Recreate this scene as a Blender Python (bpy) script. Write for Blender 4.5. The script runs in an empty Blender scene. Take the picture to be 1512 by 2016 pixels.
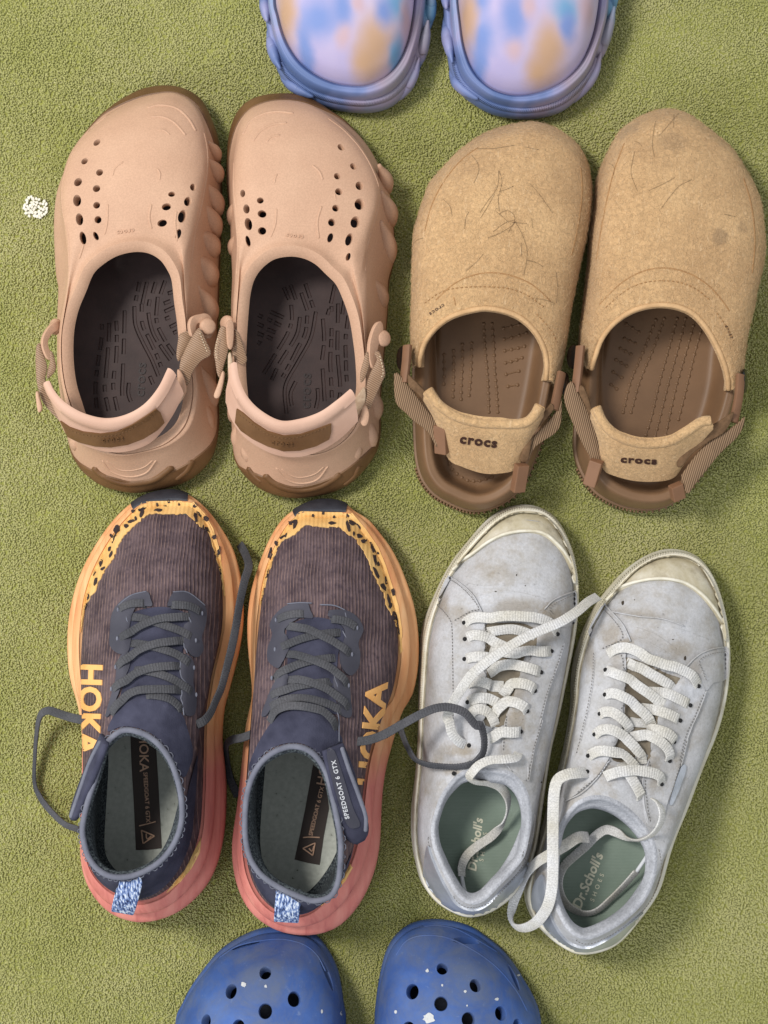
import bpy, bmesh, math, random
import numpy as np
from mathutils import Vector, Matrix, noise as mnoise
from mathutils.bvhtree import BVHTree
from mathutils.geometry import delaunay_2d_cdt

random.seed(7)
RNG = np.random.default_rng(7)
SC = bpy.context.scene
COL = SC.collection

# ------------------------------------------------------------------ camera
CAM_H = 1.08            # metres above the carpet
MM = 0.00034            # metres on the carpet per photo pixel
cam_d = bpy.data.cameras.new('camera')
cam = bpy.data.objects.new('camera', cam_d)
COL.objects.link(cam)
cam.location = (0, 0, CAM_H)
cam.rotation_euler = (0, 0, 0)
cam_d.sensor_fit = 'VERTICAL'
cam_d.angle = 2 * math.atan(1008 * MM / CAM_H)
cam_d.clip_start = 0.02
cam_d.clip_end = 50
SC.camera = cam

# ------------------------------------------------------------------ light
world = bpy.data.worlds.new('World')
SC.world = world
world.use_nodes = True
bgn = world.node_tree.nodes['Background']
bgn.inputs[0].default_value = (0.93, 0.96, 1.0, 1)
bgn.inputs[1].default_value = 0.66

def area_lamp(name, loc, target, size, power, color):
    d = bpy.data.lights.new(name, 'AREA')
    d.shape = 'DISK'
    d.size = size
    d.energy = power
    d.color = color
    o = bpy.data.objects.new(name, d)
    COL.objects.link(o)
    o.location = loc
    o.rotation_euler = (Vector(target) - Vector(loc)).to_track_quat('-Z', 'Y').to_euler()
    return o

area_lamp('ceiling_lamp', (-0.95, 0.55, 1.75), (0, 0, 0), 0.45, 33, (1.0, 0.955, 0.90))
area_lamp('window_light', (-1.6, -1.3, 1.7), (0, 0, 0), 1.0, 22, (0.90, 0.945, 1.0))

SC.view_settings.view_transform = 'Standard'
SC.view_settings.look = 'None'
SC.view_settings.exposure = 0.10
SC.view_settings.gamma = 1.0
SC.view_settings.use_curve_mapping = False
SC.cycles.use_denoising = True
SC.cycles.max_bounces = 6

# ------------------------------------------------------------------ measuring helpers
CROPS = {'P': (0, 0, 1.0),
         'A1': (50, 150, 3.78), 'A2': (50, 550, 3.78), 'A3': (420, 150, 3.78), 'A4': (400, 550, 3.78),
         'B1': (770, 200, 3.78), 'B2': (760, 580, 3.979), 'B3': (1110, 180, 3.761), 'B4': (1090, 580, 3.583),
         'C1': (40, 950, 3.287), 'C2': (40, 1370, 3.287), 'C3': (420, 950, 3.287), 'C4': (420, 1370, 3.287),
         'D1': (780, 980, 3.78), 'D2': (780, 1400, 3.78), 'D3': (1080, 1050, 3.78), 'D4': (980, 1450, 3.6),
         'E1': (480, 0, 3.78), 'E2': (840, 0, 3.6), 'F1': (320, 1780, 3.78), 'F2': (700, 1780, 3.78)}

def px(crop, pts):
    """measured crop coordinates -> photo pixels; a third number (height, mm) is kept"""
    x0, y0, s = CROPS[crop]
    return [(x0 + p[0] / s, y0 + p[1] / s) + tuple(p[2:]) for p in pts]

def at(x, y, z=0.0):
    """the place in the room (metres) at height z that was measured at pixel x, y"""
    k = 1 - z / CAM_H
    return np.array(((x - 756) * MM * k, (1008 - y) * MM * k, z))

def world_pts(pts, z=None):
    return [at(p[0], p[1], (p[2] / 1000.0 if len(p) > 2 else z)) for p in pts]

# ------------------------------------------------------------------ curves
def cr(p0, p1, p2, p3, t):
    t2, t3 = t * t, t * t * t
    return 0.5 * ((2 * p1) + (-p0 + p2) * t + (2 * p0 - 5 * p1 + 4 * p2 - p3) * t2 + (-p0 + 3 * p1 - 3 * p2 + p3) * t3)

def spline(P, closed=False, sub=10):
    P = [np.asarray(p, float) for p in P]
    n = len(P)
    out = []
    rng_ = range(n if closed else n - 1)
    for i in rng_:
        if closed:
            a, b, c, d = P[(i - 1) % n], P[i], P[(i + 1) % n], P[(i + 2) % n]
        else:
            a = P[i - 1] if i > 0 else 2 * P[0] - P[1]
            b, c = P[i], P[i + 1]
            d = P[i + 2] if i + 2 < n else 2 * P[-1] - P[-2]
        for k in range(sub):
            out.append(cr(a, b, c, d, k / sub))
    if not closed:
        out.append(P[-1])
    return np.array(out)

def resample(P, n, endpoint=True):
    P = np.asarray(P)
    L = np.concatenate([[0], np.cumsum(np.linalg.norm(np.diff(P, axis=0), axis=1))])
    t = np.linspace(0, L[-1], n, endpoint=endpoint)
    return np.stack([np.interp(t, L, P[:, k]) for k in range(P.shape[1])], 1)

NQ = 44
def ring(q0, q1, q2, q3, z=None, n=NQ):
    """closed ring from four runs of measured points: toe, right side, heel, left side"""
    runs = [world_pts(q, z) for q in (q0, q1, q2, q3)]
    allp = [p for r in runs for p in r]
    sub = 12
    S = spline(allp, True, sub)
    idx = [0]
    for r in runs:
        idx.append(idx[-1] + len(r) * sub)
    out = []
    Sc = np.vstack([S, S[:1]])
    for k in range(4):
        out.append(resample(Sc[idx[k]:idx[k + 1] + 1], n, endpoint=False))
    return np.vstack(out)

def smooth_ring(R, it=2, closed=True):
    R = R.copy()
    for _ in range(it):
        A = (np.roll(R, 1, 0) + np.roll(R, -1, 0)) / 2
        N = 0.5 * R + 0.5 * A
        if not closed:
            N[0], N[-1] = R[0], R[-1]
        R = N
    return R

def out_normals(R):
    T = np.roll(R, -1, 0) - np.roll(R, 1, 0)
    N = np.stack([T[:, 1], -T[:, 0]], 1)
    N /= np.linalg.norm(N, axis=1)[:, None] + 1e-12
    x, y = R[:, 0], R[:, 1]
    area = np.sum(x * np.roll(y, -1) - np.roll(x, -1) * y)
    if area < 0:
        N = -N
    return N

def inset(R, d, dz=0.0, z=None, sm=2):
    """ring moved inwards by d (negative: outwards)"""
    N = smooth_ring(out_normals(R), 4)
    dd = d if np.isscalar(d) else np.asarray(d)[:, None]
    Q = R.copy()
    Q[:, :2] -= N * dd
    Q[:, 2] += dz
    if z is not None:
        Q[:, 2] = z
    return smooth_ring(Q, sm)

def mid(A, B, s, zs=None):
    M = A * (1 - s) + B * s
    if zs is not None:
        M[:, 2] = A[:, 2] * (1 - zs) + B[:, 2] * zs
    return M

def cr_rings(R, sub=4):
    """smooth run through a list of rings"""
    out = []
    n = len(R)
    for i in range(n - 1):
        a = R[i - 1] if i > 0 else 2 * R[0] - R[1]
        d = R[i + 2] if i + 2 < n else 2 * R[-1] - R[-2]
        for k in range(sub):
            out.append(cr(a, R[i], R[i + 1], d, k / sub))
    out.append(R[-1])
    return out

# ------------------------------------------------------------------ meshes
def loft(rings, closed=True, cap0=False, cap1=False):
    n = len(rings[0])
    V = np.vstack(rings)
    F = []
    m = n if closed else n - 1
    for r in range(len(rings) - 1):
        for i in range(m):
            j = (i + 1) % n
            F.append((r * n + i, r * n + j, (r + 1) * n + j, (r + 1) * n + i))
    V = list(map(tuple, V))
    if cap0:
        c = len(V); V.append(tuple(np.mean(rings[0], 0)))
        F += [(c, (i + 1) % n, i) for i in range(n)]
    if cap1:
        c = len(V); V.append(tuple(np.mean(rings[-1], 0)))
        b = (len(rings) - 1) * n
        F += [(c, b + i, b + (i + 1) % n) for i in range(n)]
    return V, F

def merge(*ms):
    V, F = [], []
    for v, f in ms:
        b = len(V)
        V += [tuple(p) for p in v]
        F += [tuple(i + b for i in q) for q in f]
    return V, F

def frames(P, up=None):
    P = np.asarray(P, float)
    T = np.gradient(P, axis=0)
    T /= np.linalg.norm(T, axis=1)[:, None] + 1e-12
    if up is None:
        up = np.tile(np.array([0, 0, 1.0]), (len(P), 1))
    up = np.asarray(up, float)
    if up.ndim == 1:
        up = np.tile(up, (len(P), 1))
    S = np.cross(T, up)
    S /= np.linalg.norm(S, axis=1)[:, None] + 1e-9
    U = np.cross(S, T)
    return T, S, U

def tube(P, r, sides=8, up=None, flat=1.0, close_ends=True, closed=False):
    P = np.asarray(P, float)
    T, S, U = frames(P, up)
    if closed:
        T = np.roll(P, -1, 0) - np.roll(P, 1, 0)
        T /= np.linalg.norm(T, axis=1)[:, None] + 1e-12
        S = np.cross(T, [0, 0, 1.0]); S /= np.linalg.norm(S, axis=1)[:, None] + 1e-9
        U = np.cross(S, T)
    r = np.full(len(P), r) if np.isscalar(r) else np.asarray(r)
    rows = []
    for k in range(sides):
        a = 2 * math.pi * k / sides
        rows.append(P + S * (math.cos(a) * r)[:, None] + U * (math.sin(a) * r * flat)[:, None])
    R = np.stack(rows, 1)       # len, sides, 3
    if closed:
        R = np.concatenate([R, R[:1]], 0)
    return loft(list(R), True, close_ends and not closed, close_ends and not closed)

def ribbon_sec(w, t):
    h, b = w / 2, t / 2
    e = min(b, h) * 0.9
    return [(-h, 0), (-h + e * .3, b * .8), (-h + e, b), (0, b * 1.04), (h - e, b), (h - e * .3, b * .8), (h, 0),
            (h - e * .3, -b * .8), (h - e, -b), (0, -b), (-h + e, -b), (-h + e * .3, -b * .8)]

def ribbon(P, w, t, up=None, taper=None):
    """flat woven band along P; up = direction its broad face looks to"""
    P = np.asarray(P, float)
    T, S, U = frames(P, up)
    sec = ribbon_sec(w, t)
    rows = []
    for (a, b) in sec:
        k = 1.0 if taper is None else np.asarray(taper)[:, None]
        rows.append(P + S * a * k + U * b)
    R = np.stack(rows, 1)
    return loft(list(R), True, True, True)

def ellipsoid(c, ax, u=10, v=7):
    ax = np.asarray(ax, float)       # 3 rows: half axes vectors
    V, F = [], []
    for i in range(v + 1):
        th = math.pi * i / v
        for j in range(u):
            ph = 2 * math.pi * j / u
            d = np.array([math.sin(th) * math.cos(ph), math.sin(th) * math.sin(ph), math.cos(th)])
            V.append(tuple(np.asarray(c) + d @ ax))
    for i in range(v):
        for j in range(u):
            F.append((i * u + j, (i + 1) * u + j, (i + 1) * u + (j + 1) % u, i * u + (j + 1) % u))
    return V, F

def box(c, X, Y, Z, bev=0.0):
    """bevelled box from centre and three half axes"""
    c, X, Y, Z = (np.asarray(a, float) for a in (c, X, Y, Z))
    bm = bmesh.new()
    r = bmesh.ops.create_cube(bm, size=2)
    if bev > 0:
        s = np.array([np.linalg.norm(X), np.linalg.norm(Y), np.linalg.norm(Z)])
        for v in bm.verts:
            v.co = Vector((v.co.x * s[0], v.co.y * s[1], v.co.z * s[2]))
        bmesh.ops.bevel(bm, geom=list(bm.edges), offset=bev, segments=2, affect='EDGES', profile=0.5)
        for v in bm.verts:
            v.co = Vector((v.co.x / s[0], v.co.y / s[1], v.co.z / s[2]))
    bm.verts.index_update()
    V = [tuple(c + X * v.co.x + Y * v.co.y + Z * v.co.z) for v in bm.verts]
    F = [tuple(v.index for v in f.verts) for f in bm.faces]
    bm.free()
    return V, F

def cyl(c, axis, r, h, sides=16, bev=0.0, r2=None):
    """short post centred at c along axis, slightly rounded at both ends"""
    c = np.asarray(c, float); a = np.asarray(axis, float); a = a / np.linalg.norm(a)
    t = np.array([1.0, 0, 0]) if abs(a[0]) < 0.8 else np.array([0, 1.0, 0])
    x = np.cross(a, t); x /= np.linalg.norm(x); y = np.cross(a, x)
    r2 = r if r2 is None else r2
    prof = [(-h / 2, r - bev), (-h / 2 + bev, r), (h / 2 - bev, r2), (h / 2, r2 - bev)] if bev else [(-h / 2, r), (h / 2, r2)]
    rings = []
    for (z, rr) in prof:
        rings.append(np.array([c + a * z + x * rr * math.cos(2 * math.pi * k / sides) + y * rr * math.sin(2 * math.pi * k / sides) for k in range(sides)]))
    return loft(rings, True, True, True)

def make_obj(name, V, F, mat, loc=(0, 0, 0), parent=None, smooth=True, sharp=None):
    me = bpy.data.meshes.new(name)
    L = np.asarray(loc)
    me.from_pydata([tuple(np.asarray(v) - L) for v in V], [], F)
    bm = bmesh.new(); bm.from_mesh(me)
    big = [f for f in bm.faces if len(f.verts) > 4]
    if big: bmesh.ops.triangulate(bm, faces=big)
    bmesh.ops.recalc_face_normals(bm, faces=bm.faces)
    bm.to_mesh(me); bm.free()
    if smooth:
        me.polygons.foreach_set('use_smooth', [True] * len(me.polygons))
        if sharp:
            me.set_sharp_from_angle(angle=math.radians(sharp))
    me.materials.append(mat)
    o = bpy.data.objects.new(name, me)
    COL.objects.link(o)
    if parent is not None:
        o.parent = parent
    else:
        o.location = loc
    return o

def boolean_cut(o, V, F):
    me = bpy.data.meshes.new('cut')
    me.from_pydata([tuple(v) for v in V], [], F)
    bm = bmesh.new(); bm.from_mesh(me); bmesh.ops.recalc_face_normals(bm, faces=bm.faces); bm.to_mesh(me); bm.free()
    c = bpy.data.objects.new('cut', me)
    COL.objects.link(c)
    c.matrix_world = Matrix.Identity(4)
    bpy.context.view_layer.update()
    m = o.modifiers.new('b', 'BOOLEAN')
    m.operation = 'DIFFERENCE'; m.object = c; m.solver = 'EXACT'; m.use_self = True
    dg = bpy.context.evaluated_depsgraph_get()
    ev = o.evaluated_get(dg)
    new = bpy.data.meshes.new_from_object(ev)
    o.modifiers.clear()
    if len(new.polygons) > 50:
        o.data = new
    bpy.data.objects.remove(c)
    new.polygons.foreach_set('use_smooth', [True] * len(new.polygons))
    new.set_sharp_from_angle(angle=math.radians(38))

def slab(pts, thick, z0=None, z1=None, sub=4, axis=1):
    """flat piece with a measured outline, tilted in space, with rounded edges"""
    if z0 is not None:
        v = np.array([p[axis] for p in pts]); t = (v - v.min()) / (v.max() - v.min() + 1e-9)
        pts = [(p[0], p[1], z0 + (z1 - z0) * k) for p, k in zip(pts, t)]
    R = spline(world_pts(pts), True, sub)
    c = R.mean(0)
    nv = np.zeros(3)
    for i in range(len(R)):
        nv += np.cross(R[i] - c, R[(i + 1) % len(R)] - c)
    nv /= np.linalg.norm(nv)
    if nv[2] < 0: nv = -nv
    e = min(.0006, thick * .3)
    In = inset(R, e, sm=0)
    rings = [In + nv * thick / 2, R + nv * (thick / 2 - e), R - nv * (thick / 2 - e), In - nv * thick / 2]
    V, F = loft(rings, True)
    n = len(R)
    F.append(tuple(range(n))); F.append(tuple(range(3 * n, 4 * n)))
    return V, F

_text_cache = {}
def text_mesh(txt, bold=0.0, spacing=1.0):
    """flat lettering: points (unit height ~0.7) and triangles"""
    key = (txt, bold, spacing)
    if key in _text_cache:
        return _text_cache[key]
    cu = bpy.data.curves.new('t', 'FONT')
    cu.body = txt; cu.size = 1.0; cu.offset = bold; cu.space_character = spacing
    cu.align_x = 'CENTER'; cu.align_y = 'CENTER'; cu.resolution_u = 3
    o = bpy.data.objects.new('t', cu); COL.objects.link(o)
    dg = bpy.context.evaluated_depsgraph_get()
    me = bpy.data.meshes.new_from_object(o.evaluated_get(dg))
    V = np.array([v.co[:2] for v in me.vertices]); F = [tuple(p.vertices) for p in me.polygons]
    # islands = letters
    bpy.data.objects.remove(o)
    _text_cache[key] = (V, F)
    return V, F

def finer(V, F):
    V = [tuple(v) for v in V]; mids = {}; out = []
    def m_(a, b):
        k = (min(a, b), max(a, b))
        if k not in mids:
            mids[k] = len(V); V.append(((V[a][0] + V[b][0]) / 2, (V[a][1] + V[b][1]) / 2))
        return mids[k]
    for f in F:
        for i in range(1, len(f) - 1):
            a, b, c = f[0], f[i], f[i + 1]
            x, y, z = m_(a, b), m_(b, c), m_(c, a)
            out += [(a, x, z), (x, b, y), (z, y, c), (x, y, z)]
    return np.array(V), out

def islands(n, F):
    par = list(range(n))
    def find(a):
        while par[a] != a:
            par[a] = par[par[a]]; a = par[a]
        return a
    for f in F:
        r = find(f[0])
        for i in f[1:]:
            par[find(i)] = r
    g = {}
    for i in range(n):
        g.setdefault(find(i), []).append(i)
    return list(g.values())

# ------------------------------------------------------------------ one shoe
class Shoe:
    def __init__(self, name, label, cat, group, cx, cy):
        self.loc = at(cx, cy, 0)
        e = bpy.data.objects.new(name, None)
        COL.objects.link(e)
        e.location = tuple(self.loc)
        e.empty_display_size = 0.05
        e['label'] = label; e['category'] = cat; e['group'] = group
        self.e = e
        self.bvhs = []
    def part(self, name, vf, mat, parent=None, smooth=True, sharp=None, label=None, stuff=False):
        o = make_obj(name, vf[0], vf[1], mat, self.loc, parent or self.e, smooth, sharp)
        if label: o['label'] = label
        if stuff: o['kind'] = 'stuff'
        return o
    def surface(self, *vfs):
        self.bvhs = [BVHTree.FromPolygons([tuple(v) for v in V], F) for V, F in vfs]
    def add_surface(self, vf):
        self.bvhs.append(BVHTree.FromPolygons([tuple(v) for v in vf[0]], vf[1]))
    def cast(self, x, y, off=0.0, zdef=0.03):
        o = Vector((0, 0, CAM_H)); d = Vector(at(x, y, 0)) - o; d.normalize()
        best = None
        self.hit = -1
        for bi, b in enumerate(self.bvhs):
            h = b.ray_cast(o, d)
            if h[0] is not None and (best is None or h[3] < best[3]):
                best = h; self.hit = bi
        if best is None:
            return at(x, y, zdef), np.array([0, 0, 1.0])
        n = np.array(best[1])
        if n[2] < 0: n = -n
        return np.array(best[0]) + n * off, n
    def path(self, pts, off=0.0, step=2.5, closed=False, sub=12, sm=1):
        """measured line laid on the surface"""
        S = spline([np.array(p[:2], float) for p in pts], closed, sub)
        if closed: S = np.vstack([S, S[:1]])
        L = np.sum(np.linalg.norm(np.diff(S, axis=0), axis=1))
        S = resample(S, max(4, int(L / step)))
        P, N = zip(*[self.cast(a[0], a[1], off) for a in S])
        P, N = np.array(P), np.array(N)
        for _ in range(sm):
            P[1:-1] = (P[:-2] + 2 * P[1:-1] + P[2:]) / 4
            N[1:-1] = (N[:-2] + 2 * N[1:-1] + N[2:]) / 4
        return P, N
    def line(self, name, pts, r, mat, off=0.0, parent=None, flat=1.0, step=2.5, closed=False, label=None):
        P, N = self.path(pts, off, step, closed)
        rr = np.full(len(P), r)
        if not closed:
            rr[0] = rr[-1] = r * 0.35
        return self.part(name, tube(P, rr, 6, N, flat), mat, parent, label=label)
    def patch_vf(self, poly, off=0.0004, step=4.0, skirt=0.0006, holes=()):
        """measured outline laid on the surface as a thin sheet with an edge"""
        poly = [np.array(p[:2], float) for p in poly]
        loops = [poly] + [[np.array(p[:2], float) for p in h] for h in holes]
        pts, faces_in = [], []
        for lp in loops:
            idx = []
            n = len(lp)
            for i in range(n):
                a, b = lp[i], lp[(i + 1) % n]
                k = max(1, int(np.linalg.norm(b - a) / step))
                for j in range(k):
                    idx.append(len(pts)); pts.append(a + (b - a) * j / k)
            faces_in.append(idx)
        A = np.array(poly)
        x0, y0 = A.min(0); x1, y1 = A.max(0)
        def inside(p, lp):
            c = False; n = len(lp); j = n - 1
            for i in range(n):
                if (lp[i][1] > p[1]) != (lp[j][1] > p[1]) and p[0] < (lp[j][0] - lp[i][0]) * (p[1] - lp[i][1]) / (lp[j][1] - lp[i][1] + 1e-12) + lp[i][0]:
                    c = not c
                j = i
            return c
        B = np.array(pts)
        row = 0
        y = y0 + step * 0.5
        while y < y1:
            x = x0 + (step * 0.5 if row % 2 else step)
            while x < x1:
                p = np.array([x, y])
                if inside(p, loops[0]) and not any(inside(p, h) for h in loops[1:]) and np.min(np.sum((B[:len(B)] - p) ** 2, 1)) > (step * 0.45) ** 2:
                    pts.append(p)
                x += step
            y += step * 0.87; row += 1
        edges = []
        for idx in faces_in:
            edges += [(idx[i], idx[(i + 1) % len(idx)]) for i in range(len(idx))]
        res = delaunay_2d_cdt([Vector(p) for p in pts], edges, [], 0, 1e-6)
        vv, ff = res[0], res[2]
        tri = []
        for f in ff:
            c = np.mean([vv[i] for i in f], 0)
            if inside(c, loops[0]) and not any(inside(c, h) for h in loops[1:]):
                tri.append(tuple(f))
        PN = [self.cast(v[0], v[1], 0) for v in vv]
        P = np.array([p for p, _ in PN]); N = np.array([n for _, n in PN])
        # soften jitter in the normals
        V = [tuple(p + n * off) for p, n in zip(P, N)]
        cnt = {}
        for f in tri:
            for i in range(len(f)):
                a, b = f[i], f[(i + 1) % len(f)]
                cnt[(min(a, b), max(a, b))] = cnt.get((min(a, b), max(a, b)), 0) + 1
        bd = [e for e, c in cnt.items() if c == 1]
        F = list(tri)
        low = {}
        for a, b in bd:
            for i in (a, b):
                if i not in low:
                    low[i] = len(V); V.append(tuple(P[i] - N[i] * skirt))
            F.append((a, b, low[b], low[a]))
        used = sorted({i for f in F for i in f})
        remap = {i: k for k, i in enumerate(used)}
        return [V[i] for i in used], [tuple(remap[i] for i in f) for f in F]
    def patch(self, name, poly, mat, off=0.0004, step=4.0, parent=None, smooth_poly=True, sub=6, label=None, sharp=40, holes=(), skirt=0.0006):
        if smooth_poly:
            poly = list(spline([np.array(p[:2], float) for p in poly], True, sub))
        vf = self.patch_vf(poly, off, step, skirt, holes)
        return self.part(name, vf, mat, parent, sharp=sharp, label=label)
    def text_vf(self, txt, c, xdir, height, off=0.0005, bold=0.0, spacing=1.0, stretch=1.0, skirt=0.0004, skew=0.0, curve=None, clip=False):
        """lettering laid on the surface; c centre pixel, xdir reading direction, height of a capital in pixels"""
        V, F = text_mesh(txt, bold, spacing)
        if clip:
            V, F = finer(*finer(*finer(V, F)))
        sc = height / 0.7
        xd = np.array(xdir, float); xd /= np.linalg.norm(xd)
        yd = np.array([xd[1], -xd[0]])          # up of the letters in image space (y down)
        P, N, hits = [], [], []
        for v in V:
            q = np.array(c[:2], float) + xd * (v[0] + skew * v[1]) * sc * stretch + yd * v[1] * sc
            if curve is not None:
                q = q + yd * curve * (v[0] * sc * stretch) ** 2
            p, n = self.cast(q[0], q[1], 0)
            P.append(p); N.append(n); hits.append(self.hit)
        P, N = np.array(P), np.array(N)
        if clip:
            F = [f for f in F if all(hits[i] == 0 for i in f)]
        VV = [tuple(a + b * off) for a, b in zip(P, N)]
        FF = list(F)
        cnt = {}
        for f in F:
            for i in range(len(f)):
                a, b = f[i], f[(i + 1) % len(f)]
                cnt.setdefault((min(a, b), max(a, b)), []).append((a, b))
        low = {}
        for k, es in cnt.items():
            if len(es) == 1:
                a, b = es[0]
                for i in (a, b):
                    if i not in low:
                        low[i] = len(VV); VV.append(tuple(P[i] - N[i] * skirt))
                FF.append((b, a, low[a], low[b]))
        return VV, FF
    def letters(self, name, txt, c, xdir, height, mat, parent=None, **kw):
        vf = self.text_vf(txt, c, xdir, height, **kw)
        V, F = vf
        out = []
        for isl in islands(len(V), F):
            s = {v: i for i, v in enumerate(isl)}
            Fi = [tuple(s[i] for i in f) for f in F if f[0] in s]
            if Fi:
                out.append(self.part(name, ([V[i] for i in isl], Fi), mat, parent, smooth=False))
        return out
    def stitches(self, name, pts, mat, length=5.0, gap=3.5, r=0.00035, parent=None, off=0.0, closed=False):
        P, N = self.path(pts, off, 1.2, closed)
        L = np.concatenate([[0], np.cumsum(np.linalg.norm(np.diff(P, axis=0), axis=1))])
        d = 0.0; ms = []
        ln, gp = length * MM, gap * MM
        while d + ln < L[-1]:
            t = np.linspace(d, d + ln, 3)
            Q = np.stack([np.interp(t, L, P[:, k]) for k in range(3)], 1)
            M = np.stack([np.interp(t, L, N[:, k]) for k in range(3)], 1)
            ms.append(tube(Q, [r * .6, r, r * .6], 5, M))
            d += ln + gp
        if not ms: return None
        return self.part(name, merge(*ms), mat, parent, stuff=True)
# ------------------------------------------------------------------ materials
def srgb(r, g, b):
    f = lambda c: (c / 255 / 12.92) if c / 255 <= 0.04045 else ((c / 255 + 0.055) / 1.055) ** 2.4
    return (f(r), f(g), f(b), 1)

class M:
    """small node-graph builder"""
    def __init__(self, name, rough=0.7, spec=0.3):
        self.m = bpy.data.materials.new(name)
        self.m.use_nodes = True
        self.t = self.m.node_tree
        self.b = self.t.nodes['Principled BSDF']
        self.b.inputs['Roughness'].default_value = rough
        self.b.inputs['Specular IOR Level'].default_value = spec
        self.tc = self.t.nodes.new('ShaderNodeTexCoord')
        self.h = None
    def n(self, typ, **kw):
        nd = self.t.nodes.new(typ)
        for k, v in kw.items(): setattr(nd, k, v)
        return nd
    def l(self, a, b): self.t.links.new(a, b)
    def coord(self, scale=(1, 1, 1), rotz=0.0, loc=(0, 0, 0), kind='Object'):
        mp = self.n('ShaderNodeMapping')
        mp.inputs['Scale'].default_value = scale
        mp.inputs['Rotation'].default_value = (0, 0, rotz)
        mp.inputs['Location'].default_value = loc
        self.l(self.tc.outputs[kind], mp.inputs['Vector'])
        return mp.outputs[0]
    def noise(self, scale, detail=3, rough=0.55, vec=None, dist=0.0):
        nd = self.n('ShaderNodeTexNoise')
        nd.inputs['Scale'].default_value = scale
        nd.inputs['Detail'].default_value = detail
        nd.inputs['Roughness'].default_value = rough
        nd.inputs['Distortion'].default_value = dist
        self.l(vec if vec is not None else self.coord(), nd.inputs['Vector'])
        return nd.outputs['Fac']
    def voronoi(self, scale, vec=None, feature='F1', out='Distance'):
        nd = self.n('ShaderNodeTexVoronoi', feature=feature)
        nd.inputs['Scale'].default_value = scale
        self.l(vec if vec is not None else self.coord(), nd.inputs['Vector'])
        return nd.outputs[out]
    def wave(self, scale, vec=None, dist=0.0, direction='X', dscale=1.0, profile='SIN'):
        nd = self.n('ShaderNodeTexWave', bands_direction=direction, wave_profile=profile)
        nd.inputs['Scale'].default_value = scale
        nd.inputs['Distortion'].default_value = dist
        nd.inputs['Detail Scale'].default_value = dscale
        self.l(vec if vec is not None else self.coord(), nd.inputs['Vector'])
        return nd.outputs['Fac']
    def ramp(self, fac, stops):
        r = self.n('ShaderNodeValToRGB')
        cr_ = r.color_ramp
        while len(cr_.elements) < len(stops): cr_.elements.new(0.5)
        for e, (p, c) in zip(cr_.elements, stops):
            e.position = p; e.color = c if hasattr(c, '__len__') else (c, c, c, 1)
        self.l(fac, r.inputs[0])
        return r.outputs[0]
    def mix(self, fac, a, b, mode='MIX'):
        nd = self.n('ShaderNodeMix', data_type='RGBA', blend_type=mode)
        for sock, v in ((nd.inputs[0], fac), (nd.inputs[6], a), (nd.inputs[7], b)):
            if hasattr(v, 'is_output'): self.l(v, sock)
            else: sock.default_value = v
        return nd.outputs[2]
    def math(self, op, a, b=0.5):
        nd = self.n('ShaderNodeMath', operation=op)
        for sock, v in ((nd.inputs[0], a), (nd.inputs[1], b)):
            if hasattr(v, 'is_output'): self.l(v, sock)
            else: sock.default_value = v
        return nd.outputs[0]
    def color(self, c):
        if hasattr(c, 'is_output'): self.l(c, self.b.inputs['Base Color'])
        else: self.b.inputs['Base Color'].default_value = c
    def bump(self, height, strength=0.3, dist=0.001):
        nd = self.n('ShaderNodeBump')
        nd.inputs['Strength'].default_value = strength
        nd.inputs['Distance'].default_value = dist
        self.l(height, nd.inputs['Height'])
        if self.h is not None: self.l(self.h, nd.inputs['Normal'])
        self.h = nd.outputs[0]
        self.l(self.h, self.b.inputs['Normal'])
    def rough(self, v): self.l(v, self.b.inputs['Roughness'])

def simple(name, c1, c2=None, scale=60, rough=0.7, spec=0.3, grain=900, gs=0.25, gd=0.0006, detail=4, metal=0.0, lo=0.3, hi=0.7, sheen=0.0):
    m = M(name, rough, spec)
    if c2 is None: m.color(c1)
    else:
        m.color(m.ramp(m.noise(scale, detail), [(lo, c1), (hi, c2)]))
    if gs > 0: m.bump(m.noise(grain, 2), gs, gd)
    m.b.inputs['Metallic'].default_value = metal
    if sheen: m.b.inputs['Sheen Weight'].default_value = sheen
    return m.m
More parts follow.
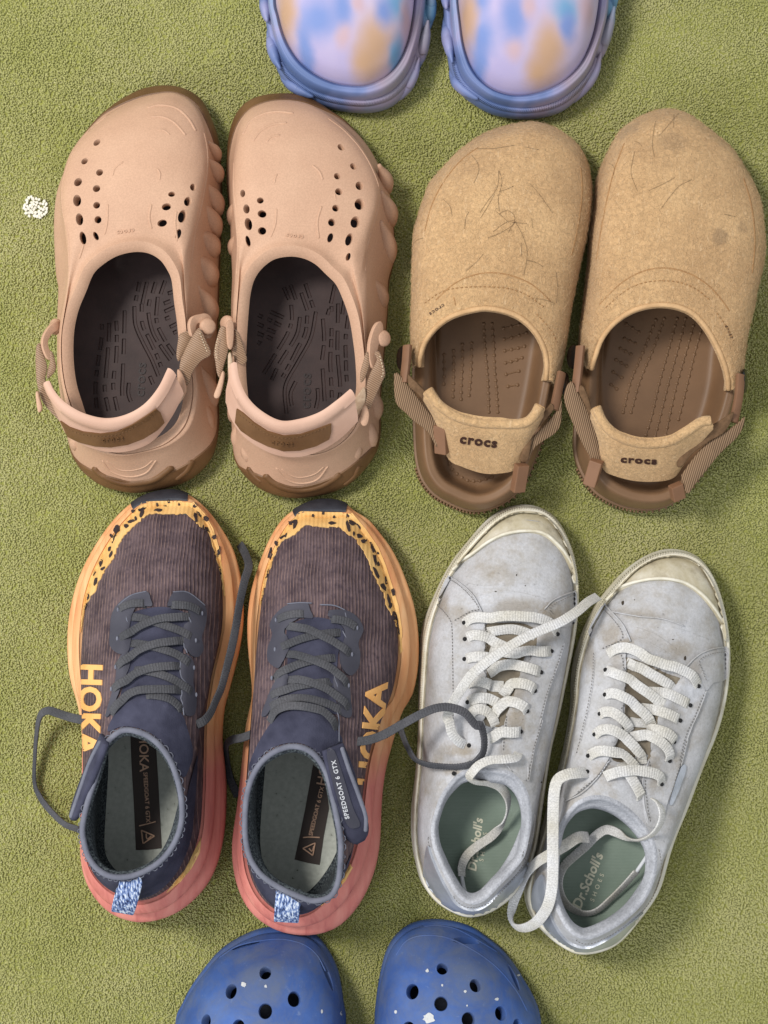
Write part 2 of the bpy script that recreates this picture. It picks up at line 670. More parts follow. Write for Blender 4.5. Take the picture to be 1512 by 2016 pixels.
# ------------------------------------------------------------------ carpet
def carpet():
    V = [(-1.5, -1.5, -0.0014), (1.5, -1.5, -0.0014), (1.5, 1.5, -0.0014), (-1.5, 1.5, -0.0014)]
    mb = M('carpet_backing', 0.95, 0.05)
    mb.color(mb.ramp(mb.noise(300, 3), [(0.3, srgb(132, 134, 70)), (0.7, srgb(148, 149, 84))]))
    o = make_obj('floor', V, [(0, 1, 2, 3)], mb.m)
    o['kind'] = 'structure'
    o['label'] = 'green cut pile carpet under all the shoes'
    # one tuft: a short leaning twist of yarn with a ragged, rounded head
    mt = M('carpet_yarn', 0.9, 0.08)
    info = mt.n('ShaderNodeObjectInfo')
    geo = mt.n('ShaderNodeNewGeometry')
    big = mt.n('ShaderNodeTexNoise'); big.inputs['Scale'].default_value = 9.0; big.inputs['Detail'].default_value = 6; big.inputs['Roughness'].default_value = .65
    mt.l(geo.outputs['Position'], big.inputs['Vector'])
    c = mt.ramp(info.outputs['Random'], [(0.0, srgb(142, 144, 79)), (0.5, srgb(151, 153, 88)), (0.92, srgb(160, 161, 98)), (1.0, srgb(180, 178, 124))])
    c2 = mt.mix(mt.ramp(big.outputs['Fac'], [(0.35, 0.0), (0.68, 1.0)]), c, mt.mix(0.7, c, srgb(178, 174, 126)))
    mt.color(c2)
    mt.b.inputs['Sheen Weight'].default_value = 0.15
    prof = [(0.0, 0.7), (0.45, 0.9), (0.78, 1.02), (0.93, 0.8), (1.0, 0.35)]
    rings = []
    for k, (h, r) in enumerate(prof):
        a0 = k * 0.5
        rings.append(np.array([(math.cos(a0 + 2 * math.pi * j / 5) * r * (1 + 0.22 * math.sin(3 * j + k)) + 0.25 * h,
                                math.sin(a0 + 2 * math.pi * j / 5) * r * (1 + 0.22 * math.cos(2 * j + k)), h) for j in range(5)]))
    tv, tf = loft(rings, True, False, True)
    tv = [(x * 0.00078, y * 0.00078, z * 0.0062) for x, y, z in tv]
    tuft = bpy.data.meshes.new('tuft')
    tuft.from_pydata(tv, [], tf)
    tuft.polygons.foreach_set('use_smooth', [True] * len(tuft.polygons))
    tuft.materials.append(mt.m)
    # where the tufts stand: rows with jitter
    sp = 0.00105
    X, Y = np.meshgrid(np.arange(-0.315, 0.315, sp), np.arange(-0.40, 0.40, sp * 0.9))
    X = X + (np.arange(X.shape[0]) % 2)[:, None] * sp / 2
    P = np.stack([X.ravel(), Y.ravel()], 1)
    P += RNG.uniform(-0.45, 0.45, P.shape) * sp
    n = len(P)
    me = bpy.data.meshes.new('carpet_pile')
    me.vertices.add(n)
    # soft unevenness of the pile
    lowf = np.zeros(n)
    for _ in range(9):
        k = RNG.normal(0, 55, 2); ph = RNG.uniform(0, 6.28)
        lowf += np.sin(P @ k + ph)
    co = np.column_stack([P, -0.0061 + 0.00018 * lowf / 3 + RNG.normal(0, 0.00008, n)])
    me.vertices.foreach_set('co', co.ravel())
    lean = np.zeros((n, 3))
    lx = np.zeros(n); ly = np.zeros(n)
    for _ in range(6):
        k = RNG.normal(0, 70, 2); ph = RNG.uniform(0, 6.28)
        lx += np.sin(P @ k + ph); ly += np.cos(P @ k * 1.1 + ph * 1.7)
    lean[:, 0] = 0.08 * lx + RNG.normal(0, 0.15, n)
    lean[:, 1] = 0.08 * ly + RNG.normal(0, 0.15, n)
    lean[:, 2] = RNG.uniform(0, 6.28, n)
    a = me.attributes.new('lean', 'FLOAT_VECTOR', 'POINT'); a.data.foreach_set('vector', lean.ravel())
    s = me.attributes.new('size', 'FLOAT', 'POINT'); s.data.foreach_set('value', RNG.uniform(0.935, 1.065, n))
    pile = bpy.data.objects.new('carpet_pile', me)
    COL.objects.link(pile)
    me.materials.append(mt.m)
    pile['kind'] = 'stuff'
    pile['label'] = 'short green yarn tufts of the carpet pile'
    src = bpy.data.objects.new('tuft_source', tuft)      # only a mesh carrier for the node below
    COL.objects.link(src)
    src.parent = pile
    src.location = (0, 0, -0.02)
    src['kind'] = 'stuff'
    ng = bpy.data.node_groups.new('pile', 'GeometryNodeTree')
    ng.interface.new_socket('Geometry', in_out='INPUT', socket_type='NodeSocketGeometry')
    ng.interface.new_socket('Geometry', in_out='OUTPUT', socket_type='NodeSocketGeometry')
    gi = ng.nodes.new('NodeGroupInput'); go = ng.nodes.new('NodeGroupOutput')
    iop = ng.nodes.new('GeometryNodeInstanceOnPoints')
    oi = ng.nodes.new('GeometryNodeObjectInfo'); oi.inputs['Object'].default_value = src
    ar = ng.nodes.new('GeometryNodeInputNamedAttribute'); ar.data_type = 'FLOAT_VECTOR'; ar.inputs['Name'].default_value = 'lean'
    asz = ng.nodes.new('GeometryNodeInputNamedAttribute'); asz.data_type = 'FLOAT'; asz.inputs['Name'].default_value = 'size'
    e2r = ng.nodes.new('FunctionNodeEulerToRotation')
    ng.links.new(gi.outputs[0], iop.inputs['Points'])
    ng.links.new(oi.outputs['Geometry'], iop.inputs['Instance'])
    ng.links.new(ar.outputs['Attribute'], e2r.inputs[0])
    ng.links.new(e2r.outputs[0], iop.inputs['Rotation'])
    ng.links.new(asz.outputs['Attribute'], iop.inputs['Scale'])
    ng.links.new(iop.outputs[0], go.inputs[0])
    md = pile.modifiers.new('pile', 'NODES'); md.node_group = ng
carpet()
# ------------------------------------------------------------------ tan foam clogs
def dip(C, O, rim):
    """shallow channel just outside the rolled rim"""
    V = C - O; L = np.linalg.norm(V[:, :2], axis=1)
    k = np.clip(rim / (L + 1e-6), 0, .5)
    Q = O + V * k[:, None]
    Q[:, 2] = O[:, 2] - .0028
    return Q

def shell(W, C, O, floor_in=0.010, floor_z=0.020, lip=0.006, wall=0.0045, rim=0.0065, dome=((0.10, .34), (0.28, .64), (0.52, .86), (0.74, .955)), side=((.45, .5, -.0015),)):
    """moulded clog body: side wall, domed vamp, rolled rim and hollow inside, as one skin"""
    base = inset(W, 0.007, z=0.0005)
    e1 = inset(W, 0.002, z=0.004)
    R = [base, e1, W]
    for s, zs, d in side:
        R.append(inset(mid(W, C, s, zs), -d))
    R.append(C)
    outer = cr_rings(R, 3)
    D = [C] + [mid(C, O, s, z) for s, z in dome] + [dip(C, O, rim)] + [O]
    outer += cr_rings(D, 4)[1:]
    # rolled rim
    I1 = inset(O, lip * 0.55, dz=-0.0012); I2 = inset(O, lip, dz=-0.005)
    outer += [I1, I2]
    Ci = inset(C, wall); Ci[:, 2] -= wall
    Din = [mid(Ci, I2, s, z * 0.97) for s, z in dome]
    inner = [I2] + Din[::-1] + [Ci]
    inn = cr_rings(inner, 3)[1:]
    Fl = inset(W, floor_in, z=floor_z)
    inn += [mid(Ci, Fl, .5), Fl]
    return loft(outer + inn, True, True, True), Fl, outer

def groove(P, w, depth, sides=6):
    """capsule-shaped cutter along P"""
    return tube(P, w, sides)

def tan_mats():
    m = M('tan_foam', 0.62, 0.28)
    c = m.ramp(m.noise(25, 4), [(0.3, srgb(186, 148, 122)), (0.7, srgb(198, 161, 134))])
    sp = m.ramp(m.noise(1000, 2), [(0.35, 0.88), (0.65, 1.0)])
    m.color(m.mix(1.0, c, sp, 'MULTIPLY'))
    m.bump(m.noise(1300, 2), 0.22, 0.0005)
    m.bump(m.noise(160, 2), 0.10, 0.0008)
    g = M('gum_rubber', 0.5, 0.35)
    g.color(g.ramp(g.noise(45, 4), [(0.3, srgb(92, 63, 37)), (0.7, srgb(116, 84, 54))]))
    g.bump(g.noise(700, 2), 0.3, 0.0005)
    d = M('dark_footbed', 0.58, 0.25)
    d.color(d.ramp(d.noise(60, 3), [(0.3, srgb(49, 37, 36)), (0.7, srgb(62, 48, 46))]))
    d.bump(d.noise(900, 2), 0.15, 0.0003)
    l = simple('pink_tan_lining', srgb(190, 152, 131), srgb(202, 166, 145), 40, 0.55, 0.3, 900, 0.1)
    w = M('tan_webbing', 0.45, 0.45)
    w.color(w.ramp(w.wave(250, w.coord(rotz=.5), 0.3, 'Y', 2), [(0.2, srgb(118, 90, 66)), (0.8, srgb(158, 126, 98))]))
    w.bump(w.wave(250, w.coord(rotz=.5), 0.3, 'Y', 2), 0.5, 0.0006)
    w.b.inputs['Sheen Weight'].default_value = 0.3
    return m.m, g.m, d.m, l, w.m
TAN, GUM, DARKBED, TANLINE, TANWEB = tan_mats()
DARKLOGO = simple('dark_logo', srgb(40, 30, 29), None, rough=.5)
TANSTRIP = simple('satin_strip', srgb(178, 150, 124), srgb(204, 180, 152), 400, .45, .4, 900, .4, .0005)
THREAD_PALE = simple('pale_thread', srgb(206, 188, 160), None, rough=0.6)

def tan_clog(side, label, W, C, O, d):
    s = Shoe('tan_clog', label, 'clog', 'pair of tan foam clogs', *d['c'])
    Wr, Cr, Or = ring(*W), ring(*C), ring(*O)
    vf, Fl, outer = shell(Wr, Cr, Or, floor_in=0.011, floor_z=0.008)
    s.surface(vf)
    upper = s.part('upper', vf, TAN, sharp=50)
    # punched holes
    cut = []
    for (x, y, a, b, ang) in d['holes']:
        p, n = s.cast(x, y)
        t = np.array([math.cos(math.radians(ang)), -math.sin(math.radians(ang)), 0]); t -= n * (t @ n); t /= np.linalg.norm(t)
        u = np.cross(n, t)
        k = 14
        rr = []
        for h, q in ((-0.012, .9), (-0.0016, .92), (-0.0002, 1.03), (0.0025, 1.25)):
            rr.append(np.array([p + n * h + (t * a * math.cos(2 * math.pi * i / k) + u * b * math.sin(2 * math.pi * i / k)) * MM * q * 1.2 for i in range(k)]))
        cut.append(loft(rr, True, True, True))
    boolean_cut(upper, *merge(*cut))
    # raised ridges in the foam
    for pts, r in d['ridges']:
        s.line('foam_ridge', pts, r, TAN, off=-r * 0.25, parent=upper, flat=0.8)
    s.letters('embossed_letter', 'crocs', d['emb'][0], d['emb'][1], 9, TAN, upper, off=0.0006, bold=0.02, spacing=1.25)
    # side lugs
    for (x0, y0, z0, x1, y1, z1, r) in d['lugs']:
        a, b = at(x0, y0, z0 / 1000), at(x1, y1, z1 / 1000)
        m_ = (a + b) / 2
        inw = np.array([s.loc[0], m_[1], m_[2]]) - m_; inw /= np.linalg.norm(inw)
        sg = inw * r * 0.45
        P = spline([a + sg * 1.6 + np.array([0, 0.006, 0]), m_ + sg + np.array([0, .004, 0]), b + sg], False, 8)
        u_ = np.linspace(0, 1, len(P))
        rr = r * 1.0 * np.sin(np.pi * np.clip(u_ ** 1.5 * .93 + .04, 0, 1)) ** .8 + 0.0004
        s.part('side_lug', tube(P, rr, 8), TAN, upper)
    # outsole: gum rubber that climbs at toe and heel
    n = len(Wr)
    top = np.interp(np.arange(n), np.array(d['gum'][0]) * n, np.array(d['gum'][1]) / 1000)
    top = np.convolve(np.r_[top[-6:], top, top[:6]], np.ones(7) / 7, 'same')[6:-6]
    prof = np.stack(outer[:13], 0)          # side wall profile, ring by ring
    rows = []
    for k in range(9):
        q = np.zeros((n, 3))
        for i in range(n):
            zz = prof[:, i, 2]; h = 0.0 + (top[i]) * k / 8
            for ax in (0, 1):
                q[i, ax] = np.interp(h, zz, prof[:, i, ax])
            q[i, 2] = h
        rows.append(inset(q, -0.0013 + (0.0022 if k == 0 else 0), sm=1))
    Ti = inset(rows[-1], 0.005, dz=0.0006, sm=0)
    s.part('outsole', loft(rows + [inset(rows[-1], 0.0008, dz=0.0009, sm=0), Ti, inset(Wr, .014, z=0.003)], True, True, True), GUM, sharp=50)
    for pts, r in d['heelbands']:
        s.line('heel_band', pts, r, GUM, off=-r * .2, flat=.8)
    # footbed with moulded grooves
    Fb = inset(Wr, 0.0108, z=0.0205)
    cen = np.mean(Fb, 0)
    sp = [Fb]
    for k in (0.08, .25, .5, .75, .95):
        q = Fb * (1 - k) + cen * k
        q[:, 0] = Fb[:, 0] * (1 - k) + (np.interp(Fb[:, 1], [Fb[:, 1].min(), Fb[:, 1].max()], [cen[0], cen[0]])) * k
        q[:, 1] = Fb[:, 1] * (1 - k * .55) + cen[1] * k * .55
        q[:, 2] = 0.0205 - 0.0025 * min(1, k * 3)
        sp.append(q)
    low = inset(Wr, 0.0108, z=0.012)
    ins_vf = loft([low] + sp, True, True, True)
    ins = s.part('insole', ins_vf, DARKBED, sharp=60)
    b2 = s.bvhs; s.surface(ins_vf)
    cut = []
    for pts in d['grooves']:
        P, N = s.path(pts, 0.0001, 3, sm=0)
        cut.append(tube(P, 0.0014, 6))
    tv = s.text_vf('crocs', d['logo'][0], d['logo'][1], d['logo'][2], off=0.0012, bold=0.012, spacing=1.08, skirt=0.0012)
    # close the lettering underneath so that it can be pressed in
    if cut:
        boolean_cut(ins, *merge(*cut))
    for isl in islands(len(tv[0]), tv[1]):
        ix = {v: i for i, v in enumerate(isl)}
        Fi = [tuple(ix[i] for i in f) for f in tv[1] if f[0] in ix]
        V = [np.array(tv[0][i]) - np.array([0, 0, 0.0006]) for i in isl]
        s.part('insole_letter', (V, Fi), DARKLOGO, ins, smooth=False)
    s.bvhs = b2
    # heel strap: foam band with a rolled top edge
    top_ = spline(world_pts(d['strap_top']), False, 10)
    bot_ = spline(world_pts(d['strap_bot']), False, 10)
    nn = 60
    A, B = resample(top_, nn), resample(bot_, nn)
    cx = np.mean(A[:, :2], 0)
    # push both outwards / inwards for thickness
    T, S_, U = frames((A + B) / 2)
    ctr = np.array([cx[0], cx[1] + 0.01, 0.05])
    outv = (A + B) / 2 - ctr; outv[:, 2] = 0
    sgn = np.sign(np.sum(outv * S_, 1))[:, None]
    Nn = S_ * sgn
    th = 0.0024
    prof = []
    H = B - A
    sec = [(0.0, th), (-0.06, th * .8), (-0.10, 0), (-0.06, -th * .8), (0.05, -th), (0.5, -th * .9), (0.95, -th * .6), (1.0, 0), (0.96, th * .7), (.7, th * 1.0), (0.3, th * .75), (0.16, th * .75), (0.10, th * 1.2)]
    for (k, o_) in sec:
        prof.append(A + H * k + Nn * o_)
    R = np.stack(prof, 1)
    strap_vf = loft(list(R), True, True, True)
    strap = s.part('heel_strap', strap_vf, TANLINE, sharp=60)
    s.surface(strap_vf)
    pt = s.patch('strap_patch', d['patch'], GUM, off=0.0010, step=4, parent=strap, smooth_poly=False, skirt=0.001)
    s.letters('patch_letter', 'crocs', d['ptext'][0], d['ptext'][1], 9, GUM, pt, off=0.0017, bold=0.03, spacing=1.5, skirt=0.0, curve=d['ptext'][2])
    s.stitches('patch_stitching', d['pstitch'], GUM, 4, 3, 0.0003, parent=pt, off=0.0011)
    s.bvhs = b2
    # hangers, buttons and webbing at both sides
    for hg in d['hang']:
        lk = s.part('strap_link', slab(hg['link'], .0032, *hg['lz'], axis=0), TAN, sharp=50)
        hn = np.array(hg['n'], float); hn /= np.linalg.norm(hn)
        s.part('rivet', cyl(at(*hg['btn'][:2], hg['btn'][2] / 1000), hn, 0.0052, 0.005, 20, 0.0012), TAN, lk, sharp=50)
        for nm, pl, z0, z1, mt in hg['web']:
            s.part(nm, slab(pl, .0016, z0, z1), mt, sharp=50)
        s.part('strap_tab', slab(hg['tab'], .0030, *hg['tz']), TAN, sharp=50)
        for pl in hg.get('st', []):
            ms_ = []
            P = resample(spline(world_pts(pl), False, 6), 15)
            for i in range(0, 14, 2):
                ms_.append(tube(np.array([P[i], (P[i] + P[i + 1]) / 2, P[i + 1]]) + np.array([0, 0, .0012]), .0003, 5))
            s.part('webbing_stitches', merge(*ms_), THREAD_PALE, stuff=True)
    return s

def dashes(pts, cuts):
    """split a measured line into dashes: cuts are (start, end) fractions"""
    S = spline([np.array(p, float) for p in pts], False, 16)
    L = np.concatenate([[0], np.cumsum(np.linalg.norm(np.diff(S, axis=0), axis=1))]); L /= L[-1]
    out = []
    for a, b in cuts:
        t = np.linspace(a, b, 5)
        out.append([(np.interp(k, L, S[:, 0]), np.interp(k, L, S[:, 1])) for k in t])
    return out

# ---- left of the pair
W = (px('A1', [(1050, 80, 15), (1200, 112, 15), (1310, 195, 15), (1380, 340, 15), (1425, 480, 15), (1440, 640, 15), (1448, 800, 15), (1445, 1000, 15)]),
     px('A1', [(1440, 1200, 15), (1432, 1400, 15)]) + px('A2', [(1425, 100, 15), (1420, 300, 15), (1412, 600, 15), (1418, 850, 15), (1425, 1050, 15), (1395, 1270, 14), (1300, 1410, 13), (1140, 1510, 13)]),
     px('A2', [(850, 1572, 13), (680, 1555, 13), (540, 1505, 13), (420, 1400, 13), (340, 1270, 14), (295, 1100, 15), (265, 900, 16), (240, 700, 17)]),
     px('A2', [(235, 480, 18), (238, 250, 18), (245, 60, 18)]) + px('A1', [(228, 1480, 18), (215, 1250, 18), (213, 1060, 18), (235, 860, 18), (300, 680, 18), (370, 515, 17), (480, 385, 16), (640, 235, 15), (850, 112, 15)]))
C = (px('A1', [(1050, 125, 30), (1180, 155, 31), (1270, 240, 34), (1330, 380, 38), (1355, 520, 41), (1360, 650, 44), (1345, 800, 46), (1300, 1030, 48)]),
     px('A1', [(1262, 1200, 49), (1240, 1400, 50)]) + px('A2', [(1225, 100, 50), (1222, 300, 50), (1240, 500, 49), (1270, 700, 48), (1282, 880, 47), (1225, 1105, 46), (1070, 1240, 46)]),
     px('A2', [(850, 1300, 46), (700, 1318, 46), (540, 1285, 46), (420, 1205, 46), (350, 1080, 47), (310, 950, 48), (272, 800, 49), (250, 650, 50)]),
     px('A2', [(246, 480, 50), (262, 300, 50), (300, 100, 50)]) + px('A1', [(325, 1400, 50), (318, 1200, 49), (280, 1000, 47), (268, 800, 45), (330, 580, 42), (440, 440, 38), (600, 300, 34), (800, 190, 31)]))
O = (px('A1', [(800, 1228, 67), (930, 1242, 66), (1040, 1305, 65), (1110, 1400, 63)]),
     px('A1', [(1150, 1500, 61)]) + px('A2', [(1168, 150, 58), (1190, 300, 56), (1208, 500, 53), (1232, 700, 51), (1238, 880, 49), (1182, 1085, 48), (1045, 1218, 48)]),
     px('A2', [(860, 1282, 48), (700, 1294, 48), (560, 1252, 48), (450, 1170, 48), (385, 1050, 49), (345, 930, 50), (305, 800, 52), (282, 650, 54)]),
     px('A2', [(276, 500, 56), (285, 350, 58), (318, 200, 60), (375, 60, 62)]) + px('A1', [(440, 1420, 64), (540, 1325, 65), (660, 1258, 66)]))
def hl(crop, L):
    s_ = CROPS[crop][2]
    return [px(crop, [(a[0], a[1])])[0] + (a[2] / s_, a[3] / s_, a[4]) for a in L]
# insole grooves measured on the left shoe
gl = []
for pts, cuts in [
    (px('A2', [(740, 170), (735, 400), (730, 560), (725, 700), (720, 860), (745, 940)]), [(.08, .3), (.35, .5), (.59, .9)]),
    (px('A2', [(670, 250), (680, 400), (675, 600), (660, 700), (655, 820), (690, 990)]), [(.08, .18), (.22, .29), (.33, .5), (.58, .66), (.70, .77), (.84, .98)]),
    (px('A2', [(625, 250), (620, 450), (600, 700), (590, 820), (620, 980)]), [(.1, .29), (.35, .66), (.73, .8), (.86, 1)]),
    (px('A2', [(570, 300), (565, 450), (540, 620), (520, 800), (530, 960)]), [(.05, .11), (.2, .34), (.4, .52), (.57, .64), (.7, .84), (.88, 1)]),
    (px('A2', [(810, 200), (805, 280), (840, 400), (900, 520), (960, 640), (990, 720)]), [(0, 1)]),
    (px('A2', [(865, 180), (870, 330), (920, 440), (980, 570), (1010, 650)]), [(.0, .12), (.26, .40), (.47, .72), (.79, .88), (.93, 1)]),
    (px('A2', [(925, 150), (915, 250), (950, 400), (1030, 530), (1080, 600)]), [(0, .1), (.2, .66), (.72, 1)]),
    (px('A2', [(985, 130), (975, 300), (1020, 420), (1110, 560)]), [(0, .3), (.34, .42), (.5, .74), (.8, 1)]),
    (px('A2', [(905, 20), (870, 180)]), [(0, 1)]), (px('A2', [(850, 20), (820, 160)]), [(0, .5), (.7, 1)]),
    (px('A2', [(970, 20), (945, 105)]), [(0, 1)]), (px('A2', [(1040, 10), (1005, 110)]), [(0, 1)]),
    (px('A2', [(1030, 180), (1080, 160)]), [(0, 1)]), (px('A2', [(1035, 240), (1110, 205)]), [(0, 1)]), (px('A2', [(1040, 295), (1075, 280)]), [(0, 1)]),
    (px('A2', [(1075, 355), (1125, 330)]), [(0, 1)]), (px('A2', [(1060, 105), (1120, 85)]), [(0, 1)]), (px('A2', [(1100, 400), (1130, 385)]), [(0, 1)]),
    (px('A2', [(770, 770), (765, 850), (785, 910)]), [(0, 1)]), (px('A2', [(925, 720), (950, 780)]), [(0, 1)])]:
    gl += dashes(pts, cuts)
def mir(p, dy=9.5):
    """the same spot on the twin, for marks lying about 20 mm up"""
    return (890.5 + (756 - 445.25) * 0.0 + 0.0 + (890 + 11.5 - p[0]) - 890.5, p[1] + dy)
dL = dict(c=(275, 570),
    holes=hl('A1', [(532, 493, 21, 24, 30), (440, 633, 20, 21, 30), (391, 788, 24, 26, 30), (384, 925, 25, 36, -12), (402, 1065, 22, 36, -12), (428, 1205, 18, 38, -12),
                    (552, 716, 21, 21, 0), (529, 836, 22, 21, 0), (530, 960, 20, 20, 0), (540, 1068, 20, 21, 0), (525, 1190, 13, 26, -25),
                    (1249, 826, 19, 22, 20), (1210, 932, 22, 29, 25), (1170, 1042, 25, 40, 20), (1137, 1175, 16, 31, 20),
                    (1089, 878, 21, 15, -15), (1050, 972, 27, 20, -15), (1018, 1094, 28, 20, -15)]),
    ridges=[(px('A1', [(905, 235), (1000, 214), (1120, 235), (1210, 310), (1270, 410)]), .0011), (px('A1', [(930, 302), (1020, 302), (1110, 345), (1195, 440)]), .0010),
            (px('A1', [(980, 402), (1030, 402), (1078, 438)]), .0008), (px('A1', [(645, 745), (670, 680), (730, 635)]), .0008), (px('A1', [(975, 685), (1002, 720), (998, 775)]), .0008),
            (px('A1', [(938, 950), (922, 1050), (940, 1140)]), .0009), (px('A1', [(615, 950), (610, 1080), (590, 1180)]), .0007),
            (px('A1', [(1125, 1000), (1115, 1100), (1130, 1230)]), .0008), (px('A1', [(435, 1250), (400, 1360)]), .0008),
            (px('A1', [(640, 270), (480, 400), (360, 560), (285, 750), (270, 900), (285, 1050), (320, 1200), (322, 1420)]), .0007),
            (px('A1', [(1330, 420), (1355, 560), (1350, 750), (1300, 1020), (1262, 1180), (1238, 1380)]), .0007),
            (px('A2', [(570, 1345), (640, 1430), (770, 1470), (900, 1440), (975, 1345)]), .0010), (px('A2', [(600, 1350), (680, 1410), (770, 1425), (880, 1400), (950, 1345)]), .0007)],
    emb=(px('A1', [(745, 1158)])[0], (-1, 0.14)),
    lugs=[(p[0], p[1], a, q[0], q[1], b, r) for p, a, q, b, r in [
        (px('A1', [(1395, 560)])[0], 36, px('A1', [(1452, 640)])[0], 14, .0042), (px('A1', [(1400, 690)])[0], 36, px('A1', [(1470, 790)])[0], 14, .0050),
        (px('A1', [(1380, 860)])[0], 38, px('A1', [(1475, 1040)])[0], 13, .0060), (px('A1', [(1360, 1010)])[0], 38, px('A1', [(1462, 1200)])[0], 13, .0060),
        (px('A1', [(1330, 1220)])[0], 38, px('A1', [(1450, 1340)])[0], 14, .0072), (px('A1', [(1310, 1390)])[0], 40, px('A2', [(1430, 60)])[0], 14, .0080),
        (px('A2', [(1330, 120)])[0], 38, px('A2', [(1425, 330)])[0], 14, .0070), (px('A2', [(1330, 700)])[0], 36, px('A2', [(1435, 960)])[0], 14, .0060),
        (px('A2', [(1290, 900)])[0], 36, px('A2', [(1405, 1150)])[0], 14, .0058), (px('A2', [(1255, 1080)])[0], 36, px('A2', [(1350, 1260)])[0], 14, .0050),
        (px('A2', [(380, 1190)])[0], 36, px('A2', [(350, 1270)])[0], 18, .0045)]],
    gum=([0, .06, .10, .13, .17, .40, .43, .47, .5, .54, .57, .62, .88, .92, .96, 1], [25, 24, 23, 20, 8, 8, 22, 25, 20, 24, 22, 8, 8, 12, 22, 25]),
    heelbands=[(px('A2', [(505, 1395), (560, 1450), (680, 1505), (800, 1520), (950, 1495), (1050, 1430), (1095, 1390)]), .0032),
               (px('A2', [(1245, 1340), (1200, 1420), (1120, 1490)]), .0032), (px('A2', [(390, 1355), (440, 1420), (500, 1470)]), .0026)],
    grooves=gl, logo=(px('A2', [(858, 745)])[0], (0.06, -1), 20),
    strap_top=px('A2', [(160, 770, 75), (200, 850, 76), (290, 950, 76), (430, 1030, 75), (600, 1068, 74), (760, 1040, 74), (900, 960, 75), (1010, 830, 76), (1085, 680, 77)]),
    strap_bot=px('A2', [(215, 890, 61), (265, 1030, 59), (330, 1160, 56), (470, 1235, 54), (640, 1275, 53), (800, 1260, 53), (945, 1190, 55), (1070, 1030, 59), (1165, 850, 65)]),
    patch=px('A2', [(265, 1050), (330, 1095), (430, 1130), (560, 1145), (680, 1130), (790, 1080), (900, 1010), (970, 962), (1000, 985), (1030, 1060), (980, 1115), (880, 1180), (760, 1225), (640, 1243), (520, 1235), (400, 1205), (320, 1165)]),
    ptext=(px('A2', [(650, 1178)])[0], (1, -0.10), 0.0012),
    pstitch=px('A2', [(300, 1095), (420, 1143), (560, 1158), (690, 1143), (800, 1095), (960, 1000)]),
    hang=[dict(link=px('A2', [(238, 308), (190, 330), (142, 388), (118, 450), (120, 512), (150, 585), (184, 600), (190, 560), (168, 505), (166, 455), (200, 402), (240, 372)]), lz=(56, 50), n=(-.8, .1, .6), btn=px('A2', [(222, 352, 46)])[0],
               web=[('webbing_loop', px('A2', [(178, 545), (200, 540), (226, 640), (216, 690), (168, 738), (160, 690), (182, 620)]), 54, 52, TANWEB), ('webbing_loop', px('A2', [(82, 500), (108, 478), (128, 545), (160, 640), (150, 720), (138, 770), (110, 840), (86, 770), (76, 620)]), 56, 52, TANWEB),
                    ('strap_strip', px('A2', [(100, 790), (145, 742), (168, 840), (235, 970), (262, 1060), (232, 1030), (170, 965), (118, 890)]), 56, 46, TANWEB)],
               tab=px('A2', [(78, 848), (98, 835), (108, 880), (126, 955), (112, 988), (92, 972)]), tz=(57, 55)),
          dict(link=px('A2', [(1212, 325), (1235, 280), (1290, 260), (1345, 257), (1385, 300), (1394, 370), (1380, 430), (1342, 440), (1312, 400), (1302, 340), (1277, 330), (1264, 360), (1258, 415), (1232, 426), (1214, 380)]), lz=(62, 52), n=(.45, .1, .9), btn=px('A2', [(1356, 352, 58)])[0],
               web=[('webbing_loop', px('A2', [(1152, 405), (1238, 388), (1226, 470), (1172, 560), (1142, 610), (1124, 565), (1134, 470)]), 58, 54, TANWEB), ('webbing_loop', px('A2', [(1262, 392), (1300, 368), (1345, 460), (1380, 555), (1310, 605), (1245, 690), (1218, 775), (1160, 800), (1148, 640), (1190, 520)]), 64, 56, TANWEB),
                    ('strap_strip', px('A2', [(1035, 860), (1118, 730), (1150, 790), (1192, 850), (1112, 962), (1070, 950)]), 60, 53, TANSTRIP)],
               tab=px('A2', [(1130, 685), (1152, 676), (1184, 740), (1200, 830), (1172, 862), (1142, 825)]), tz=(62, 60), st=[px('A2', [(1300, 400, 64), (1330, 480, 62), (1358, 550, 60)])])])
tan_clog('L', 'tan foam clog on the far left, toes beside the white fleck', W, C, O, dL)

# ---- right of the pair
W = (px('A3', [(520, 138, 15), (650, 150, 15), (760, 195, 15), (860, 262, 15), (990, 350, 15), (1120, 480, 16), (1220, 640, 16), (1290, 800, 16), (1325, 950, 16)]),
     px('A3', [(1340, 1150, 16), (1345, 1350, 16)]) + px('A4', [(1375, 0, 16), (1370, 200, 16), (1345, 500, 16), (1320, 800, 15), (1310, 1000, 15), (1300, 1220, 14), (1240, 1340, 13), (1130, 1470, 13), (960, 1570, 13)]),
     px('A4', [(720, 1612, 13), (560, 1595, 13), (420, 1540, 13), (310, 1440, 13), (235, 1320, 14), (215, 1150, 15), (205, 900, 16), (205, 700, 16)]),
     px('A4', [(208, 480, 17), (208, 200, 17), (215, 0, 17)]) + px('A3', [(140, 1480, 17), (130, 1250, 17), (122, 1000, 17), (112, 800, 17), (112, 600, 16), (130, 430, 16), (165, 310, 15), (250, 200, 15), (380, 150, 15)]))
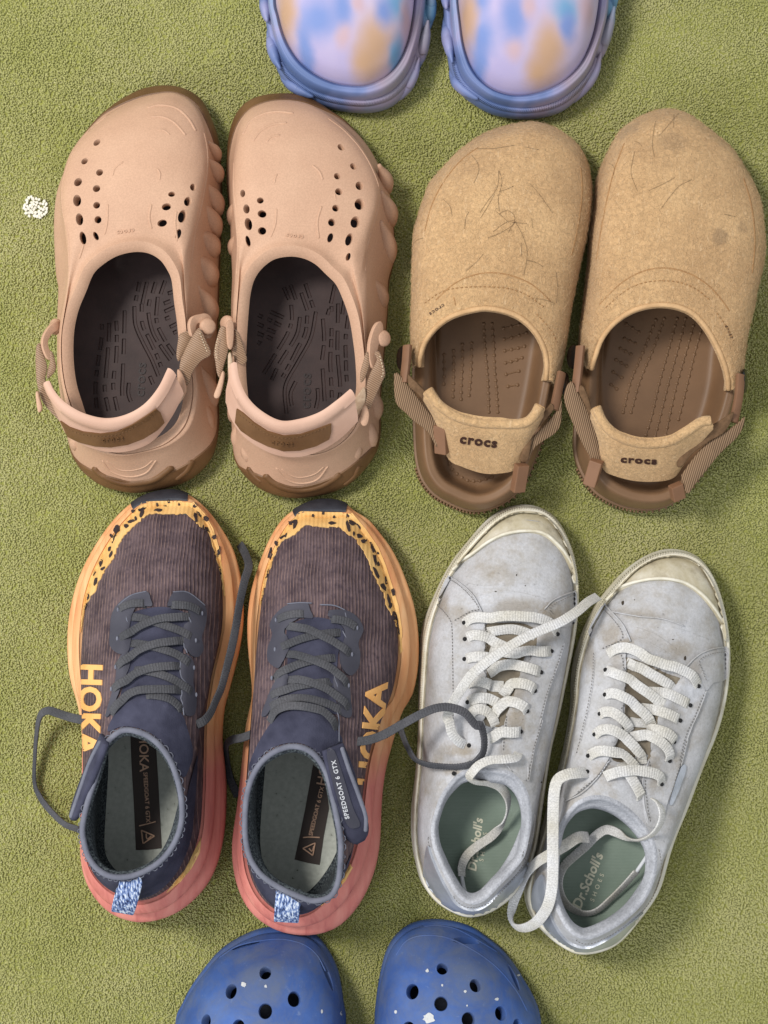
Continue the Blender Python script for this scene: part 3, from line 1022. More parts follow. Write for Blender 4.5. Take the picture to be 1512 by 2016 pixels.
C = (px('A3', [(500, 180, 30), (640, 190, 30), (750, 225, 31), (850, 285, 33), (970, 380, 36), (1090, 510, 39), (1180, 660, 42), (1228, 800, 44), (1230, 950, 46)]),
     px('A3', [(1175, 1180, 49), (1138, 1350, 50)]) + px('A4', [(1225, 0, 50), (1222, 250, 50), (1228, 500, 49), (1225, 700, 48), (1215, 900, 47), (1160, 1100, 46), (1040, 1230, 46), (880, 1310, 46)]),
     px('A4', [(700, 1335, 46), (550, 1315, 46), (400, 1240, 46), (300, 1150, 46), (245, 1050, 47), (225, 900, 48), (216, 700, 49)]),
     px('A4', [(214, 480, 50), (222, 200, 50), (235, 0, 50)]) + px('A3', [(160, 1480, 50), (172, 1250, 49), (168, 1100, 48), (142, 900, 46), (145, 700, 43), (165, 530, 40), (190, 400, 37), (250, 280, 33), (370, 205, 31)]))
O = (px('A3', [(560, 1262, 67), (690, 1280, 66), (800, 1335, 65), (890, 1420, 63), (960, 1490, 62)]),
     px('A4', [(1085, 70, 60), (1150, 250, 58), (1185, 450, 55), (1205, 650, 52), (1202, 860, 49), (1138, 1080, 48), (1022, 1218, 48), (870, 1292, 48)]),
     px('A4', [(690, 1300, 48), (550, 1280, 48), (420, 1210, 48), (330, 1110, 49), (280, 1000, 50), (258, 850, 51), (245, 680, 53)]),
     px('A4', [(248, 480, 56), (262, 250, 58), (280, 80, 60)]) + px('A3', [(240, 1470, 62), (310, 1370, 64), (420, 1290, 66)]))
gr = []
for pts, cuts in [
    (px('A4', [(890, 280), (900, 460), (885, 600), (890, 680), (905, 920)]), [(.02, .28), (.33, .5), (.6, .98)]),
    (px('A4', [(955, 200), (955, 420), (945, 600), (950, 700), (958, 880)]), [(.0, .06), (.24, .33), (.36, .45), (.5, .72), (.78, .87), (.92, 1)]),
    (px('A4', [(1005, 180), (1000, 400), (1000, 560), (1020, 800), (1012, 900)]), [(.0, .2), (.28, .48), (.53, .86), (.92, 1)]),
    (px('A4', [(1080, 270), (1060, 430), (1060, 560), (1065, 700), (1070, 760)]), [(0, .2), (.28, .36), (.45, .64), (.68, .84), (.9, 1)]),
    (px('A4', [(840, 240), (835, 330), (790, 460), (720, 590), (650, 700), (610, 800), (600, 920), (620, 1000)]), [(0, 1)]),
    (px('A4', [(775, 270), (760, 400), (700, 520), (640, 640), (590, 730)]), [(0, .12), (.17, .34), (.43, .72), (.78, .88), (.93, 1)]),
    (px('A4', [(720, 280), (700, 400), (640, 510), (560, 640), (510, 750)]), [(0, .44), (.52, .75), (.82, 1)]),
    (px('A4', [(655, 190), (660, 300), (630, 400), (560, 520), (450, 700)]), [(0, .2), (.25, .31), (.36, .63), (.7, 1)]),
    (px('A4', [(690, 760), (650, 850), (660, 940)]), [(0, 1)]), (px('A4', [(850, 810), (855, 880), (838, 960)]), [(0, 1)]),
    (px('A4', [(650, 40), (690, 150)]), [(0, 1)]), (px('A4', [(730, 100), (775, 230)]), [(0, 1)]), (px('A4', [(760, 30), (820, 210)]), [(0, .6), (.7, 1)]), (px('A4', [(600, 60), (640, 150)]), [(0, 1)]),
    (px('A4', [(410, 265), (440, 280)]), [(0, 1)]), (px('A4', [(405, 330), (450, 350)]), [(0, 1)]), (px('A4', [(405, 400), (450, 420)]), [(0, 1)]), (px('A4', [(405, 465), (430, 480)]), [(0, 1)]),
    (px('A4', [(500, 240), (600, 285)]), [(0, 1)]), (px('A4', [(480, 295), (580, 345)]), [(0, .3), (.5, 1)]), (px('A4', [(475, 370), (540, 395)]), [(0, 1)]), (px('A4', [(475, 425), (515, 445)]), [(0, 1)]),
    (px('A4', [(980, 40), (950, 180)]), [(0, 1)]), (px('A4', [(940, 220), (925, 265)]), [(0, 1)]), (px('A4', [(1050, 160), (1035, 260)]), [(0, 1)])]:
    gr += dashes(pts, cuts)
dR = dict(c=(612, 580),
    holes=hl('A3', [(951, 529, 21, 23, -30), (1042, 671, 20, 21, -30), (1088, 815, 24, 27, 25), (1089, 952, 30, 35, 25), (1057, 1085, 27, 36, 25), (1010, 1215, 20, 38, 20), (1003, 1345, 13, 24, 20),
                    (922, 744, 19, 20, 0), (934, 859, 22, 21, 0), (911, 982, 21, 20, -20), (881, 1088, 21, 22, 10), (870, 1203, 16, 28, 20),
                    (218, 872, 17, 23, -15), (246, 988, 20, 28, -15), (260, 1100, 22, 37, -15), (258, 1228, 13, 33, -15),
                    (349, 925, 20, 18, 15), (362, 1025, 26, 21, 15), (363, 1152, 24, 22, 15)]),
    ridges=[(px('A3', [(215, 440), (270, 340), (370, 280), (480, 262), (600, 275)]), .0011), (px('A3', [(290, 490), (350, 410), (440, 360), (550, 345)]), .0010),
            (px('A3', [(395, 495), (430, 452), (500, 436)]), .0008), (px('A3', [(455, 800), (462, 750), (480, 725)]), .0008), (px('A3', [(735, 660), (790, 710), (815, 775)]), .0009),
            (px('A3', [(470, 985), (462, 1100), (425, 1200)]), .0008), (px('A3', [(806, 965), (775, 1080), (785, 1210)]), .0009), (px('A3', [(905, 870), (910, 930)]), .0006),
            (px('A3', [(850, 310), (980, 410), (1110, 560), (1205, 740), (1240, 900), (1200, 1090), (1150, 1260), (1132, 1450)]), .0007),
            (px('A3', [(150, 640), (150, 850), (170, 1050), (180, 1300), (170, 1480)]), .0007),
            (px('A4', [(540, 1400), (620, 1490), (730, 1520), (850, 1490), (930, 1390)]), .0010), (px('A4', [(580, 1410), (650, 1460), (730, 1475), (830, 1450), (900, 1395)]), .0007)],
    emb=(px('A3', [(605, 1193)])[0], (-1, -0.10)),
    lugs=[(p[0], p[1], a, q[0], q[1], b, r) for p, a, q, b, r in [
        (px('A3', [(1270, 730)])[0], 36, px('A3', [(1330, 870)])[0], 14, .0045), (px('A3', [(1290, 930)])[0], 36, px('A3', [(1362, 1120)])[0], 14, .0056),
        (px('A3', [(1290, 1150)])[0], 36, px('A3', [(1350, 1400)])[0], 14, .0056), (px('A4', [(1300, 60)])[0], 36, px('A4', [(1365, 230)])[0], 14, .0060),
        (px('A4', [(1290, 860)])[0], 34, px('A4', [(1310, 1060)])[0], 14, .0055), (px('A4', [(1230, 1080)])[0], 34, px('A4', [(1285, 1260)])[0], 14, .0052),
        (px('A4', [(1165, 1230)])[0], 34, px('A4', [(1150, 1350)])[0], 20, .0045), (px('A4', [(280, 1240)])[0], 34, px('A4', [(330, 1370)])[0], 20, .0045),
        (px('A4', [(230, 950)])[0], 34, px('A4', [(195, 1060)])[0], 14, .0040), (px('A4', [(235, 1120)])[0], 34, px('A4', [(235, 1270)])[0], 14, .0040),
        (px('A3', [(130, 1000)])[0], 30, px('A3', [(125, 1120)])[0], 13, .0040), (px('A3', [(140, 1250)])[0], 30, px('A3', [(130, 1340)])[0], 13, .0040)]],
    gum=([0, .04, .08, .12, .40, .43, .47, .5, .54, .57, .60, .86, .9, .95, 1], [26, 24, 15, 8, 8, 22, 25, 20, 24, 22, 8, 8, 18, 24, 26]),
    heelbands=[(px('A4', [(455, 1450), (520, 1510), (620, 1555), (740, 1568), (870, 1540), (980, 1480), (1025, 1440)]), .0032),
               (px('A4', [(1160, 1380), (1120, 1460), (1040, 1530)]), .0032), (px('A4', [(330, 1395), (380, 1460), (440, 1510)]), .0026)],
    grooves=gr, logo=(px('A4', [(765, 830)])[0], (0.02, -1), 21),
    strap_top=px('A4', [(225, 640, 77), (245, 760, 76), (310, 900, 75), (420, 1010, 74), (570, 1085, 74), (720, 1075, 74), (880, 1020, 75), (1010, 930, 76), (1110, 845, 77)]),
    strap_bot=px('A4', [(185, 900, 61), (215, 1020, 58), (300, 1150, 55), (420, 1240, 53), (560, 1300, 52), (720, 1310, 52), (880, 1260, 54), (1020, 1170, 57), (1140, 1050, 62)]),
    patch=px('A4', [(255, 960), (300, 990), (380, 1060), (480, 1125), (600, 1160), (720, 1150), (830, 1115), (950, 1070), (950, 1130), (935, 1185), (840, 1235), (720, 1268), (600, 1272), (480, 1235), (370, 1180), (285, 1120), (243, 1060)]),
    ptext=(px('A4', [(590, 1208)])[0], (1, 0.10), 0.0012),
    pstitch=px('A4', [(275, 1000), (360, 1065), (470, 1138), (600, 1173), (720, 1163), (920, 1092)]),
    hang=[dict(link=px('A4', [(170, 340), (184, 308), (212, 306), (226, 340), (222, 480), (206, 522), (182, 502), (172, 420)]), lz=(60, 59), n=(-.5, 0, .85), btn=px('A4', [(182, 330, 50)])[0],
               web=[('webbing_loop', px('A4', [(232, 372), (265, 400), (300, 500), (326, 600), (290, 636), (240, 600), (216, 540), (236, 450)]), 57, 53, TANWEB), ('webbing_loop', px('A4', [(132, 352), (168, 362), (176, 440), (186, 530), (152, 650), (130, 735), (104, 700), (90, 610), (80, 540), (104, 430)]), 60, 55, TANWEB),
                    ('strap_strip', px('A4', [(186, 560), (212, 560), (222, 700), (216, 800), (240, 955), (206, 948), (166, 915), (180, 820), (184, 700)]), 60, 48, TANSTRIP)],
               tab=px('A4', [(146, 682), (160, 702), (150, 780), (126, 868), (98, 886), (80, 862), (106, 790), (128, 722)]), tz=(59, 57), st=[px('A4', [(110, 440, 61), (95, 520, 60), (102, 600, 59)])]),
          dict(link=px('A4', [(1264, 355), (1290, 320), (1322, 318), (1334, 380), (1302, 480), (1286, 560), (1286, 650), (1252, 662), (1226, 600), (1225, 500), (1240, 420)]), lz=(59, 53), n=(.6, 0, .8), btn=px('A4', [(1338, 440, 52)])[0],
               web=[('webbing_loop', px('A4', [(1214, 540), (1232, 560), (1236, 640), (1202, 740), (1172, 765), (1168, 700), (1194, 600)]), 60, 58, TANWEB), ('webbing_loop', px('A4', [(1274, 548), (1308, 538), (1332, 590), (1356, 700), (1330, 765), (1292, 850), (1240, 962), (1208, 930), (1214, 800), (1242, 700), (1292, 600)]), 61, 55, TANWEB),
                    ('strap_strip', px('A4', [(1028, 1005), (1090, 930), (1150, 860), (1200, 800), (1208, 900), (1160, 1000), (1100, 1062), (1052, 1115)]), 60, 50, TANSTRIP)],
               tab=px('A4', [(1188, 952), (1214, 940), (1236, 1000), (1226, 1070), (1196, 1092), (1170, 1062), (1175, 1000)]), tz=(60, 58), st=[px('A4', [(1315, 570, 62), (1340, 690, 60), (1320, 740, 59)])])])
tan_clog('R', 'tan foam clog with its toe touching the lavender clog', W, C, O, dR)
# ------------------------------------------------------------------ felt clogs
def felt_cloth(name, stains=()):
    m = M(name, 0.95, 0.05)
    c = m.ramp(m.noise(24, 5), [(0.3, srgb(184, 148, 107)), (0.7, srgb(208, 172, 127))])
    f1 = m.noise(420, 6, 0.75, dist=1.2)
    sp = m.ramp(f1, [(0.32, 0.68), (0.5, 0.95), (0.66, 1.15)])
    c = m.mix(1.0, c, sp, 'MULTIPLY')
    f2 = m.noise(1.0, 3, 0.6, m.coord((500, 160, 300), 0.6), 1.0)
    c = m.mix(m.ramp(f2, [(0.58, 0.0), (0.72, 0.5)]), c, srgb(226, 196, 156))
    st = m.ramp(m.noise(18, 3), [(0.58, 0.0), (0.78, 0.40)])
    c = m.mix(st, c, srgb(152, 120, 88))
    for (p, r, a_) in stains:
        vm = m.n('ShaderNodeVectorMath', operation='DISTANCE'); vm.inputs[1].default_value = tuple(p)
        m.l(m.coord(), vm.inputs[0])
        dd = m.math('ADD', vm.outputs['Value'], m.math('MULTIPLY', m.math('SUBTRACT', m.noise(150, 4, .7), .5), r * 2.0))
        mr = m.n('ShaderNodeMapRange'); mr.inputs[1].default_value = r; mr.inputs[2].default_value = r * .55; mr.inputs[4].default_value = a_
        m.l(dd, mr.inputs[0])
        c = m.mix(mr.outputs[0], c, srgb(112, 92, 74))
    m.color(c)
    m.bump(f1, 1.0, 0.0012)
    m.bump(m.noise(90, 4), 0.35, 0.0016)
    m.b.inputs['Sheen Weight'].default_value = 0.12
    return m.m

def felt_mats():
    k = M('brown_footbed', 0.5, 0.35)
    k.color(k.ramp(k.noise(30, 4), [(0.3, srgb(110, 83, 59)), (0.7, srgb(127, 97, 70))]))
    k.bump(k.noise(800, 2), 0.12, 0.0004)
    w = M('brown_webbing', 0.7, 0.25)
    wv = w.wave(240, w.coord(rotz=0.25), 0.2, 'X', 2)
    w.color(w.ramp(wv, [(0.15, srgb(96, 74, 54)), (0.8, srgb(148, 121, 94))]))
    w.bump(wv, 0.6, 0.0006)
    return k.m, w.m
FELT = felt_cloth('camel_felt')
BED, WEB = felt_mats()
WEBDARK = simple('brown_webbing_lining', srgb(92, 70, 50), srgb(116, 90, 66), 300, .85, .15, 700, .6, .0006)
FELTEDGE = simple('felt_binding', srgb(180, 145, 106), srgb(202, 166, 124), 90, 0.9, 0.08, 700, 0.6, 0.0008)
FUZZ = simple('pale_fibre', srgb(198, 163, 120), srgb(230, 202, 162), 900, .9, .05, gs=0)
SEAM = simple('felt_seam', srgb(146, 110, 74), srgb(166, 128, 88), 200, 0.9, 0.05)
EMBROID = simple('dark_embroidery', srgb(58, 34, 24), None, rough=0.8)
CLIP = simple('brown_plastic', srgb(116, 84, 62), srgb(128, 94, 70), 50, 0.55, 0.25, 900, 0.08)
BLACKRING = simple('black_washer', srgb(16, 15, 15), None, rough=0.25, spec=0.5)
HAIR = simple('dark_hair', srgb(78, 58, 38), None, rough=0.6, gs=0)

def arc(qL, qR, n=66):
    A, B = world_pts(qL), world_pts(qR)
    S = spline(A + B, False, 12)
    k = len(A) * 12
    return np.vstack([resample(S[:k + 1], n, False), resample(S[k:], n)])

def arc_inset(R, d, dz=0.0, z=None):
    T = np.gradient(R, axis=0)
    N = np.stack([T[:, 1], -T[:, 0]], 1); N /= np.linalg.norm(N, axis=1)[:, None] + 1e-12
    c = np.mean(R[:, :2], 0)
    if np.sum((R[:, :2] - c) * N) < 0: N = -N
    N = smooth_ring(N, 4, False)
    Q = R.copy(); Q[:, :2] -= N * d; Q[:, 2] += dz
    if z is not None: Q[:, 2] = z
    return Q

def strap_band(top, bot, th, centre, nn=56):
    A = resample(spline(world_pts(top), False, 10), nn); B = resample(spline(world_pts(bot), False, 10), nn)
    T, S_, U = frames((A + B) / 2)
    outv = (A + B) / 2 - np.asarray(centre); outv[:, 2] = 0
    Nn = S_ * np.sign(np.sum(outv * S_, 1))[:, None]
    H = B - A
    sec = [(0.0, th), (-0.05, th * .75), (-0.08, 0), (-0.05, -th * .75), (0.05, -th), (0.5, -th), (0.95, -th * .8), (1.02, 0), (0.97, th * .8), (.7, th * 1.1), (0.3, th * 1.0), (0.12, th * 1.15)]
    R = np.stack([A + H * k + Nn * o_ for k, o_ in sec], 1)
    return loft(list(R), True, True, True)

def felt_clog(label, W, Wf, O, d):
    s = Shoe('felt_clog', label, 'clog', 'pair of felt clogs', *d['c'])
    Wr = ring(*W)
    n = len(Wr)
    zr = np.interp(np.arange(n) / n, [0, .18, .28, .36, .5, .64, .72, .82, 1], np.array([14, 16, 36, 37, 34, 37, 36, 16, 14]) / 1000)
    zr = np.convolve(np.r_[zr[-8:], zr, zr[:8]], np.ones(9) / 9, 'same')[8:-8]
    Rm = inset(Wr, 0.0055); Rm[:, 2] = zr
    Rm1 = inset(Wr, 0.0085); Rm1[:, 2] = zr + 0.0012
    Rm2 = inset(Wr, 0.0122); Rm2[:, 2] = zr - 0.0012
    In = inset(Wr, 0.0150); In[:, 2] = np.minimum(zr * .55, .020)
    Fl = inset(Wr, 0.0185, z=0.0135)
    bl = inset(Wr, 0.0002, z=0.0115); gr = inset(Wr, 0.0016, z=0.0120); gr2 = inset(Wr, 0.0018, z=0.0150)
    rows = cr_rings([inset(Wr, .006, z=-0.0005), inset(Wr, .001, z=0.002), inset(Wr, 0, z=0.006), bl], 3) + [gr, gr2] + cr_rings([inset(Wr, 0.0014, z=0.017), mid(Wr, Rm, .45, .6), Rm, Rm1, Rm2, In, Fl, inset(Wr, 0.026, z=0.0125)], 4)
    cen = np.mean(Wr, 0)
    L_ = rows[-1]
    q = L_.copy(); q[:, 0] = L_[:, 0] * .25 + cen[0] * .75; q[:, 1] = L_[:, 1] * .7 + cen[1] * .3; q[:, 2] = 0.0125
    sole_vf = loft(rows + [q], True, True, True)
    sole = s.part('sole', sole_vf, BED, sharp=55)
    # little tread ticks round the heel
    tick = inset(Wr, -0.0003, z=0.0065)
    ms = []
    for i in range(int(n * .36), int(n * .64)):
        p = tick[i]; t_ = tick[(i + 1) % n] - tick[i - 1]; t_ /= np.linalg.norm(t_)
        ms.append(box(p, t_ * .0006, np.array([0, 0, .0034]) + t_ * .0006, np.cross(t_, [0, 0, 1]) * .0010))
    s.part('tread_ticks', merge(*ms), BED, sole, stuff=True)
    # felt upper: puffed shell with an open back
    A0, Oa = arc(*Wf), arc(*O)
    lo = arc_inset(A0, 0.002, z=0.007)
    bulge = A0.copy(); bulge[:, 2] = 0.018
    C = mid(A0, Oa, 0.085); C[:, 2] = 0.018 + (Oa[:, 2] - 0.018) * 0.44
    dome = ((0.16, .60), (0.32, .78), (0.54, .91), (0.78, .985))
    outr = cr_rings([lo, bulge, C] + [mid(A0, Oa, a, 1) for a, b in ()] + [np.column_stack([mid(A0, Oa, a)[:, :2], 0.018 + (Oa[:, 2] - 0.018) * b]) for a, b in dome] + [Oa], 4)
    Oi = arc_inset(Oa, 0.0035, dz=-0.0012); Oi2 = arc_inset(Oa, 0.0048, dz=-0.0045)
    inr = [Oi, Oi2]
    for a, b in dome[::-1]:
        m_ = mid(A0, Oi2, a); m_[:, 2] = 0.016 + (Oi2[:, 2] - 0.016) * b - 0.0022
        inr.append(arc_inset(m_, 0.003))
    inr.append(arc_inset(A0, 0.006, z=0.022)); inr.append(arc_inset(A0, 0.007, z=0.008))
    rows = outr + inr
    V, F = loft(rows, False)
    na = len(rows[0])
    for e in (0, na - 1):
        c = len(V); col = [r * na + e for r in range(len(rows))]
        V.append(tuple(np.mean([V[i] for i in col], 0)))
        F += [(c, col[i], col[(i + 1) % len(col)]) for i in range(len(col))]
    s.surface((V, F))
    cloth = FELT
    if d['stains']:
        cloth = felt_cloth('camel_felt_smudged', [(tuple(s.cast(x, y)[0] - s.loc), r, a_) for x, y, r, a_ in d['stains']])
    up = s.part('upper', (V, F), cloth, sharp=60)
    # binding along the collar
    s.part('collar_binding', tube(arc_inset(Oa, 0.0030, dz=-0.0010), 0.0016, 8, flat=0.9), FELTEDGE, up)
    for pts, r in d['seams']:
        s.line('seam', pts, r, SEAM, off=-r * .3, parent=up)
    for pts in d['stitch']:
        s.stitches('stitching', pts, SEAM, 5, 3.5, .0004, up, off=0.0002)
    s.letters('printed_letter', 'crocs', d['cl'][0], d['cl'][1], d['cl'][2], EMBROID, up, off=0.0003, bold=0.02, spacing=1.2, stretch=1.25)
    # loose fuzz round the edge and hairs lying on the felt
    rngl = random.Random(int(d['c'][0]))
    G_ = np.stack(outr[1:], 0)                       # rows, points, xyz
    nf = 12000
    g2 = np.random.default_rng(int(d['c'][0]))
    ri = g2.integers(0, G_.shape[0] - 1, nf); ci = g2.integers(0, na - 1, nf)
    fr, fc = g2.random(nf)[:, None], g2.random(nf)[:, None]
    p = G_[ri, ci] * (1 - fr) * (1 - fc) + G_[ri + 1, ci] * fr * (1 - fc) + G_[ri, ci + 1] * (1 - fr) * fc + G_[ri + 1, ci + 1] * fr * fc
    ta = G_[ri + 1, ci] - G_[ri, ci]; tb = G_[ri, ci + 1] - G_[ri, ci]
    nv = np.cross(ta, tb); nv /= np.linalg.norm(nv, axis=1)[:, None] + 1e-12
    nv *= np.sign(np.sum(nv * (p - np.array([s.loc[0], s.loc[1] + .02, -.02])), 1))[:, None]
    dv = g2.normal(0, 1, (nf, 3)); dv -= nv * np.sum(dv * nv, 1)[:, None] * .85; dv /= np.linalg.norm(dv, axis=1)[:, None]
    ln = g2.uniform(.0010, .0034, nf)[:, None]
    curl = np.cross(nv, dv) * g2.normal(0, .35, (nf, 1))
    rows3 = [p - nv * .0001, p + dv * ln * .5 + curl * ln * .3 + nv * .00055, p + dv * ln + curl * ln + nv * .00025]
    sd = np.cross(dv, nv); wv_ = g2.uniform(.00005, .00010, nf)[:, None]
    VV, FF = [], []
    tri3 = [sd * wv_, (-sd * .5 + nv * .87) * wv_, (-sd * .5 - nv * .87) * wv_]
    arr = np.stack([np.stack([r_ + t_ * k_ for t_ in tri3], 1) for r_, k_ in zip(rows3, (1, .9, .4))], 1).reshape(-1, 3)   # fibre, row, side
    for f_ in range(nf):
        o_ = f_ * 9
        for r_ in (0, 3):
            for k_ in range(3):
                k2 = (k_ + 1) % 3
                FF.append((o_ + r_ + k_, o_ + r_ + k2, o_ + r_ + 3 + k2, o_ + r_ + 3 + k_))
    s.part('felt_fuzz', (arr, FF), FUZZ, up, stuff=True)
    for pts in d['hairs']:
        P, N = s.path(pts, 0.0005, 3)
        s.part('stray_hair', tube(P, 0.00009, 5, N), HAIR, up)
    # massage rows on the footbed
    keep = s.bvhs; s.surface(sole_vf)
    for pts, k in d['beads']:
        P, N = s.path(pts, 0.0, 2)
        Q = resample(P, k)
        ms = [ellipsoid(p, np.diag([.0013, .0013, .0007]), 8, 5) for p in Q] + [tube(P, .0005, 5)]
        s.part('footbed_beads', merge(*ms), BED, sole, stuff=True)
    s.bvhs = keep
    # back strap of felt
    ctr = s.loc + np.array([0, -0.02, 0.05])
    sv = strap_band(d['strap'][0], d['strap'][1], 0.0034, ctr)
    st = s.part('heel_strap', sv, FELT, sharp=60)
    s.surface(sv)
    s.letters('embroidered_letter', 'crocs', d['st'][0], d['st'][1], d['st'][2], EMBROID, st, off=0.0007, bold=0.03, spacing=1.15, stretch=d['st'][3])
    T = np.array(world_pts(d['strap'][0]))
    s.part('strap_edge', tube(spline(T + np.array([0, -0.0002, 0.0002]), False, 8), .0031, 10), FELT, st)
    s.bvhs = keep
    for hg in d['hang']:
        Q = spline(np.array(world_pts(hg['bar'])), False, 8)
        hn = np.array(hg['n'], float)
        lk = s.part('strap_link', ribbon(Q, 0.0062, 0.0036, hn), CLIP, sharp=50)
        p = at(*hg['riv'][:2], hg['riv'][2] / 1000)
        ax = np.array(hg['rax'], float)
        s.part('washer', cyl(p, ax, .0078, .0026, 22, .0009), BLACKRING, lk, sharp=50)
        for pl, z0, z1, mt in hg['web']:
            s.part('webbing', slab(pl, .0020, z0, z1), mt, sharp=50)
        a, b = world_pts(hg['clip'][:2])
        ax_ = (b - a) / 2; cx_ = (a + b) / 2
        nn_ = np.array(hg['clip'][2], float); nn_ /= np.linalg.norm(nn_)
        y_ = np.cross(nn_, ax_); y_ /= np.linalg.norm(y_)
        s.part('strap_slider', box(cx_, ax_, y_ * .0042, nn_ * .0030, .0006), CLIP, smooth=False)
    return s

W = (px('B1', [(1040, 165, 8), (1180, 195, 8), (1290, 255, 8), (1390, 350, 8), (1450, 470, 8), (1478, 600, 8), (1475, 750, 8), (1455, 930, 8)]),
     px('B1', [(1415, 1100, 8), (1370, 1300, 8), (1330, 1500, 8)]) + px('B2', [(1400, 250, 8), (1360, 500, 8), (1310, 800, 8), (1260, 1030, 8), (1200, 1220, 8), (1080, 1500, 8), (960, 1620, 8), (840, 1685, 8)]),
     px('B2', [(720, 1708, 8), (600, 1690, 8), (480, 1640, 8), (380, 1585, 8), (300, 1500, 8), (250, 1400, 8), (220, 1250, 8), (208, 1000, 8)]),
     px('B2', [(203, 800, 8), (205, 540, 8), (205, 300, 8), (208, 100, 8)]) + px('B1', [(165, 1300, 8), (175, 1050, 8), (205, 880, 8), (255, 720, 8), (310, 600, 8), (390, 510, 8), (500, 395, 8), (600, 315, 8), (720, 245, 8), (880, 190, 8)]))
Wf = (px('B2', [(205, 560, 16), (192, 300, 16), (195, 150, 16)]) + px('B1', [(152, 1400, 16), (155, 1200, 16), (165, 1000, 16), (190, 880, 16), (240, 720, 16), (290, 600, 16), (370, 510, 16), (480, 390, 16), (580, 310, 16), (700, 235, 16), (860, 180, 16)]),
      px('B1', [(1040, 152, 16), (1180, 180, 16), (1290, 240, 16), (1400, 340, 16), (1460, 460, 16), (1490, 600, 16), (1492, 750, 16), (1470, 930, 16), (1430, 1100, 16), (1385, 1300, 16), (1340, 1500, 16)]) + px('B2', [(1420, 250, 16), (1388, 450, 16), (1345, 620, 16), (1310, 720, 16)]))
O = (px('B2', [(222, 560, 44), (235, 470, 48), (280, 340, 55), (380, 215, 61), (520, 125, 66)]),
     px('B2', [(720, 72, 68), (860, 75, 68), (1000, 112, 66), (1110, 175, 63), (1210, 280, 59), (1275, 410, 54), (1298, 540, 50), (1292, 670, 45)]))
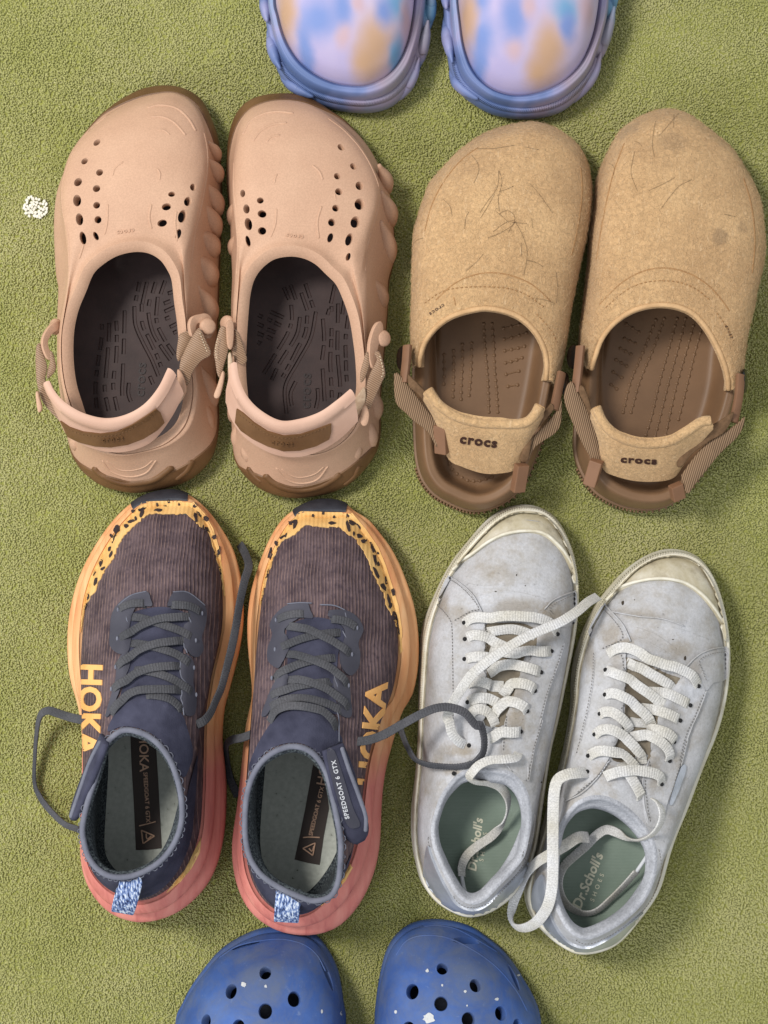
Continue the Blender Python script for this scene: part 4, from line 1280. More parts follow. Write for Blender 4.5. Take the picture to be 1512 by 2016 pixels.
felt_clog('camel felt clog whose top is scattered with stray dark hairs, beside the tan clogs', W, Wf, O, dict(c=(975, 630),
    seams=[(px('B1', [(330, 1480), (450, 1370), (560, 1310), (700, 1275), (850, 1285), (1000, 1335), (1110, 1410), (1190, 1490)]), .0005),
           (px('B1', [(250, 970), (300, 780), (390, 600), (520, 440), (650, 340)]), .0006), (px('B1', [(1410, 480), (1420, 700), (1380, 980), (1340, 1150)]), .0006),
           (px('B1', [(465, 1450), (480, 1520)]), .0005)],
    stitch=[px('B1', [(250, 1500), (380, 1415), (520, 1385), (700, 1378), (860, 1390), (1000, 1435), (1140, 1530)]), px('B2', [(1180, 150), (1290, 280), (1350, 400)])],
    cl=(px('B2', [(400, 118)])[0], (-1, .66), 7.5),
    hairs=[px('B1', L) for L in [[(630, 350), (740, 355), (830, 342), (920, 328)], [(600, 400), (640, 450), (655, 500), (640, 560), (615, 610)], [(800, 515), (800, 580), (780, 660), (720, 740), (660, 830)],
           [(805, 520), (825, 590), (815, 650), (798, 720), (805, 820)], [(915, 628), (860, 655), (800, 672)], [(580, 820), (555, 870), (548, 950)], [(770, 810), (830, 860), (870, 900)],
           [(800, 840), (860, 812), (910, 840), (918, 890), (870, 975)], [(918, 890), (960, 960), (1000, 1060), (1010, 1150), (985, 1290)], [(720, 1015), (800, 985), (900, 925), (920, 900)],
           [(760, 970), (840, 910), (920, 880)], [(685, 1135), (640, 1190), (560, 1260)], [(1030, 610), (1100, 690), (1200, 830)], [(390, 730), (440, 780), (455, 850)], [(665, 870), (720, 780), (770, 690)],
           [(1225, 1270), (1235, 1380), (1225, 1500)], [(1070, 1465), (1140, 1475), (1215, 1500)], [(970, 1050), (968, 1150)], [(1000, 340), (1060, 355), (1100, 360)], [(170, 1060), (200, 1030), (240, 1018)], [(1010, 1180), (1080, 1200), (1130, 1230)], [(1045, 870), (1050, 940)], [(900, 900), (1010, 910)]]],
    stains=[],
    beads=[(px('B2', [(830, 230), (845, 420), (850, 580), (865, 740), (875, 920)]), 15), (px('B2', [(765, 230), (775, 420), (790, 580), (800, 740), (805, 920)]), 15),
           (px('B2', [(670, 380), (668, 520), (662, 660), (650, 790)]), 9), (px('B2', [(598, 390), (598, 540), (590, 700), (588, 820)]), 9), (px('B2', [(530, 440), (530, 580), (528, 700), (525, 800)]), 8), (px('B2', [(455, 470), (455, 600), (452, 700)]), 5),
           (px('B2', [(920, 265), (1000, 245), (1100, 220)]), 4), (px('B2', [(925, 350), (1010, 330), (1100, 300)]), 4), (px('B2', [(930, 440), (1010, 425), (1085, 405)]), 4), (px('B2', [(935, 535), (1000, 520), (1065, 495)]), 4), (px('B2', [(940, 625), (1040, 600)]), 2), (px('B2', [(955, 720), (1030, 708)]), 2),
           (px('B2', [(480, 1280), (520, 1370), (620, 1450), (720, 1460), (830, 1430)]), 10)],
    strap=(px('B2', [(330, 745, 66), (420, 865, 66), (560, 955, 65), (720, 1000, 64), (900, 1012, 64), (1080, 1002, 64), (1160, 945, 65), (1205, 870, 66)]),
           px('B2', [(330, 830, 60), (420, 1000, 52), (500, 1260, 41), (600, 1325, 40), (760, 1378, 39), (900, 1378, 39), (1010, 1340, 40), (1080, 1170, 48), (1190, 960, 59)])),
    st=(px('B2', [(725, 1148)])[0], (1, .13), 17.5, 1.18),
    hang=[dict(bar=px('B2', [(168, 400, 50), (158, 540, 53), (140, 690, 55)]), n=(-.55, 0, .8), riv=px('B2', [(125, 500, 44)])[0], rax=(-1, 0, .35),
               web=[(px('B2', [(168, 628), (196, 640), (312, 760), (346, 830), (402, 965), (330, 880), (240, 770), (182, 722)]), 58, 51, WEBDARK), (px('B2', [(62, 645), (76, 614), (106, 626), (200, 742), (310, 890), (404, 1004), (412, 1040), (398, 1195), (330, 1078), (212, 986), (160, 932), (76, 842)]), 56, 48, WEB)],
               clip=px('B2', [(430, 1020, 53), (440, 1240, 45)]) + [(-.5, -.4, .75)]),
          dict(bar=px('B2', [(1375, 610, 50), (1350, 740, 53), (1315, 900, 55)]), n=(.55, 0, .8), riv=px('B2', [(1402, 700, 42)])[0], rax=(1, 0, .35),
               web=[(px('B2', [(1292, 852), (1312, 900), (1232, 1000), (1152, 1102), (1112, 1300), (1045, 1292), (1090, 1170), (1130, 1060), (1230, 930)]), 58, 48, WEBDARK), (px('B2', [(1376, 832), (1370, 1000), (1330, 1080), (1240, 1142), (1162, 1202), (1112, 1302), (1122, 1162), (1182, 1082), (1282, 982), (1352, 882)]), 54, 46, WEB)],
               clip=px('B2', [(1065, 1330, 50), (1030, 1540, 42)]) + [(.4, -.4, .8)])]))

W = (px('B3', [(750, 145, 8), (890, 172, 8), (1010, 252, 8), (1135, 350, 8), (1245, 460, 8), (1325, 590, 8), (1385, 690, 8), (1435, 830, 8), (1455, 1000, 8)]),
     px('B3', [(1458, 1150, 8), (1432, 1300, 8), (1395, 1450, 8)]) + px('B4', [(1375, 60, 8), (1330, 250, 8), (1305, 450, 8), (1285, 650, 8), (1230, 880, 8), (1130, 1130, 8), (1010, 1320, 8), (880, 1450, 8), (770, 1512, 8)]),
     px('B4', [(650, 1528, 8), (500, 1510, 8), (370, 1460, 8), (270, 1390, 8), (200, 1290, 8), (152, 1180, 8), (135, 1060, 8), (142, 900, 8)]),
     px('B4', [(155, 700, 8), (170, 450, 8), (198, 250, 8), (218, 60, 8)]) + px('B3', [(175, 1400, 8), (190, 1250, 8), (200, 1050, 8), (230, 850, 8), (250, 680, 8), (295, 545, 8), (355, 430, 8), (412, 322, 8), (492, 252, 8), (610, 185, 8)]))
Wf = (px('B4', [(172, 470, 16), (182, 250, 16), (205, 60, 16)]) + px('B3', [(160, 1400, 16), (175, 1250, 16), (185, 1050, 16), (215, 850, 16), (235, 680, 16), (280, 540, 16), (340, 420, 16), (400, 310, 16), (480, 240, 16), (600, 170, 16)]),
      px('B3', [(750, 132, 16), (900, 160, 16), (1020, 240, 16), (1150, 340, 16), (1260, 450, 16), (1340, 580, 16), (1400, 680, 16), (1450, 820, 16), (1470, 1000, 16), (1475, 1150, 16), (1450, 1300, 16), (1410, 1450, 16)]) + px('B4', [(1395, 60, 16), (1345, 250, 16), (1322, 400, 16), (1305, 560, 16), (1280, 670, 16)]))
O = (px('B4', [(232, 520, 45), (265, 420, 50), (310, 300, 56), (390, 190, 61), (500, 105, 65), (620, 55, 67)]),
     px('B4', [(760, 36, 68), (900, 56, 67), (1010, 110, 65), (1100, 205, 62), (1175, 330, 58), (1235, 470, 53), (1266, 600, 48), (1268, 670, 45)]))
felt_clog('camel felt clog with grey smudges near the right edge, its toe the most worn', W, Wf, O, dict(c=(1322, 620),
    seams=[(px('B3', [(260, 1580), (400, 1440), (520, 1360), (650, 1315), (780, 1310), (920, 1345), (1050, 1420), (1150, 1520), (1230, 1630)]), .0005),
           (px('B3', [(240, 1250), (300, 900), (370, 600), (450, 380)]), .0006), (px('B3', [(1330, 640), (1390, 850), (1415, 1100), (1395, 1350)]), .0006)],
    stitch=[px('B3', [(310, 1600), (450, 1480), (580, 1420), (720, 1402), (860, 1415), (980, 1465), (1100, 1560)]), px('B4', [(1150, 130), (1220, 230), (1280, 350)])],
    cl=(px('B4', [(1238, 262)])[0], (.45, .9), 6),
    hairs=[px('B3', L) for L in [[(680, 225), (665, 300), (655, 400), (672, 490)], [(850, 165), (810, 210), (760, 270), (705, 330)], [(525, 450), (505, 540), (500, 620), (545, 740)], [(820, 640), (730, 690), (630, 735)],
           [(945, 655), (850, 705), (770, 800), (720, 870)], [(330, 530), (375, 560), (370, 620)], [(1185, 910), (1270, 930)], [(520, 370), (560, 385), (580, 410)], [(815, 170), (812, 270)]]],
    stains=[px('B3', [(1160, 1075)])[0] + (.0062, .42), px('B3', [(1330, 1010)])[0] + (.005, .35), px('B3', [(800, 370)])[0] + (.012, .32), px('B3', [(470, 290)])[0] + (.012, .35)],
    beads=[(px('B4', [(720, 180), (620, 430), (540, 620), (490, 830)]), 15), (px('B4', [(780, 170), (700, 390), (610, 600), (545, 830)]), 15), (px('B4', [(870, 170), (800, 420), (740, 640), (690, 860), (650, 990)]), 17), (px('B4', [(930, 170), (870, 400), (810, 620), (760, 820), (715, 1000)]), 17),
           (px('B4', [(1000, 170), (940, 380), (870, 620), (820, 840), (790, 990)]), 17), (px('B4', [(1050, 220), (990, 430), (930, 680), (880, 880)]), 14),
           (px('B4', [(500, 310), (575, 345)]), 3), (px('B4', [(470, 380), (545, 420)]), 3), (px('B4', [(440, 460), (515, 505)]), 3), (px('B4', [(420, 545), (480, 585)]), 2), (px('B4', [(405, 635), (445, 665)]), 2), (px('B4', [(470, 180), (600, 265)]), 4)],
    strap=(px('B4', [(300, 795, 66), (340, 885, 66), (420, 975, 65), (540, 1032, 65), (680, 1050, 64), (820, 1030, 65), (940, 962, 65), (1040, 895, 66), (1105, 885, 66)]),
           px('B4', [(295, 880, 60), (340, 1020, 54), (365, 1210, 44), (430, 1255, 41), (560, 1290, 40), (700, 1298, 40), (830, 1275, 41), (900, 1180, 46), (1000, 1050, 54), (1105, 930, 62)])),
    st=(px('B4', [(600, 1168)])[0], (1, .06), 12.5, 1.6),
    hang=[dict(bar=px('B4', [(190, 365, 50), (175, 520, 53), (155, 690, 55)]), n=(-.55, 0, .8), riv=px('B4', [(138, 440, 44)])[0], rax=(-1, 0, .35),
               web=[(px('B4', [(186, 642), (224, 668), (272, 820), (304, 960), (270, 905), (222, 782), (182, 702)]), 58, 52, WEBDARK), (px('B4', [(74, 700), (96, 640), (130, 614), (172, 690), (232, 800), (290, 920), (332, 1012), (330, 1180), (292, 1172), (242, 1120), (182, 1010), (110, 850), (80, 770)]), 57, 48, WEB)],
               clip=px('B4', [(305, 1170, 51), (255, 1340, 44)]) + [(-.4, -.4, .8)]),
          dict(bar=px('B4', [(1318, 565, 50), (1305, 720, 53), (1270, 900, 55)]), n=(.5, 0, .85), riv=px('B4', [(1345, 610, 44)])[0], rax=(1, 0, .35),
               web=[(px('B4', [(1272, 830), (1212, 962), (1100, 1032), (982, 1120), (902, 1212), (870, 1202), (900, 1102), (1000, 1002), (1100, 932), (1202, 870)]), 60, 52, WEBDARK), (px('B4', [(1346, 862), (1336, 932), (1290, 1010), (1182, 1112), (1082, 1232), (1002, 1332), (942, 1402), (900, 1292), (922, 1242), (1002, 1132), (1090, 1042), (1202, 972), (1302, 902)]), 56, 47, WEB)],
               clip=px('B4', [(860, 1340, 49), (880, 1440, 43)]) + [(.3, -.4, .85)])]))
# ------------------------------------------------------------------ trail running shoes
def runner_mats():
    m = M('ribbed_knit', 0.85, 0.15)
    co = m.coord()
    wob = m.noise(22, 2)
    vv = m.n('ShaderNodeVectorMath', operation='ADD')
    cx_ = m.n('ShaderNodeCombineXYZ'); m.l(m.math('MULTIPLY', m.math('SUBTRACT', wob, 0.5), 0.005), cx_.inputs[0])
    m.l(co, vv.inputs[0]); m.l(cx_.outputs[0], vv.inputs[1])
    st = m.wave(150, vv.outputs[0], 0.0, 'X')
    base = m.ramp(m.noise(55, 5, 0.7), [(0.35, srgb(66, 55, 60)), (0.62, srgb(98, 83, 86))])
    lines = m.ramp(st, [(0.90, 0.0), (0.985, 1.0)])
    brk = m.ramp(m.noise(160, 3), [(0.35, 0.1), (0.6, 0.6)])
    fac = m.math('MULTIPLY', lines, brk)
    c = m.mix(fac, base, srgb(160, 132, 120))
    blot = m.ramp(m.noise(240, 3), [(0.55, 0.0), (0.72, 0.55)])
    m.color(m.mix(blot, c, srgb(52, 45, 56)))
    m.bump(st, 0.6, 0.0007)
    m.bump(m.noise(900, 2), 0.4, 0.0005)
    # foam of the midsole: apricot at the toe running into coral at the heel, with streaks
    f = M('streaked_foam', 0.6, 0.25)
    co = f.coord()
    sep = f.n('ShaderNodeSeparateXYZ'); f.l(co, sep.inputs[0])
    t = f.n('ShaderNodeMapRange'); t.inputs[1].default_value = 0.015; t.inputs[2].default_value = -0.055
    f.l(sep.outputs[1], t.inputs[0])
    jit = f.math('ADD', t.outputs[0], f.math('MULTIPLY', f.math('SUBTRACT', f.noise(14, 2), 0.5), 0.5))
    stk = f.noise(1.0, 5, 0.65, f.coord((110, 12, 70)), 0.4)
    or_ = f.ramp(stk, [(0.28, srgb(198, 130, 90)), (0.42, srgb(212, 152, 104)), (0.58, srgb(222, 170, 122)), (0.75, srgb(228, 186, 140))])
    pk = f.ramp(stk, [(0.28, srgb(172, 98, 92)), (0.45, srgb(196, 118, 108)), (0.75, srgb(212, 142, 128))])
    f.color(f.mix(f.ramp(jit, [(0.25, 0.0), (0.75, 1.0)]), or_, pk))
    f.bump(f.noise(900, 2), 0.12, 0.0004)
    return m.m, f.m
KNIT, FOAM = runner_mats()
RUBBER = simple('black_rubber', srgb(38, 40, 48), srgb(58, 60, 68), 80, 0.55, 0.35, 700, 0.3)
SLATE = simple('slate_overlay', srgb(60, 60, 70), srgb(74, 74, 84), 40, 0.6, 0.25, 1200, 0.2)
SOCK = M('navy_sock', 0.9, 0.12)
SOCK.color(SOCK.ramp(SOCK.noise(70, 3), [(0.3, srgb(52, 53, 68)), (0.7, srgb(72, 73, 90))])); SOCK.bump(SOCK.noise(1100, 2), 0.5, 0.0005); SOCK = SOCK.m
LINING = M('speckled_lining', 0.9, 0.1)
LINING.color(LINING.ramp(LINING.noise(800, 3), [(0.42, srgb(44, 48, 54)), (0.70, srgb(104, 112, 114))])); LINING.bump(LINING.noise(700, 2), .4, .0005); LINING = LINING.m
PIPING = simple('grey_piping', srgb(98, 100, 112), srgb(118, 120, 132), 90, 0.85, 0.15, 900, 0.4)
SANDBED = M('pale_insole', 0.85, 0.12)
_sp = SANDBED.ramp(SANDBED.noise(330, 3, 0.6), [(0.25, srgb(88, 90, 78)), (0.32, srgb(168, 172, 164)), (0.7, srgb(186, 190, 182))])
SANDBED.color(_sp); SANDBED.bump(SANDBED.noise(900, 2), .25, .0004); SANDBED = SANDBED.m
LABELTAPE = M('woven_label', 0.85, 0.15)
LABELTAPE.color(LABELTAPE.ramp(LABELTAPE.wave(420, LABELTAPE.coord(rotz=.7), .5, 'X'), [(0.2, srgb(50, 44, 44)), (0.8, srgb(92, 84, 80))])); LABELTAPE = LABELTAPE.m
GOLD = M('apricot_overlay', 0.6, 0.25)
GOLD.color(GOLD.ramp(GOLD.noise(45, 4), [(0.3, srgb(214, 166, 100)), (0.55, srgb(226, 184, 118)), (0.75, srgb(232, 196, 138))])); GOLD.bump(GOLD.wave(118, GOLD.coord(), 0.0, 'X'), .4, .0005); GOLD = GOLD.m
SPECK = simple('dark_print', srgb(50, 42, 44), srgb(66, 56, 56), 200, 0.8, 0.15)
LETTER = simple('apricot_print', srgb(224, 164, 96), srgb(236, 184, 118), 60, 0.6, 0.2)
LETTERPALE = simple('pale_print', srgb(214, 176, 150), None, rough=0.7)
GLOSSPRINT = simple('white_print', srgb(206, 208, 212), None, rough=0.5)
def lace_mat(name, c1, c2, rib=1100):
    m = M(name, 0.85, 0.15)
    w = m.noise(rib, 2)
    m.color(m.mix(1.0, m.ramp(m.noise(40, 3), [(0.3, c1), (0.7, c2)]), m.ramp(w, [(0.35, 0.75), (0.65, 1.05)]), 'MULTIPLY'))
    m.bump(w, .5, .0005)
    return m.m
GREYLACE = lace_mat('charcoal_lace', srgb(70, 71, 75), srgb(88, 88, 92))
PULLTAB = M('flecked_tab', 0.8, 0.2)
PULLTAB.color(PULLTAB.ramp(PULLTAB.noise(1.0, 3, .6, PULLTAB.coord((900, 240, 240))), [(0.38, srgb(40, 50, 84)), (0.5, srgb(108, 132, 182)), (0.62, srgb(214, 222, 232))])); PULLTAB = PULLTAB.m

def lace_rib(P, N, w, t, pitch=0.0017):
    """flat lace with woven cross ribs"""
    P = np.asarray(P); L = np.concatenate([[0], np.cumsum(np.linalg.norm(np.diff(P, axis=0), axis=1))])
    n = max(8, int(L[-1] / (pitch / 4)))
    t_ = np.linspace(0, L[-1], n)
    Q = np.stack([np.interp(t_, L, P[:, k]) for k in range(3)], 1)
    M_ = np.stack([np.interp(t_, L, N[:, k]) for k in range(3)], 1)
    T, S, U = frames(Q, M_)
    rib = 1 + 0.30 * np.sin(np.arange(n) * math.pi / 2)
    rows = []
    for (a, b) in ribbon_sec(w, t):
        rows.append(Q + S * (a * (1 + .012 * np.sin(np.arange(n) * math.pi / 2)))[:, None] + U * (b * rib)[:, None])
    return loft(list(np.stack(rows, 1)), True, True, True)

def lay_lace(s, pts, w, t, off, arch=0.0, tuck=0.0):
    P, N = s.path(pts, 0.0, 3, sm=14)
    u = np.linspace(0, 1, len(P))
    h = off + arch * np.sin(np.pi * u) - tuck * (np.clip(1 - u / .12, 0, 1) + np.clip((u - .88) / .12, 0, 1))
    P = P + N * h[:, None]
    return P, N

def press_in(s, rr, poly, depth):
    """sink the part of the upper inside a measured outline (the throat under the laces)"""
    P = np.array([p[:2] for p in spline([np.array(q[:2], float) for q in poly], True, 4)])
    for r in rr[2:-2]:
        k = 1 - r[:, 2] / CAM_H
        X = r[:, 0] / (MM * k) + 756; Y = 1008 - r[:, 1] / (MM * k)
        for i in range(len(r)):
            x, y = X[i], Y[i]
            ins = False; j = len(P) - 1
            for q in range(len(P)):
                if (P[q][1] > y) != (P[j][1] > y) and x < (P[j][0] - P[q][0]) * (y - P[q][1]) / (P[j][1] - P[q][1] + 1e-9) + P[q][0]: ins = not ins
                j = q
            if ins:
                dd = np.sqrt(np.min(np.sum((P - np.array([x, y])) ** 2, 1)))
                r[i, 2] -= depth * min(1, dd / 9.0)

def runner(label, W, Md, O, d):
    s = Shoe('running_shoe', label, 'running shoe', 'pair of trail running shoes', *d['c'])
    Wr, Mr, Or = ring(*W), ring(*Md), ring(*O)
    # outsole
    s.part('outsole', loft([inset(Wr, .009, z=-.0005), inset(Wr, .0035, z=.0005), inset(Wr, .0030, z=.006), inset(Wr, .010, z=.008)], True, True, True), RUBBER, sharp=50)
    # midsole with two rolling ridges
    a1 = mid(Wr, Mr, .12, .36); a2 = mid(Wr, Mr, .48, .58); a3 = mid(Wr, Mr, .56, .80)
    prof = [inset(Wr, .006, z=.004), inset(Wr, .0012, z=.010), Wr, inset(a1, -.0012), inset(a2, .0014), inset(a3, -.0012), mid(Wr, Mr, .9, 1.03), Mr, inset(Mr, .003, dz=-.0015), inset(Mr, .008, dz=-.006), inset(Mr, .012, z=.018)]
    mv = loft(cr_rings(prof, 4), True, True, True)
    ms = s.part('midsole', mv, FOAM, sharp=60)
    # toe bumper of black rubber
    n = len(Wr)
    k = d['bump']
    idx = [(i % n) for i in range(-k[0], k[1] + 1)]
    def sub(R): return R[idx]
    r0 = [sub(inset(Wr, -.0008, z=.003)), sub(inset(Wr, -.0018, z=.012)), sub(inset(Wr, -.0016, dz=.003)), sub(inset(mid(Wr, Mr, .45, .75), -.0022)), sub(inset(mid(Wr, Mr, .86, .98), -.0006, dz=.0012)), sub(inset(mid(Wr, Mr, .98, 1), .001, dz=-.003))]
    s.part('toe_bumper', loft(cr_rings(r0, 3), False), RUBBER)
    # upper
    dome = ((0.05, .13), (0.13, .25), (.30, .43), (.55, .65), (.8, .86))
    M0 = inset(Mr, .0012, dz=-.003)
    rr = [q_.copy() for q_ in cr_rings([M0] + [mid(M0, Or, a, b) for a, b in dome] + [Or], 6)]
    press_in(s, rr, d['tongue'], .0022)
    uv_ = loft(rr, True)
    up = s.part('upper', uv_, KNIT)
    s.surface(uv_, mv)
    # smooth padded quarter round the heel and collar
    k0, k1 = int(d['quarter'][0] * n), int(d['quarter'][1] * n)
    qs = [inset(q_, -.0006, dz=.0002, sm=0)[k0:k1] for q_ in rr[int(len(rr) * .42):]]
    s.part('heel_quarter', loft(qs, False), SOCK, up)
    # rolled collar edge
    s.part('collar_piping', tube(Or, .0018, 8, closed=True), PIPING, up)
    s.part('collar_stitching', tube(inset(Or, -.0022, dz=-.0008) + out3(Or) * (0.0007 * np.sign(np.sin(np.arange(n) * 1.9)))[:, None], .00035, 4, closed=True), PIPING, up)
    # lining and insole
    Fl = inset(Mr, .0105, z=.034)
    I1 = inset(Or, .0028, dz=-.0045)
    li = cr_rings([Or, I1] + [mid(inset(Mr, .007), I1, a, b) for a, b in dome[::-1]] + [inset(Mr, .0075, z=.040), Fl], 3)
    s.part('lining', loft(li, True), LINING)
    cen = np.mean(Fl, 0)
    f1 = inset(Fl, .006, z=.0325); q = f1.copy(); q[:, 0] = f1[:, 0] * .2 + cen[0] * .8; q[:, 1] = f1[:, 1] * .65 + cen[1] * .35; q[:, 2] = .032
    iv = loft([Fl + np.array([0, 0, .0005]), f1, q], True, False, True)
    ins = s.part('insole', iv, SANDBED)
    keep = s.bvhs; s.surface(iv)
    lb = s.patch('insole_label', d['label'], LABELTAPE, .0005, 5, ins, smooth_poly=False)
    for (txt, c, xd, h, stt) in d['ltext']:
        s.letters('label_letter', txt, c, xd, h, LETTERPALE, lb, off=.0009, stretch=stt, bold=.01)
    for pl in d['ltri']:
        P, N = s.path(pl, .0009, 3, sm=0)
        s.part('label_mark', tube(P, .00045, 5), LETTERPALE, lb)
    s.bvhs = keep
    # toe overlay with jagged rim and printed specks
    ov = s.patch('toe_overlay', d['overlay'], GOLD, .0006, 4.5, up, smooth_poly=False)
    s.bvhs = keep
    for (x, y, a, b, ang) in d['specks']:
        r_ = random.Random(int(x * 7 + y))
        poly = []
        for k_ in range(11):
            th = 2 * math.pi * k_ / 11
            q = (1 + r_.uniform(-.28, .28))
            u_, v_ = a * q * math.cos(th), b * q * math.sin(th)
            ca, sa = math.cos(math.radians(ang)), math.sin(math.radians(ang))
            poly.append((x + u_ * ca - v_ * sa, y + u_ * sa + v_ * ca))
        s.patch('printed_speck', poly, SPECK, .0010, 4, ov, sub=2, skirt=0)
    for pl in d['mudguard']:
        s.patch('side_overlay', pl, GOLD, .0005, 4, up, smooth_poly=False)
    # lace stay, tongue, sock
    s.patch('sock_tongue', d['sock'], SOCK, .0009, 5, up)
    s.patch('tongue', d['tongue'], SOCK, .0007, 5, up)
    for pl in d['stay']:
        s.patch('lace_stay', pl, SLATE, .0014, 4.5, up, skirt=.001)
    for pl in d['stayline']:
        s.line('stay_edge', pl, .00045, PIPING, .0012, up)
    for (x, y) in d['eyes']:
        p, nn = s.cast(x, y, .0016)
        s.part('eyelet', ellipsoid(p, np.diag([.0008, .0016, .0006]), 8, 5), PIPING, up)
    for (txt, c, xd, h, stt, sk) in d['logo']:
        s.letters('logo_letter', txt, c, xd, h, LETTER, up, off=.0006, bold=.035, spacing=1.02, stretch=stt, skew=sk, clip=True)
    for pl in d['creases']:
        s.line('edge_line', pl, .0005, GOLD, .0002, up)
    # laces
    lace = None
    for j, (pts, over) in enumerate(d['laces']):
        P, N = lay_lace(s, pts, .0052, .0013, .0018 + (.0011 if over else 0), .0010 if over else .0004, .0026)
        o = s.part('shoelace' if lace is None else 'lace_crossing', lace_rib(P, N, .0052, .0010), GREYLACE, lace)
        if lace is None: lace = o
    for (pts, up_) in d['loose']:
        P = spline(np.array(world_pts(pts)), False, 12)
        N = np.array(spline(np.array(up_, float), False, 12))
        N = np.stack([np.interp(np.linspace(0, 1, len(P)), np.linspace(0, 1, len(N)), N[:, k]) for k in range(3)], 1)
        s.part('lace_end', lace_rib(P, N, .0056, .0013), GREYLACE, lace)
    # pull tab at the heel and side flap
    t0, t1 = world_pts(d['tab'][:2])
    w_ = d['tab'][2]
    Q = spline([t0 + np.array([0, .004, -.001]), t0, (t0 + t1) / 2 + np.array([0, -.002, .003]), t1, t1 + np.array([0, .003, -.003]), (t0 + t1) / 2 + np.array([0, .004, -.004])], False, 6)
    s.part('pull_tab', ribbon(Q, w_, .0016, np.array([0, -.6, .8])), PULLTAB, sharp=60)
    fl = d['flap']
    Q = spline(np.array(world_pts(fl['p'])), False, 8)
    fv = ribbon(Q, fl['w'], .0042, np.array(fl['n'], float), taper=np.clip(.72 + .28 * np.sin(np.linspace(.2, 2.7, len(Q))), 0, 1) * np.r_[np.ones(len(Q) - 4), .97, .9, .75, .45])
    fo = s.part('collar_flap', fv, SOCK)
    s.surface(fv)
    if 'fpatch' in fl:
        fp = s.patch('flap_patch', fl['fpatch'], SLATE, .0006, 4, fo)
        s.letters('flap_letter', fl['txt'][0], fl['txt'][1], fl['txt'][2], fl['txt'][3], GLOSSPRINT, fp, off=.0010, bold=.012, spacing=1.15)
    s.line('flap_edge', fl['edge'], .0014, PIPING, 0, fo)
    s.bvhs = keep
    return s

def out3(R):
    N = out_normals(R)
    return np.column_stack([N, np.zeros(len(N))])

def jag(pts, amp, seed):
    """uneven torn-looking edge between measured points"""
    r_ = random.Random(seed)
    S = resample(spline([np.array(p[:2], float) for p in pts], False, 10), max(8, int(len(pts) * 6)))
    out = []
    for i, p in enumerate(S):
        out.append((p[0] + r_.uniform(-amp, amp), p[1] + r_.uniform(-amp, amp)))
    return out
def sk(crop, L):
    s_ = CROPS[crop][2]
    return [px(crop, [(a[0], a[1])])[0] + (a[2] / s_, a[3] / s_, a[4]) for a in L]

Z = lambda crop, pts, z: px(crop, [p + (z,) for p in pts])
# ---- left of the pair
W = (Z('C1', [(950, 60), (1050, 72), (1130, 112), (1220, 195), (1300, 300), (1370, 420), (1415, 560), (1438, 700)], 16),
     Z('C1', [(1445, 850), (1440, 950), (1420, 1080), (1390, 1200), (1350, 1350)], 16) + Z('C2', [(1325, 60), (1310, 200), (1312, 330), (1325, 450), (1335, 600), (1330, 800), (1310, 950), (1270, 1100), (1200, 1230), (1080, 1350), (950, 1420)], 16),
     Z('C2', [(800, 1450), (680, 1430), (580, 1380), (490, 1280), (430, 1150), (408, 1000)], 16) + Z('C2', [(408, 850), (412, 700), (418, 500), (418, 250)], 16),
     Z('C2', [(400, 100)], 16) + Z('C1', [(380, 1400), (345, 1300), (325, 1180), (318, 1050), (325, 900), (350, 760), (400, 600), (480, 440), (580, 290), (680, 180), (800, 95)], 16))
Md = (Z('C1', [(950, 128), (1040, 126), (1120, 138), (1205, 240), (1265, 390), (1305, 550), (1322, 700)], 33),
      Z('C1', [(1322, 900), (1290, 1080), (1250, 1250), (1215, 1480)], 38) + Z('C2', [(1205, 200), (1200, 400), (1195, 600), (1180, 850), (1145, 990), (1075, 1140), (960, 1270), (860, 1325)], 43),
      Z('C2', [(750, 1342), (600, 1275), (515, 1205), (450, 1110), (425, 1000), (428, 850), (440, 650), (450, 450)], 43) + Z('C2', [(445, 250)], 41),
      Z('C2', [(432, 120)], 40) + Z('C1', [(415, 1400), (395, 1250), (386, 1100), (388, 1000), (400, 850), (420, 730), (460, 600), (520, 470), (600, 340), (690, 230), (790, 145)], 36))
O = (px('C2', [(660, 225, 112), (780, 240, 112), (880, 300, 111), (960, 400, 109), (1010, 520, 107), (1040, 650, 105)]),
     px('C2', [(1046, 780, 103), (1020, 900, 102), (960, 1010, 102), (880, 1090, 103), (780, 1145, 105)]),
     px('C2', [(680, 1172, 106), (580, 1166, 106), (500, 1120, 105), (440, 1040, 104), (408, 930, 103)]),
     px('C2', [(402, 850, 103), (420, 750, 104), (450, 640, 105), (490, 520, 107), (520, 410, 109), (555, 310, 111)]))
sp_l = sk('C1', [(785, 175, 28, 14, -20), (790, 200, 10, 30, 20), (730, 185, 12, 6, -35), (720, 255, 22, 10, -15), (690, 285, 14, 12, 0), (752, 240, 7, 14, 0), (625, 305, 14, 30, 15), (605, 365, 8, 34, 15), (590, 345, 6, 10, 0), (583, 432, 8, 14, 10), (590, 470, 7, 22, 25), (527, 525, 9, 22, 10),
                  (540, 560, 16, 8, -40), (495, 640, 8, 26, 15), (480, 590, 14, 5, -40), (440, 740, 11, 24, 20), (425, 805, 8, 20, 15), (885, 140, 7, 12, 0), (1028, 142, 8, 14, 0), (895, 184, 26, 8, 0), (1130, 225, 10, 32, -15), (1155, 205, 22, 14, 35), (1200, 235, 18, 10, 50), (1130, 150, 9, 12, 0), (960, 122, 8, 6, 0),
                  (1205, 305, 20, 10, 35), (1178, 292, 4, 14, 0), (1253, 352, 8, 14, 0), (1285, 450, 5, 34, 5), (1298, 570, 5, 26, -5), (935, 155, 12, 4, 20)])
